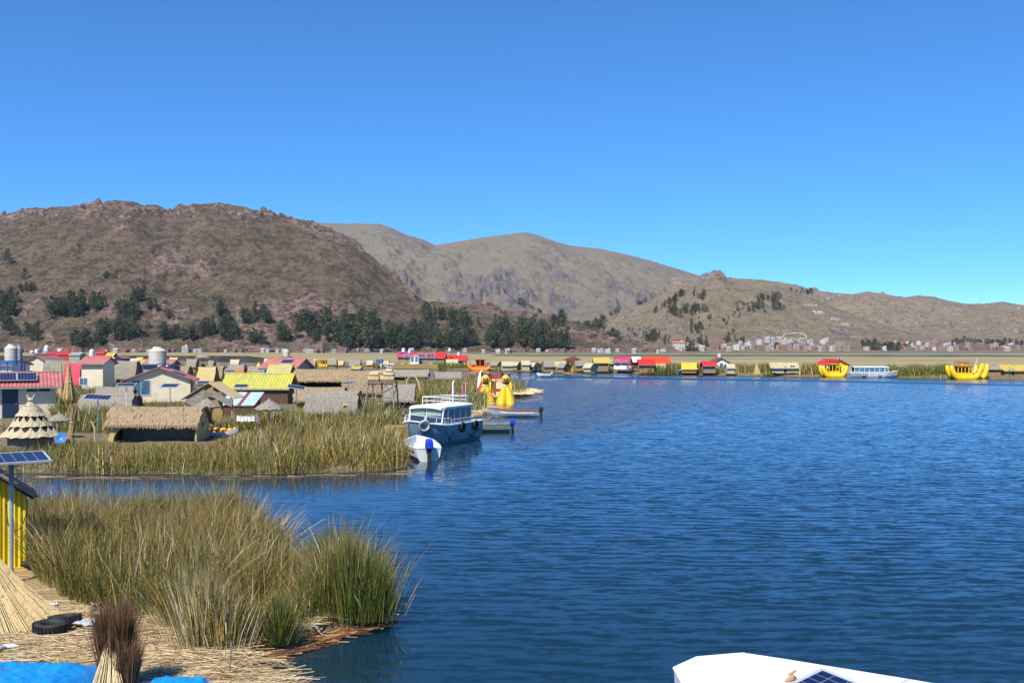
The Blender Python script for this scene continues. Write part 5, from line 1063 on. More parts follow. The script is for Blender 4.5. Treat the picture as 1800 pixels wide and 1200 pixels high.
# blue tarpaulin
def tarp(name, label, x0, x1, y0, y1, seed, hump):
    g = []; r = np.random.default_rng(seed); nx, ny = 90, 60
    for j in range(ny+1):
        row = []
        for i in range(nx+1):
            u, v = i/nx, j/ny; x = x0+(x1-x0)*u; y = y0+(y1-y0)*v
            e = min(u, 1-u)*6; e2 = min(v, 1-v)*5; k = min(1, e)*min(1, e2)
            f = float(fbm(np.array([x*1.6+seed]), np.array([y*2.2]), 4)[0]); w = 1-abs(2*float(fbm(np.array([x*3+y*2+seed]), np.array([y*4-x]), 3)[0])-1)
            w2 = 1-abs(2*float(fbm(np.array([x*6+y*5+seed]), np.array([y*7-x*3]), 3)[0])-1); row.append((x+.10*math.sin(v*9+seed), y+.05*math.sin(u*11+seed)*(1 if v in (0, 1) else .3), zn+.03+k*(hump*(.35+f)+.11*w+.06*w2)))
        g.append(row)
    o = MB().sheet(g, .006).build(name, mat("blue_tarpaulin", (.012, .29, .72), (.008, .22, .60), scale=4, rough=.22, spec=.7), None, smooth=True); return tag(o, label, "tarpaulin", "blue tarpaulins on the straw")
tarp("tarpaulin", "large crumpled blue tarpaulin on the straw beside the dark bundle", XX(-160, 16.9), XX(168, 16.9), 14.6, 17.95, 3, .13)
tarp("tarpaulin", "small blue tarpaulin scrap poking out on the bundle's water side", XX(244, 16.6), XX(372, 16.6), 15.2, 17.0, 8, .09)
tt = MB().sheet([[(XX(-60+170*i/20, 17.8), 17.78+.05*math.sin(i*.9)+.05*j, zn+.06+.012*math.sin(i*1.3)+.05*math.sin(j*1.5)) for i in range(21)] for j in range(3)], .01).build("black_sheet", M_black); tag(tt, "black plastic edge showing behind the large blue tarpaulin", "plastic sheet")
# litter
def litter(nm, px, py, label, cat, build, m, rz=0):
    x, y, z = G(px, py, zn); o = build(MB()).build(nm, m, None, smooth=True); o.location = (x, y, zn+.03); o.rotation_euler = (0, 0, rz); return tag(o, label, cat)
M_wpl = mat("white_plastic", (.78, .78, .76), (.6, .62, .62), scale=6, rough=.3); M_bag = mat("grey_plastic_bag", (.42, .43, .43), (.6, .6, .58), scale=7, rough=.4)
bot = lambda L, r: (lambda b: b.lathe([(r*.9, 0), (r, .03), (r, L*.62), (r*.45, L*.82), (r*.4, L), ], 14).move(lambda p: (p[2]-L/2, p[1], p[0]+r)))
litter("plastic_bottle", 21, 1142, "white plastic bottle lying on the straw behind the blue tarpaulin", "bottle", bot(.27, .045), M_wpl, .1)
litter("plastic_bottle", 2, 1146, "clear plastic bottle at the frame edge behind the blue tarpaulin", "bottle", bot(.22, .05), M_bag, 1.2)
def rag(w, d, h, seed):
    def f(b):
        n = 12; return b.sheet([[(w*(i/n-.5)+.02*math.sin(j*2+seed), d*(j/n-.5), h*float(fbm(np.array([i*.35+seed]), np.array([j*.35]), 3)[0])) for i in range(n+1)] for j in range(n+1)], .005)
    return f
litter("plastic_bag", 150, 1100, "crumpled grey plastic bag beside the tyres", "bag", rag(.45, .4, .14, 2), M_bag, .3)
litter("plastic_bag", 96, 1068, "white plastic bag in the straw above the tyres", "bag", rag(.16, .2, .12, 5), M_bag, 1)
litter("plastic_bag", 170, 1067, "pale torn bag under the reed bed's edge", "bag", rag(.2, .18, .12, 7), M_bag, .5)
litter("food_wrapper", 153, 1084, "tiny orange wrapper beside the grey bag", "wrapper", rag(.08, .07, .05, 3), M_orange, 0)
litter("plastic_bag", 222, 1128, "silvery torn bag behind the short brown bundle", "bag", rag(.3, .3, .25, 11), M_bag, .2)
bl = litter("beach_ball", 171, 1090, "small white yellow and blue ball half hidden by the dark bundle", "ball", lambda b: b.lathe([(.01, 0), (.06, .02), (.09, .09), (.06, .16), (.01, .18)], 16), M_wpl)
MB().lathe([(.082, .05), (.0915, .09), (.082, .13)], 16).build("yellow_band", M_yel, bl); 
st = MB().tube([(0, 0, -.2), (.03, 0, .35), (.05, .0, .62)], [.02, .018, .015], 6).build("stake", M_wood); st.location = G(402, 1190, .2); tag(st, "thin weathered stake at the straw's edge by the water", "stake")
br = MB(); p0, p1, p2, p3, p4 = [Vector(G(a, b, .25)) for a, b in ((452, 1118), (520, 1110), (555, 1100), (570, 1090), (612, 1072))]
br.tube([p0, p1, p2+Vector((0, 0, .03)), p3+Vector((0, 0, .08)), p4+Vector((0, 0, .15))], [.018, .022, .028, .024, .012], 7); br.tube([p2, p2+Vector((.12, -.1, -.12)), p2+Vector((.3, -.15, -.18))], [.02, .014, .006], 5); br.tube([p3, p3+Vector((-.15, .1, .16)), p3+Vector((-.2, .15, .34))], [.018, .012, .005], 5)
tag(br.build("bare_branch", mat("bleached_wood", (.50, .44, .36), (.32, .27, .21), scale=7)), "bleached bare branch lying along the near reeds' water edge", "branch")
# ---------------------------------------------------------------- canopy boat in front
zc_ = 2.30; t = thing("canopy_boat", "boat under a flat white canopy, cut by the lower frame edge", "boat", (3.4, 10.2, 0), 0)
pl_ = [(1.87, 11.5), (2.2, 11.88), (2.78, 12.03), (3.2, 11.80), (4.42, 11.06), (5.6, 10.3), (5.4, 8.6), (3.4, 7.9), (1.9, 8.6)]
M_canv = mat("white_canvas", (.80, .80, .80), (.72, .73, .74), scale=1.5, detail=5, bump=.15, rough=.7)
cxm, cym = 3.6, 10.0; rings = []
for f, dz in ((1.0, 0), (.985, .03), (.75, .07), (.4, .10), (.05, .11)): rings.append([(cxm+(x-cxm)*f-3.4, cym+(y-cym)*f-10.2, zc_+dz) for x, y in pl_]+[(cxm+(pl_[0][0]-cxm)*f-3.4, cym+(pl_[0][1]-cym)*f-10.2, zc_+dz)])
b = MB().sheet(rings); b.build("canopy", M_canv, t)
vz = [[(x-3.4, y-10.2, zc_), (cxm+(x-cxm)*.99-3.4, cym+(y-cym)*.99-10.2, zc_-.32)] for x, y in pl_+[pl_[0]]]; MB().sheet(vz).build("valance", M_canv, t)
hem = MB(); hem.tube([(x, y, z+.012) for x, y, z in rings[0]], .016, 6); hem.build("hem", M_canv, t)
for i in (1, 2, 4): sm_ = MB(); sm_.tube([(rings[k][i][0], rings[k][i][1], rings[k][i][2]+.004) for k in range(1, 4)], .007, 5); sm_.build("seam", mat("canvas_seam", (.55, .56, .58), rough=.8), t)
for x, y in (pl_[0], pl_[2], pl_[5], pl_[8]): MB().tube([(cxm+(x-cxm)*.93-3.4, cym+(y-cym)*.93-10.2, .5), (cxm+(x-cxm)*.97-3.4, cym+(y-cym)*.97-10.2, zc_-.02)], .03, 8).build("canopy_post", M_white, t)
rows, gl, gr = skin_hull(5.4, 2.2, .75); m = MB().sheet(rows); m.f.append(tuple(range(len(rows[0])-1, -1, -1))); h = m.build("hull", M_boatw, t); h.rotation_euler = (0, 0, R(150)); h.location = (.2, -.2, 0); sm = h.modifiers.new("thick", 'SOLIDIFY'); sm.thickness = .05
a_, b_, c_ = Vector(W(1448, 1175, 11.05)), Vector(W(1366, 1201, 10.6)), Vector(W(1510, 1201, 10.55))
tp = thing("canopy_solar_array", "framed solar panel lying on the white boat canopy", "solar panel", (a_.x-.20, a_.y-.78, zc_+.135)); pv_panel(tp, (0, 0, 0), .88, .72, R(7), R(-3), R(42), "cells")
for sx in (-.2, .2): MB().box((sx, .0, -.05), (.04, .5, .06)).build("mount_rail", M_alu, tp)
rk = MB(); rk.tube([(-.06, 0, 0), (.02, .02, .05), (.05, .05, .02), (.0, .06, .06), (.06, .03, .12)], [.02, .028, .03, .025, .008], 7); o = rk.build("rope_knot", mat("tan_rope", (.42, .22, .12), rough=.8)); o.location = (XX(1391, 10.75), 10.75, zc_+.10); tag(o, "small tan rope knot on the white canopy beside the panel", "rope")
# ---------------------------------------------------------------- back of the village and the far shore
far_poly = g2([(455, 641.5), (520, 645), (560, 649.0), (640, 650.5), (700, 648.5), (760, 649), (820, 651), (880, 651), (930, 653), (980, 654), (1040, 655), (1110, 656), (1200, 658), (1300, 660), (1400, 661.5), (1480, 663), (1560, 663.5), (1640, 664.5), (1720, 665.5), (1800, 666.5), (2000, 668), (2000, 646), (1700, 645), (1500, 643.5), (1300, 642), (1100, 640), (900, 638), (700, 636), (560, 634), (470, 633)])
land("far_island", far_poly, .45, M_straw_far, step=2.6, amp=.4, freq=.3, skirt=2.5)
land("green_reed_band", [(-20, 640), (120, 600), (330, 560), (600, 520), (900, 560), (900, 640), (330, 640), (-20, 690)], 1.9, M_green, step=9, amp=.9, freq=.12, skirt=10)
ZF = .45
def far_reed(x0, x1, py, n, h, seed, dy=7, mixv=None):
    Y0 = H*F/(py-CY); r = np.random.default_rng(seed); Y = Y0+r.random(n)*dy; px = r.uniform(x0, x1, n); P.append(np.stack([(px-CX)/F*Y, Y], 1)); HH.append(h*(.45+.75*r.random(n))*(.7+.6*fbm(px/14, Y*.1, 3)))
P, HH = [], []
for a in [(1125, 1345, 658.5, 2400, 2.3, 1), (1405, 1442, 661.5, 700, 2.2, 2), (1560, 1668, 663.5, 1900, 2.4, 3, 10), (770, 824, 649.5, 600, 1.9, 4), (868, 905, 650.5, 350, 1.4, 5), (905, 925, 652, 300, 1.8, 6), (925, 945, 652.8, 450, 2.3, 7), (948, 985, 653.5, 420, 1.8, 8), (1030, 1050, 655, 300, 1.6, 9), (655, 668, 649.5, 160, 1.6, 10), (1342, 1362, 661, 260, 2.4, 11), (1058, 1072, 655, 120, 1.5, 12), (868, 990, 652.6, 520, 1.2, 16, 5), (1030, 1082, 655, 260, 1.2, 17, 4), (1182, 1240, 657.5, 500, 1.9, 18, 3), (825, 870, 651, 200, 1.0, 19, 8), (1620, 1800, 665, 300, .8, 13), (560, 700, 648, 300, 1.0, 14), (1150, 1340, 652, 700, 1.8, 15, 20)]: far_reed(*((a[0], a[1], a[2], int(a[3]*1.8))+tuple(a[4:])))
q = np.concatenate(P); h = np.concatenate(HH); n1 = fbm(q[:, 0]*.12, q[:, 1]*.12, 3)
gw = np.clip((n1-.4)*6, 0, 1); reeds("far_reed_bed", q, h, .11, 91, np.stack([.5+.5*gw, .4+0*gw, .3-.2*gw, .15+0*gw, .05+.1*(1-gw), .2+0*gw], 1).clip(.01), z0=.1, lean=.15, droop=.2, snap=.08)
def bh(px0, px1, pyt, Y, label, rm=None, wm=None, he=.42, front='mat', rz=0.0, D=None, zz=.4, bow=.12, grp="thatched reed huts behind the village", cat="hut", nm="thatched_hut", em=None):
    L = (px1-px0)/F*Y/1.06; h = ZZ(pyt, Y)-zz; return hut(nm, label, (XX((px0+px1)/2, Y), Y+(D or 2.6)/2, zz), rz, L-.4, D or 2.6, h, h*he, rm, wm, front, bow, .2, grp, cat, 5, em)
def bhouse(px0, px1, pyt, pye, Y, label, roofm, wallm, axis='x', D=4.0, L=None, wins=(), door=None, zz=.4, grp=None, name="house", over=.45, rz=0.0, glass=M_glass, cat="house", doorm=M_navy):
    """house given by its roof line in the photograph; axis x: eaves towards the viewer, y: gable towards the viewer"""
    w = (px1-px0)/F*Y; hw = ZZ(pye, Y)-zz; hr = max(.3, ZZ(pyt, Y)-zz-hw)
    if axis == 'x': return house(name, label, (XX((px0+px1)/2, Y), Y+D/2, zz), rz, w-1.6*over, D, hw, hr, over, roofm, wallm, wins, door, cat=cat, group=grp, glass=glass, doorm=doorm)
    return house(name, label, (XX((px0+px1)/2, Y), Y+(L or 6)/2, zz), R(90)+rz, L or 6.0, w-2*over, hw, hr, over, roofm, wallm, wins, door, cat=cat, group=grp, glass=glass, doorm=doorm)
M_olive = mat("olive_canvas", (.24, .23, .17), (.18, .17, .125), scale=1.5); M_ochre = mat("ochre_sheet", (.52, .40, .08), (.40, .30, .06), scale=1.5); M_bluew = mat("blue_wall_paint", (.05, .16, .42), (.04, .13, .36), scale=2)
# row behind the pink roofed cabin
bhouse(36, 74, 624, 632.5, 150, "white gabled cabin with a red roof and long panels behind the two beige tanks", M_pink, M_cream, 'y', L=9, rz=R(8), wins=[('-', .9, 1.7, .9, 1.2)])
tank(9, 30, 604.5, 634, 100, "beige tank on a blue stand nearest behind the pink roofed cabin", stand_to=.4); tank(28, 39, 606, 634, 104, "darker beige tank standing just behind the blue stand tank", stand_to=.4, mats=(M_grey, M_blue))
bhouse(-14, 29, 637, 640.5, 118, "low white and blue walled cabin under the blue tank stand", M_blue, M_white, 'x', wins=[('f', -.6, 1.7, .6, .6), ('f', .9, 1.7, .6, .6)])
t = bh(72, 142, 631, 140, "long grey barrel roofed hut behind the reed teepees", M_olive, M_olive, .35, bow=.2); t = bh(109, 141, 633.5, 128, "bright pink red barrel tent beside the pink gabled cabin", mat("pink_red_canvas", (.62, .05, .09), (.54, .04, .08), scale=1), None, .25, bow=.15, nm="tent", cat="tent", grp=None)
bhouse(138, 186, 628, 637, 122, "small cabin with a pink roof, white lower wall and blue window", M_pink, M_cream, 'x', D=3.6, wins=[('f', -1.05, 1.55, .9, .9)], glass=M_glassb)
def teepee(px, py0, py1, Y, w, label):
    x = XX(px, Y); h = ZZ(py0, Y)-.4; r = w/F*Y/2; t = thing("reed_teepee", label, "reed stack", (x, Y, .4), 0, "stacked reed teepees"); rr = random.Random(int(px)); m = MB()
    for i in range(90):
        a = rr.random()*6.283; k = rr.uniform(.8, 1.05); m.tube([(r*math.cos(a)*k, r*math.sin(a)*k, 0), (r*.3*math.cos(a), r*.3*math.sin(a), h*.7*k), (r*.16*math.cos(a+.6), r*.16*math.sin(a+.6), h*k)], [.05, .05, .02], 4, cap=False)
    m.build("reed_stems", M_thatch_y, t); k = MB(); k.torus((0, 0, h*.62), r*.40, .05, 'z', 14, 5); k.build("tie", M_rope, t); return t
teepee(107, 640, 664, 96, 13, "shorter reed teepee stacked to dry behind the pink roofed cabin"); teepee(121, 640, 677, 89, 27, "tall golden reed teepee spread wide at its foot")
# market stalls at the back
t = bhouse(79, 122, 618.5, 622, 200, "red market stall with white letters on its front", M_red, M_red, 'x', D=4, over=.2, grp=None, name="market_stall", cat="stall")
fc = bpy.data.curves.new("stall_lettering", 'FONT'); fc.body = "ZNTZ"; fc.size = 1.15; fc.extrude = .02; ft = bpy.data.objects.new("lettering_curve", fc); C.objects.link(ft); fme = bpy.data.meshes.new_from_object(ft.evaluated_get(bpy.context.evaluated_depsgraph_get())); bpy.data.objects.remove(ft); fo = bpy.data.objects.new("lettering", fme); C.objects.link(fo); fme.materials.clear(); fo.parent = t; fo.rotation_euler = (R(90), 0, 0); fo.location = (-2.2, -2.03, 2.9); fo.data.materials.append(M_white)
bhouse(120, 141, 620, 624, 195, "grey green market container beside the red stall", M_grey, mat("grey_green_sheet", (.30, .36, .28), (.24, .30, .23), scale=1), 'x', D=3, over=.15, name="market_stall", cat="stall")
bhouse(167, 184, 618.5, 620, 210, "plain bright red market box behind the pink gabled cabin", M_red, M_red, 'x', D=3, over=.1, name="market_stall", cat="stall")
bhouse(183, 199, 620.5, 627, 205, "ochre roofed hut with white drums behind the pink gabled cabin", M_ochre, M_bwood, 'x', D=3, over=.3, name="hut_shop", cat="hut")
for k, (px, Yk, lab) in enumerate(((192.5, 150, "white plastic drum outside the ochre roofed hut"), (196, 150, "second white plastic drum outside the ochre roofed hut"), (199.5, 150, "third white plastic drum outside the ochre roofed hut"))):
    o = MB().lathe([(.18, 0), (.2, .05), (.2, .45), (.1, .5), (.1, .55)], 12).build("plastic_drum", M_wpl, None, smooth=True); o.location = (XX(px, Yk), Yk, ZZ(634, Yk)); tag(o, "white plastic drum outside the ochre roofed hut", "drum", "white drums behind the cabins")
for a in [(53, 60, 616, 622, 190, "tiny white tank on the roofs near the long grey hut, lower of two"), (61, 68, 613.5, 622, 190, "tiny white tank on the roofs near the long grey hut, taller of two"), (78, 86, 606.5, 619, 205, "small tank on a grey frame above the red lettered stall"), (101, 109, 614.5, 621, 215, "squat white tank on the red lettered stall's roof"), (157, 166, 613.5, 628, 160, "white tank on a frame over the small pink roofed cabin"), (184.5, 189.5, 615, 622, 230, "thin white tank above the ochre roofed hut")]: tank(a[0], a[1], a[2], a[3]-2, a[4], a[5], stand_to=ZZ(a[3]+2, a[4]), mats=(M_wpl, M_steel))
bh(186, 206, 633, 150, "bright tan reed hut with a plank front beside the small pink cabin", M_thatch_y, M_thatch_y, .6); bh(199, 239, 632, 128, "wide grey thatched hut with a sagging roof behind the golden reeds", M_thatch_g, M_matg, .45, bow=.2)
bhouse(200, 216, 626, 629, 190, "little pink roofed stall with a dark blue front", M_pink, M_navy, 'y', L=4, over=.2, name="hut_shop", cat="hut")
for a in [(226, 240, 628, 262, "pale yellow reed hut, left of the pair by the blue channel"), (238, 250, 626, 262, "pale yellow reed hut, right of the pair by the blue channel"), (295, 311, 626, 235, "yellow domed reed hut right of the big tall tank")]: bh(a[0], a[1], a[2], a[3], a[4], M_yelp, M_yelp, .4, 'low')
bhouse(238, 262, 633, 639, 145, "small hut with a yellow roof left of the tall tank's stand", M_yel, M_grey, 'x', D=3, wins=[('f', 0, 1.3, 1.2, .5)], name="hut_shop", cat="hut"); bhouse(250, 304, 633.5, 639, 134, "low pink roofed cabin with dark walls behind the tall tank's stand", M_pink, M_grey, 'x', D=3, wins=[('f', -.6, 1.4, .8, .8)])
bh(272, 291, 637.5, 122, "cream canvas hut under the tall tank", M_white, M_white, .3)
for a in [(299, 331, 640, 135, "brown thatched hut right of the tall tank with a low roof", M_thatch), (325, 345, 629, 225, "grey thatched hut left of the dark shrub", M_thatch_g), (343, 378, 642, 126, "tan tent shaped thatch roof beside the dark shrub", M_thatch_y), (367, 391, 640.5, 134, "tan thatched hut behind the tent shaped roof", M_thatch), (391, 427, 645, 126, "tan tent shaped hut behind the yellow green metal roof", M_thatch), (398, 430, 639, 200, "long grey thatched hut far behind the orange frame", M_thatch_g), (364, 375, 632, 225, "pale thatched hut right of the dark shrub", M_thatch_g), (403, 420, 630.5, 285, "small cream roofed hut on the channel side", M_pale), (513, 533, 631, 240, "pale thatched hut behind the red roof's panels", M_pale), (535, 555, 632, 240, "grey hut with a blue panel on its roof", M_thatch_g), (574, 592, 630.5, 275, "grey flat thatched hut behind the lime prowed boat", M_thatch_g), (592, 604, 633, 285, "little orange thatched hut beside the lime prowed boat", M_thatch_y), (612, 634, 631, 270, "grey thatched hut behind the white arch", M_thatch_g), (643, 656, 632, 285, "cream hut with round dark openings by the channel", M_pale), (664, 684, 633, 300, "tan pointed thatched hut behind the white motor launch", M_thatch_y), (598, 632, 652, 160, "tan thatched hut behind the big brown hall's right end", M_thatch)]: bh(a[0], a[1], a[2], a[3], a[4], a[5], None, .45, 'low' if a[0] in (403, 612, 535, 643) else 'mat')
bh(432, 470, 642, 150, "grey barrel hut with a yellow arch end beside the orange frames", M_thatch_g, M_yel, .45, bow=.2, em=M_yel); bh(462, 484, 628, 235, "pale yellow roofed open hut left of the red roofed house", M_yelp, M_thatch_y, .45, 'low')
bhouse(660, 672, 632, 635.5, 285, "tiny white hut with a blue roof beside the white motor launch", M_blue, M_white, 'x', D=3, over=.3, name="hut_shop", cat="hut"); bhouse(616, 634, 644.5, 648, 180, "small hut with one yellow and one blue wall under the tilted panels", M_yel, M_bluew, 'x', D=2.5, over=.2, name="hut_shop", cat="hut")
for k, (px, py, w, Yk, lab) in enumerate([(315, 634, 13, 200, "small blue panel pair beyond the tall tank"), (389, 638, 10, 190, "small panel behind the tan tent shaped roofs, upper one"), (394, 641.5, 12, 180, "small panel behind the tan tent shaped roofs, lower one"), (429, 638, 10, 200, "small panel on a post above the grey barrel hut"), (404, 652.5, 18, 118, "panel propped before the tan tent shaped hut"), (610, 645.5, 14, 190, "left panel of two over the yellow and blue hut"), (633, 646, 16, 190, "right panel of two over the yellow and blue hut"), (674, 648, 12, 175, "panel on a post over the watch tower's top right")]): solar_post(px, py, Yk, w/F*Yk, tilt=.25, label=lab, d=w/F*Yk*.6, pole=M_white)
# orange frames
for k, (px, lab) in enumerate(((422, "orange folding frame beside the grey barrel hut, wider one"), (438, "orange folding frame beside the grey barrel hut, narrow one"))):
    Yk = 120; w = (13, 6)[k]/F*Yk; b = MB(); z0, z1 = ZZ(660, Yk), ZZ(652, Yk)
    for dx in (-w/2, 0, w/2): b.box((dx, 0, (z0+z1)/2), (.08, .06, z1-z0))
    for z in (z0+.02, (z0+z1)/2, z1): b.box((0, 0, z), (w+.08, .05, .10))
    b.box((0, 0, (z0*.25+z1*.75)), (w-.1, .04, .14)); o = b.build("orange_frame", M_orange); o.location = (XX(px, Yk), Yk, 0); tag(o, lab, "frame")
# red roofed house with a tank
Y = 128.0; hE = house("house", "dark gabled house with a red roof and two long panels, left of the brown hall", (XX(500, Y)-.3, Y+3, .4), R(0)-.25, 4.5, 4.0, ZZ(643, Y)-.4, ZZ(631, Y)-ZZ(643, Y), .6, M_pink, M_grey, [('f', 1.2, 1.3, 1.5, .9)], ('f', -.3, .9, 1.9), doorm=M_white)
pv_panel(hE, (.5, -1.0, ZZ(643, Y)-.4+.55), 1.7, 1.2, math.atan2(ZZ(631, Y)-ZZ(643, Y), 2), name="solar_panel")
bhouse(468, 511, 641.5, 653.5, 113, "ochre roofed hut with dark walls in front of the red roofed house", mat("ochre_thatch", (.50, .42, .16), (.40, .32, .12), scale=2), M_navy, 'x', D=2.6, over=.3, name="hut_shop", cat="hut")
tank(498, 509, 613.5, 626.5, 140, "white tank on a dark frame above the red roofed house", stand_to=.4, mats=(M_tank, M_dgrey))
o = MB().lathe([(.02, 0), (.75, -1.1), (.8, -1.1)], 14).build("pointed_roof", M_yel); o.location = (XX(455, 170), 170, ZZ(636, 170)); tag(o, "bright yellow pointed roof top above the grey barrel hut", "roof"); MB().tube([(0, 0, -.2), (0, 0, -3.0)], .08, 6).build("pole", M_wood, o)
parasol(356, 621.5, 200, 27, 7, "wide dark thatched parasol roof behind the shrub")
# evergreen shrub
v, qd, col = crown_mesh(77, 3.2, 1.6, 1); sr = thing("evergreen_shrub", "dark green shrub growing taller than the huts left of the tan tent roofs", "shrub", (XX(355, 150), 150, .4)); c_ = np_mesh("crown", v, qd, [], M_crown, col); c_.parent = sr; MB().tube([(0, 0, 0), (.1, 0, 1.2), (0, .05, 2.6)], [.10, .07, .02], 6).build("trunk", M_trunk, sr)
v, qd, col = crown_mesh(78, 2.0, 2.2, 2); c2 = np_mesh("low_branch", v, qd, [], M_crown, col); c2.parent = sr; c2.location = (-.6, -.2, -.1)
# white arch
a = MB().tube([(XX(611, 230)-XX(617, 230), 0, 0), (-.45, 0, 1.0), (-.1, 0, 1.75), (.2, 0, 1.8), (.55, 0, 1.1), (.7, 0, 0)], [.14, .11, .09, .09, .11, .14], 8).build("reed_arch", mat("white_reed_bow", (.70, .66, .52), rough=.8), None, smooth=True); a.location = (XX(617, 230), 230, .4); tag(a, "white reed arch standing far off behind the brown hall", "arch")
# ---------------------------------------------------------------- reed boats with upturned ends
M_yb2 = mat("bright_yellow_boat_skin", (.86, .56, .01), (.74, .46, .01), scale=2, rough=.45)
def person_mesh():
    me = bpy.data.meshes.new("person"); V = [(0, 0, .92), (0, 0, 1.12), (0, 0, 1.36), (0, 0, 1.50), (0, 0, 1.64), (.10, 0, .88), (.11, 0, .48), (.11, .01, .06), (.12, -.10, .03), (-.10, 0, .88), (-.11, 0, .48), (-.11, .01, .06), (-.12, -.10, .03), (.19, 0, 1.36), (.25, .02, 1.10), (.24, -.05, .86), (-.19, 0, 1.36), (-.25, .02, 1.10), (-.24, -.05, .86)]
    E = [(0, 1), (1, 2), (2, 3), (3, 4), (0, 5), (5, 6), (6, 7), (7, 8), (0, 9), (9, 10), (10, 11), (11, 12), (2, 13), (13, 14), (14, 15), (2, 16), (16, 17), (17, 18)]
    rad = [.14, .13, .15, .055, .10, .09, .065, .045, .035, .09, .065, .045, .035, .06, .045, .035, .06, .045, .035]
    me.from_pydata(V, E, []); o = bpy.data.objects.new("person_rig", me); C.objects.link(o)
    sk = o.modifiers.new("skin", 'SKIN'); ss = o.modifiers.new("sub", 'SUBSURF'); ss.levels = 1; ss.render_levels = 1
    for i, r in enumerate(rad): me.skin_vertices[0].data[i].radius = (r, r*.8)
    me.skin_vertices[0].data[0].use_root = True
    dg = bpy.context.evaluated_depsgraph_get(); out = bpy.data.meshes.new_from_object(o.evaluated_get(dg)); bpy.data.objects.remove(o); return out
PM = person_mesh(); M_skin = mat("skin_tone", (.30, .15, .09), rough=.6); M_hair = mat("black_hair", (.012, .01, .009), rough=.6)
def person(x, y, z, rz, label, top, bottom, grp=None, sit=False, hat=None):
    me = PM.copy(); me.materials.clear()
    for m in (M_skin, top, bottom): me.materials.append(m)
    for p in me.polygons:
        c = p.center; p.material_index = 1 if (c.z > .88 and c.z < 1.47 and not (abs(c.x) > .2 and c.z < .95)) else (2 if c.z < .9 and abs(c.x) < .2 and c.z > .08 else 0)
    o = bpy.data.objects.new("person", me); C.objects.link(o); o.location = (x, y, z); o.rotation_euler = (0, 0, rz); tag(o, label, "person", grp)
    MB().lathe([(.085, 1.64), (.105, 1.70), (.09, 1.78), (.02, 1.80)] if not hat else [(.22, 1.70), (.2, 1.72), (.10, 1.74), (.09, 1.83), (.02, 1.85)], 10).build("hair" if not hat else "hat", hat or M_hair, o); return o
M_coat = {k: mat(k+"_cloth", c, rough=.9) for k, c in dict(red=(.45, .03, .03), white=(.7, .7, .68), dark=(.02, .02, .03), pink=(.55, .12, .2), blue=(.03, .08, .3), teal=(.05, .4, .42)).items()}
def reed_boat(px0, px1, pyw, label, m_hull, m_trim, cabin=None, hh=3.0, second=None, D=3.2, rz=0.0, panels=3, roofm=None, upper=False, name="reed_boat", grp="reed boats with upturned ends"):
    """side-on boat: two banana hulls one behind the other, red inner rim, deck and cabin; hh = height of the raised ends"""
    Y = H*F/(pyw-CY)+.6; L = (px1-px0)/F*Y; t = thing(name, label, "reed boat", (XX((px0+px1)/2, Y), Y, 0), rz, grp)
    for s, mm in ((-1, m_hull), (1, second or m_hull)):
        pts, rad = [], []
        for i in range(19):
            u = -1+2*i/18; a = abs(u); x = L/2*(.55*u+.45*math.sin(u*1.5)/math.sin(1.5)); z = .22+hh*.85*max(0, (a-.30)/.70)**2.1
            pts.append(((x if a < .93 else x*(1-(a-.93)*1.0)), s*D*.30, z)); rad.append(.66*(1-.55*max(0, (a-.45)/.55)**1.8))
        MB().tube(pts, rad, 10).build("hull", mm, t, smooth=True)
        tr = MB(); tr.tube([(p[0]*.86, p[1]-.02, p[2]*.88+.40) for p in pts[2:-2]], [.22]*15, 8); tr.build("inner_rim", m_trim, t, smooth=True)
    MB().box((0, 0, .62), (L*.62, D*.7, .14)).build("deck", m_trim, t)
    if cabin:
        cw, ch = L*cabin[0], cabin[1]; zf = .70
        MB().box((0, D*.1, zf+.28), (cw, D*.5, .55)).build("cabin_base", m_hull, t)
        for i in range(panels+1):
            for yy in (-D*.16, D*.34): MB().box((-cw/2+cw*i/panels, yy, zf+ch/2), (.14, .12, ch)).build("cabin_post", m_hull, t)
        MB().box((0, D*.30, zf+.55+(ch-.55)/2), (cw-.2, .08, ch-.6)).build("cabin_back", M_bwood, t)
        for i in range(panels): MB().box((-cw/2+cw*(i+.5)/panels, -D*.16, zf+ch-.15), (cw/panels-.14, .06, .28)).build("lintel", m_hull, t)
        MB().box((0, D*.08, zf+ch+.05), (cw+.3, D*.66, .12)).build("roof", roofm or m_hull, t)
        if upper:
            rl = MB()
            for yy in (-D*.22, D*.38):
                rl.box((0, yy, zf+ch+.72), (cw+.2, .06, .07)); rl.box((0, yy, zf+ch+.42), (cw+.2, .05, .05))
                for i in range(9): rl.box((-cw/2+cw*i/8, yy, zf+ch+.4), (.06, .06, .62))
            rl.build("railing", m_trim, t)
    return t, Y
reed_boat(553, 586, 647.2, "yellow orange reed boat behind the brown hall's roof", M_yb2, M_orange, (.42, 1.7), 3.0, grp="reed boats with upturned ends", roofm=M_orange)
reed_boat(574, 592, 647.0, "small lime green prowed reed boat beside the yellow orange one", mat("lime_boat_skin", (.42, .50, .03), rough=.5), M_yb2, None, 2.6)
reed_boat(708, 721, 648, "tiny yellow boat with a red cushion before the lodge's plinth", M_yb2, M_redp, None, 1.6, D=2.0)
reed_boat(757, 773, 648.5, "pale grey and yellow twin prowed boat before the red lodge", M_grey, M_yb2, (.4, 1.3), 1.9, second=M_yb2, D=2.2)
t, Yo = reed_boat(822, 866, 651.3, "bright orange reed boat with a maroon rim moored past the lodge", mat("orange_boat_skin", (.85, .24, .01), (.74, .18, .01), scale=2, rough=.5), M_redp, (.36, 2.3), 2.3, panels=2, roofm=M_orange)
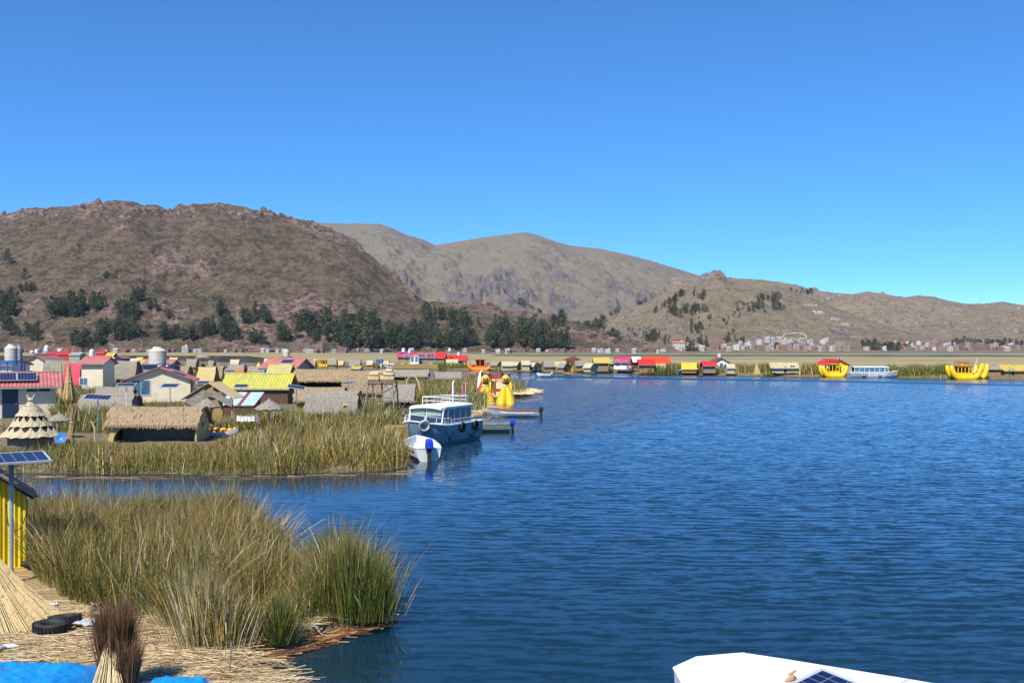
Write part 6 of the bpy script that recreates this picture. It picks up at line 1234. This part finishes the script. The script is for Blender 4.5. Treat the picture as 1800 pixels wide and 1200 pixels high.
t, Yy = reed_boat(986, 1026, 653.8, "yellow reed boat with a peaked maroon roof among the thatched huts", M_yb2, M_redp, (.5, 2.2), 1.7, panels=4, roofm=M_yb2)
MB().extr([(-2.6, 3.05), (2.6, 3.05), (.4, 4.0)], -1.0, 1.4, 'y').build("peaked_roof", M_mr, t)
t, Y1 = reed_boat(1443, 1487, 662.6, "round yellow reed boat with red rim below the red roofed yellow house", M_yb2, M_redp, (.40, 2.0), 2.6, panels=3, upper=True)
t, Y2 = reed_boat(1667, 1722, 666.3, "largest yellow reed boat with a railed cabin at the far island's end", M_yb2, M_redp, (.45, 1.9), 2.9, panels=4, upper=True)
reed_boat(1694, 1732, 665.6, "second yellow reed boat tucked behind the largest one's prow", M_yb2, M_redp, None, 3.2)
o = MB().tube([(0, 0, 0), (1.15, 0, 3.3)], [.05, .035], 6).build("boat_pole", M_white); o.location = (XX(1703, Y2), Y2-1.3, .9); tag(o, "long white pole leaning on the largest yellow reed boat", "pole")
# lodge with red roofs
Yl = 292.0
bhouse(697, 727, 620, 626.5, Yl, "small lodge wing with a magenta roof and blue window", M_mag, M_mat, 'x', D=6, wins=[('f', .4, 1.6, 1.4, 1.9)], glass=M_glassb, zz=1.6)
bhouse(725, 783, 620, 628, Yl-2, "long lodge with a bright red roof and glazed white front", M_red, M_mat, 'x', D=6.5, wins=[('f', -2.2, 1.9, 2.2, 2.2), ('f', .5, 1.9, 2.2, 2.2)], door=('f', -4.0, 1.1, 2.2), glass=M_glassb, zz=1.5)
bhouse(720, 737, 624, 628, Yl-6, "pale gabled porch at the red lodge's corner", M_white, M_white, 'y', L=3, wins=[('-', .6, 1.4, .8, 1.6), ('-', -.6, 1.4, .8, 1.6)], over=.2, zz=1.5, glass=M_glassb, name="porch", cat="porch")
o = MB().box((0, 0, .8), ((775-695)/F*Yl, 3.0, 1.3)).build("reed_platform", M_mat); o.location = (XX(735, Yl), Yl-6.2, 0); tag(o, "long tan reed platform carrying the red roofed lodge", "platform")
bhouse(782, 812, 624.5, 630, Yl+4, "lower red roofed lodge annex with solar panels", M_red, M_cream, 'x', D=5, zz=.8); bhouse(795, 822, 625.5, 632, Yl-2, "white annex with a red panelled roof beside the yellow dome", M_red, M_white, 'x', D=4, door=('f', .3, 1.0, 2.0), zz=.6)
bh(783, 806, 630.5, Yl-6, "yellow domed reed hut in front of the white annex", M_yelp, M_yelp, .35, bow=.2)
for a in [(706, 712.5, 611.5, 618.5, "tiny tank left of two over the magenta wing"), (717, 722, 614.5, 620, "tiny tank right of two over the magenta wing"), (788, 793, 611.5, 617, "small white tank on a tall frame over the red annex"), (803.5, 808.5, 619, 624.5, "small white tank low on the red annex's roof")]: tank(a[0], a[1], a[2], a[3], Yl+3, a[4], stand_to=ZZ(a[3]+7, Yl), mats=(M_wpl, M_steel))
# huts of the far island
for a in [(828, 842, 632, 292, "grey domed hut behind the orange boat", M_thatch_g, .5), (865, 884, 633.5, 280, "grey green hut right of the orange boat", M_thatch_g, .5), (880, 902, 634, 272, "tan barrel hut with an arched dark mouth", M_pale, .5), (898, 915, 635, 272, "yellow roofed open hut with a dark mouth", M_yelp, .6), (915, 932, 632.5, 266, "cream gabled reed hut with a pale door", M_pale, .6), (930, 947, 636, 268, "low pale hut with two dark openings", M_pale, .5), (953, 974, 633.5, 262, "grey roofed hut with a lit tan gable", M_thatch_g, .45), (972, 994, 634, 262, "hut with a flat yellow roof behind the grey roofed hut", M_yelp, .5), (984, 1001, 637, 254, "small grey hut behind the yellow peaked boat's stern", M_thatch_g, .5), (1008, 1034, 633, 262, "tall grey brown hut right of the yellow peaked boat", M_thatch_g, .55), (1030, 1048, 637, 252, "pale hut with a wide dark window by the water", M_pale, .5), (1150, 1172, 637.5, 236, "pale yellow tent roof before the orange red roof", M_yelp, .25), (1198, 1228, 635.5, 232, "ochre yellow roofed hut with a blue barrel beside it", mat("ochre_yellow_sheet", (.72, .42, .04), rough=.6), .4), (1277, 1294, 638.5, 226, "thin legged pale reed shelter by the shore", M_pale, .6), (1558, 1592, 641.5, 240, "long grey hut behind the white tour boat's bow", M_thatch_g, .4), (1564, 1592, 641.5, 226, "cream roofed hut with a small dark vent", M_yelp, .45), (1590, 1622, 643, 220, "pale peaked thatched hut before the long reeds", M_pale, .5), (1478, 1512, 643.5, 218, "grey domed hut right of the red roofed yellow house", M_thatch_g, .4), (1395, 1415, 647, 222, "low grey blue hut beside the yellow roofed shed", M_grey, .4), (1724, 1762, 641, 208, "grey hut with two wide arched openings", M_thatch_g, .65)]:
    zt = a[3]; bh(a[0], a[1], a[2], a[3]-18 if a[3] > 240 else a[3]-8, a[4], a[5], M_mat if a[5] is not M_pale else M_pale, a[6], 'low' if a[0] in (880, 898, 930, 1030, 1724, 984) else 'mat', zz=ZF, grp="reed huts of the far island", rz=(((a[0]*37) % 100)/100-.5)*(1.5 if a[1]-a[0] < 24 else .5), D=3.4)
bhouse(1043, 1072, 629, 636, 240, "open sided hut with a bright yellow roof", M_yel, M_thatch, 'x', D=3, zz=ZF, name="hut_shop", cat="hut"); bhouse(1070, 1086, 632, 637.5, 246, "hut with a lime green roof left of the pink roofed house", M_grn, M_thatch, 'x', D=3, zz=ZF, name="hut_shop", cat="hut")
bhouse(1081, 1112, 628, 636, 238, "white house with a pink roof and large shuttered windows", M_mag, M_white, 'x', D=5, zz=1.0, wins=[('f', -.9, 1.5, 1.0, 1.4), ('f', .9, 1.5, 1.0, 1.2)], rz=-.25, glass=M_glassb); bhouse(1106, 1128, 628, 635, 244, "white roofed house attached behind the pink roofed one", M_white, M_bwood, 'x', D=4, zz=1.0)
bhouse(1122, 1152, 632.5, 640, 226, "low hut with a scarlet tent roof over tan walls", M_red, M_mat, 'x', D=4, zz=ZF, name="hut_shop", cat="hut"); bhouse(1132, 1180, 627.5, 638, 240, "broad orange red roofed house behind the scarlet hut", mat("orange_red_sheet", (.72, .07, .02), rough=.5), M_thatch, 'x', D=6, zz=ZF)
bhouse(1235, 1261, 635.5, 641.5, 222, "small hut with a crimson roof beside the white gabled house", M_red, M_wood, 'x', D=3.2, zz=ZF, name="hut_shop", cat="hut"); bhouse(1252, 1284, 629.5, 636, 228, "white gabled house with a dark red roof and a tank", M_mr, M_white, 'y', L=6, zz=ZF, wins=[('-', 0, 1.6, .7, 1.2)]); tank(1261, 1268, 621, 629, 234, "pale tank rising behind the white gabled house", stand_to=2.0, mats=(M_tank, M_steel))
teepee(1330, 636, 652, 215, 12, "lone cream reed teepee on the far island"); o = MB().lathe([(.1, 0), (.55, .1), (.6, .35), (.5, .6), (.1, .7)], 12).build("blue_barrel", M_bluew, None, smooth=True); o.location = (XX(1196, 225), 225, .6); tag(o, "round blue barrel left of the ochre yellow hut", "barrel")
bhouse(1355, 1406, 638, 645.5, 214, "pale yellow hut with an orange door and flat roof", M_yelp, M_yelp, 'x', D=4, zz=ZF+.3, door=('f', .1, .6, 1.3), wins=[('f', 1.6, 1.3, 1.0, .6)], rz=-.05); bhouse(1413, 1446, 641.5, 649, 216, "low shed with a bright yellow roof half sunk in reeds", M_yel, M_bwood, 'x', D=4, zz=ZF, name="hut_shop", cat="hut")
hh_ = bhouse(1450, 1490, 632, 640, 218, "yellow house with a red roof and dark eaves above the round boat", M_red, M_yb2, 'y', L=6.5, zz=1.6, rz=R(12), wins=[('-', 0, 2.0, .5, 1.0)], over=.5)
bhouse(1763, 1830, 642, 650, 200, "open hut with a wide yellow metal roof at the frame edge", M_yel, M_mat, 'x', D=4, zz=ZF, door=('f', -1.8, .6, 1.4), doorm=M_dark)
o = MB().lathe([(.9, 0), (1.0, .2), (.95, .8), (.8, 1.2), (.3, 1.3)], 14).build("straw_bale", M_thatch_y, None); o.location = (XX(1767, 203), 203, .4); tag(o, "round golden straw bale before the arched grey hut", "straw bale")
# far tour boat and launches
Yt = H*F/(663.8-CY); bt, _ = tour_boat("tour_boat", "long white tour boat with blue tinted windows moored at the far island", (XX(1538, Yt), Yt+1.2, 0), R(-4), 9.6, 2.6, mat("pale_grey_hull_paint", (.30, .36, .42), (.62, .64, .66), scale=.35, lo=.45, hi=.55), M_white, M_white, -4.0, 2.9, 1.0, 1.15, 6, glass=M_glassb, curtain=False, rails=False)
for x in (-2.2, 1.0): f = MB().torus((x, -1.42, .8), .28, .09, 'y', 16, 6).build("tyre_fender", M_wpl, bt, smooth=True)
Yb = H*F/(648.2-CY); tour_boat("motor_launch", "small white motor launch moored left of the red lodge", (XX(686, Yb), Yb, 0), R(176), 3.2, 1.5, M_navy, M_white, M_white, -1.2, .7, .55, .85, 2, curtain=False, rails=False)
Ys = H*F/(653.3-CY); skiff("motor_boat", "long white skiff lying along the far reeds", (XX(962, Ys), Ys, 0), 0, 3.9, 1.1, .5, M_boatw, M_dgrey, M_boatw); Ys = H*F/(655.4-CY); skiff("motor_boat", "white skiff moored below the bright yellow roof", (XX(1060, Ys), Ys, 0), R(2), 3.6, 1.1, .5, M_boatw, M_dgrey, M_boatw, M_blackc)
Ys = H*F/(653.4-CY); skiff("motor_boat", "white motor boat stern on beside the small green reeds", (XX(941, Ys), Ys-.4, 0), R(70), 3.4, 1.5, .7, M_boatw, M_white, M_boatw, M_boatw)
Ys = H*F/(663.2-CY); sb = skiff("speedboat", "white speedboat under way with one person and a trailing wake", (XX(956, Ys), Ys, .08), R(180), 2.9, 1.3, .62, M_boatw, M_dgrey, M_boatw, M_boatw, group=None)
person(XX(957, Ys), Ys, .1, R(90), "person in a pink top driving the speedboat", M_coat['pink'], M_coat['dark'])
Yq = 238
for k, (px, Yk, z, lab, a, b) in enumerate([(1103, 226, .6, "person in red outside the pink roofed house, first of three", 'red', 'dark'), (1108, 226, .6, "person in white between two people in red", 'white', 'dark'), (1112, 226, .6, "person in red nearest the scarlet hut", 'red', 'dark'), (1455, 207.5, .9, "person in white standing on the round yellow boat", 'white', 'dark'), (1775, 197, .6, "person in turquoise sitting beside the straw bale", 'teal', 'dark'), (1668, 199, .5, "person at the largest yellow boat's stern", 'pink', 'dark'), (1003, 250, .8, "person in pink aboard the yellow peaked boat", 'pink', 'dark'), (1680, 195.3, .75, "person in white in the railed cabin's first opening", 'white', 'dark'), (1686, 195.3, .75, "person in dark clothes in the railed cabin", 'dark', 'blue'), (1691, 195.3, .75, "person in red in the railed cabin", 'red', 'dark')]): person(XX(px, Yk), Yk, z, .4*k, lab, M_coat[a], M_coat[b])
# the speedboat's wake: a low swell with smooth sides
wk = MB(); g = []
for i in range(90):
    u = i/89; px = 970+u*900; py = 662.6+u*15+.8*math.sin(u*9)*u; X0, Y0, _ = G(px, py); w = .9+2.2*u
    g.append([(X0+(j-3)*.1, Y0+w*(j-3)/3, .012+(.22*math.cos((j-3)/3*math.pi/2)**2 if 0 < j < 6 else -.03)) for j in range(7)])
tag(wk.sheet(g).build("boat_wake", mat("smooth_wake_water", (.003, .02, .045), rough=.12, spec=.5), None, smooth=True), kind="structure")
# ---------------------------------------------------------------- the town and marks on the hills
M_brick = mat("town_brick", (.26, .15, .115), (.22, .13, .10), scale=.2); M_plas = mat("town_plaster", (.50, .42, .36), (.42, .35, .30), scale=.2); M_wht = mat("town_white", (.58, .57, .54), (.50, .48, .46), scale=.2); M_tile = mat("town_red_roof", (.34, .10, .07), (.28, .09, .06), scale=.3); M_tin = mat("town_tin_roof", (.40, .42, .44), (.5, .5, .5), scale=.3); M_pinkw = mat("town_pink_plaster", (.36, .255, .22), (.31, .22, .19), scale=.2)
def town_proto(w, d, h, wm, rm, kind, nm, floors, rnd):
    t = thing(nm, None, None)
    b = MB(); b.box((0, 0, h/2-1.5), (w, d, h+3)); wl = b.build("wall", wm, t)
    if kind == 'flat':
        p = MB()
        for x, y, a, c in ((0, -d/2+.15, w, .3), (0, d/2-.15, w, .3), (-w/2+.15, 0, .3, d-.6), (w/2-.15, 0, .3, d-.6)): p.box((x, y, h+.35), (a-.01, c, .7))
        p.box((w*.2, d*.1, h+1.0), (w*.3, d*.3, 2.0)); p.build("parapet", wm, t)
    else: MB().extr([(-d/2-.4, h), (d/2+.4, h), (0, h+d*.22)], -w/2-.4, w/2+.4, 'x').build("roof", rm, t)
    n = max(2, int(w/3))
    for f in range(floors):
        for i in range(n): MB().box((-w/2+w*(i+.5)/n, -d/2, 1.6+2.9*f), (1.2, .12, 1.4)).build("window", M_glass, t)
    return t
TP = [(town_proto(9, 8, 6, M_brick, None, 'flat', "town_house", 2, 1), "brick red flat roofed house"), (town_proto(8, 8, 5.5, M_plas, M_tin, 'gable', "town_house", 2, 2), "pale plastered house with a tin roof"), (town_proto(10, 8, 6, M_wht, None, 'flat', "town_house", 2, 3), "white flat roofed house"), (town_proto(9, 9, 4, M_brick, M_tile, 'gable', "town_house", 1, 4), "brick house with a red tile roof"), (town_proto(8, 9, 8.5, M_pinkw, None, 'flat', "town_house", 3, 5), "tall pinkish house"), (town_proto(16, 9, 4, M_wht, M_tin, 'gable', "town_house", 1, 6), "long white shed"), (town_proto(8, 8, 6, M_plas, None, 'flat', "town_house", 2, 7), "beige flat roofed house")]
used_tp = [False]*len(TP); rt = random.Random(5)
def town(hname, x0, x1, y0, y1, n, where, kinds, zfix=None):
    for i in range(n):
        px = x0+(x1-x0)*(i+rt.random())/n; py = rt.uniform(y0, y1); k = rt.choice(kinds)
        if hname: x, y, z = on_hill(hname, px, py)
        else: y = rt.uniform(*zfix); x = XX(px, y); z = 1.2
        p, d = TP[k]; lab = d+" "+where; s = rt.uniform(.75, 1.15)*(.62 if not hname else .9); rz = rt.uniform(-.5, .5)
        if not used_tp[k]: used_tp[k] = True; p.location = (x, y, z); p.rotation_euler = (0, 0, rz); p.scale = (s,)*3; tag(p, lab, "house", "houses of the far town")
        else: copy_tree(p, (x, y, z), rz, lab, "houses of the far town", s)
ALLK = [0, 0, 0, 1, 3, 4, 4, 6, 6, 2]
town("town_hill", 1300, 1480, 610, 616.5, 26, "at the foot of the lettered hill", ALLK)
town("town_hill", 1400, 1800, 612, 617.5, 60, "in the dense lakeside town", ALLK)
town("town_hill", 1560, 1800, 605, 612.5, 34, "on the town's upper streets", ALLK)
town("town_hill", 1170, 1300, 613, 617.5, 14, "along the shore below the white hotel", [0, 1, 2, 3, 6])
town(None, 870, 1170, 0, 0, 26, "along the shore under the brown spur", [0, 0, 3, 3, 1, 6, 2], (1195, 1310))
town(None, 640, 870, 0, 0, 8, "along the shore behind the red lodge", [1, 3, 6], (1170, 1260)); town(None, 200, 640, 0, 0, 30, "along the shore below the near hill's trees", [1, 5, 6, 3, 0, 0, 3], (1150, 1230)); town(None, -20, 200, 0, 0, 18, "along the shore beyond the market stalls", [0, 1, 3, 6, 4], (1140, 1220))
town("town_hill", 1290, 1460, 600, 609, 14, "scattered up the lettered hill", [1, 2, 6])
# white hotel
x, y, z = on_hill("town_hill", 1192, 612.5); s = y/F; t = thing("hotel", "white three storey hotel with an orange tile roof on the slope above the shore", "hotel", (x, y, z), R(-8)); w = 30*s; h = 10*s
MB().box((0, 0, h/2-3), (w*.72, 12, h+6)).build("wall", M_wht, t); MB().box((w*.38, 3, h*.42-3), (w*.36, 12, h*.84+6)).build("wing", M_wht, t)
M_or = mat("orange_tile_roof", (.52, .20, .10), (.44, .17, .09), scale=.3); MB().extr([(-7, h), (7, h), (0, h+2.4)], -w*.39, w*.39, 'x').build("roof", M_or, t); MB().extr([(-4, h*.85), (10, h*.85), (3, h*.85+2.2)], w*.365, w*.60, 'x').build("wing_roof", M_or, t); MB().box((w*.16, 0, h+1.8), (3, 3, 3.4)).build("chimney", M_wht, t)
for f in range(3):
    for i in range(7): MB().box((-w*.32+w*.64*i/6, -6, 2+h/3*f), (1.3, .2, 1.6)).build("window", M_glass, t)
# taller buildings that stand out
def block(hname, px, py, wpx, hpx, label, m, fl, fixY=None):
    if hname: x, y, z = on_hill(hname, px, py)
    else: y = fixY; x = XX(px, y); z = 1.2
    s = y/F; w, h = wpx*s, hpx*s; t = thing("apartment_block", label, "building", (x, y, z)); MB().box((0, 0, h/2-1), (w, w*.8, h+2)).build("wall", m, t); MB().box((0, 0, h+.3), (w*1.03, w*.83, .6)).build("parapet", m, t); MB().box((w*.15, 0, h+1.4), (w*.3, w*.3, 1.8)).build("stair_head", m, t)
    for f in range(fl): MB().box((0, -w*.4-.04, h*(f+.55)/fl), (w*.82, .14, h/fl*.42)).build("window", M_glass, t)
block(None, 326, 618, 10, 10, "white four storey block with dark window bands on the shore", M_wht, 4, 1180); block("town_hill", 1427, 615.5, 7, 9, "white tower block in the far town", M_wht, 5); block("town_hill", 1356, 614, 7, 8, "grey tower block left of the white one", M_tin, 4); block("town_hill", 1272, 616, 9, 8, "white and dark block with a flat top near the shore", M_wht, 3)
# white stadium-like ring on the hill, and the letters laid out on the slope
def hill_pt(px, py, dz=.6): x, y, z = on_hill("town_hill", px, py); return Vector((x, y, z+dz))
ring = [hill_pt(1397+20*math.cos(a)*(1 if math.cos(a) > 0 else 1), 594.5-5.5*math.sin(a)-(1.5 if math.sin(a) > 0 else 0), 1.2) for a in [2*math.pi*i/40 for i in range(41)]]
b = MB(); b.tube(ring, .7, 6); o = b.build("oval_wall", M_wht); tag(o, "white oval wall ringing a dark terrace on the hillside", "wall")
for i in range(8): pass
M_let = mat("whitewashed_stones", (.64, .62, .58), (.5, .48, .44), scale=.2)
GL = {'C': [(0, 0, 0, 1), (0, 1, 1, 1), (0, 0, 1, 0)], 'T': [(.5, 0, .5, 1), (0, 1, 1, 1)], 'U': [(0, 0, 0, 1), (1, 0, 1, 1), (0, 0, 1, 0)], 'R': [(0, 0, 0, 1), (0, 1, 1, 1), (1, 1, 1, .5), (0, .5, 1, .5), (.3, .5, 1, 0)], 'I': [(.5, 0, .5, 1)], 'L': [(0, 0, 0, 1), (0, 0, 1, 0)], 'E': [(0, 0, 0, 1), (0, 1, 1, 1), (0, .5, .8, .5), (0, 0, 1, 0)], 'N': [(0, 0, 0, 1), (0, 1, 1, 0), (1, 0, 1, 1)], 'M': [(0, 0, 0, 1), (0, 1, .5, .4), (.5, .4, 1, 1), (1, 1, 1, 0)], 'S': [(0, 0, 1, 0), (1, 0, 1, .5), (0, .5, 1, .5), (0, .5, 0, 1), (0, 1, 1, 1)]}
def slope_word(word, px0, px1, py0, py1, skew, label):
    b = MB(); n = len(word); cw = (px1-px0)/n
    for i, ch in enumerate(word):
        for (a0, b0, a1, b1) in GL[ch]:
            f = lambda u, v: hill_pt(px0+cw*(i+.1+.75*u)+skew*(v-.5), py1+(py0-py1)*v+(px0+cw*i-px0)*.06, .9)
            b.tube([f(a0+(a1-a0)*k/3, b0+(b1-b0)*k/3) for k in range(4)], .55, 5)
    tag(b.build("hillside_lettering", M_let), label, "lettering", "white words laid out on the hill")
slope_word("LICEN", 1414, 1437, 535, 538.5, -2, "longest white word laid in stones highest on the hill"); slope_word("NIM", 1432, 1447, 547, 554, -6, "slanting white strokes laid out second from the top of the hill"); slope_word("EMTE", 1461, 1477, 560, 564, 2, "small white word laid in stones above the lowest one"); slope_word("TURC", 1478, 1496, 569, 573.5, 2, "lowest white word laid in stones on the hill")
# masts and lamp posts
def mast(px, py, hpx, hname, label, Yf=None, r=.35, grp=None):
    if hname: x, y, z = on_hill(hname, px, py)
    else: y = Yf; x = XX(px, y); z = 1.0
    o = MB().tube([(0, 0, -1), (0, 0, hpx*y/F)], [r, r*.5], 6).build("mast", M_steel); o.location = (x, y, z); b = MB()
    for k in range(3): b.tube([(-.6+.1*k, 0, hpx*y/F*(.5+.2*k)), (.6-.1*k, 0, hpx*y/F*(.5+.2*k))], r*.4, 4)
    b.build("cross_arm", M_steel, o); tag(o, label, "mast", grp)
mast(533, 386, 26, "near_hill", "thin radio mast behind the rocky hilltop", r=.22)
for px in (447, 612, 690, 1312): mast(px, 0, 16 if px < 1000 else 60, None, "thin lamp post on the lakeside road", 1150, .16, "lamp posts on the lakeside road")
# ---------------------------------------------------------------- the thin mountain haze
hz = MB().box((0, 2800, 330), (9000, 7200, 700)).build("haze", None); hm = bpy.data.materials.new("haze_air"); hm.use_nodes = True; nt = hm.node_tree; nt.nodes.clear()
out = nt.nodes.new("ShaderNodeOutputMaterial"); pv = nt.nodes.new("ShaderNodeVolumePrincipled"); pv.inputs["Color"].default_value = (.62, .76, 1, 1); pv.inputs["Density"].default_value = .000022; pv.inputs["Anisotropy"].default_value = 0.0
nt.links.new(pv.outputs[0], out.inputs["Volume"]); hz.data.materials.append(hm); tag(hz, kind="stuff"); hz.visible_shadow = True
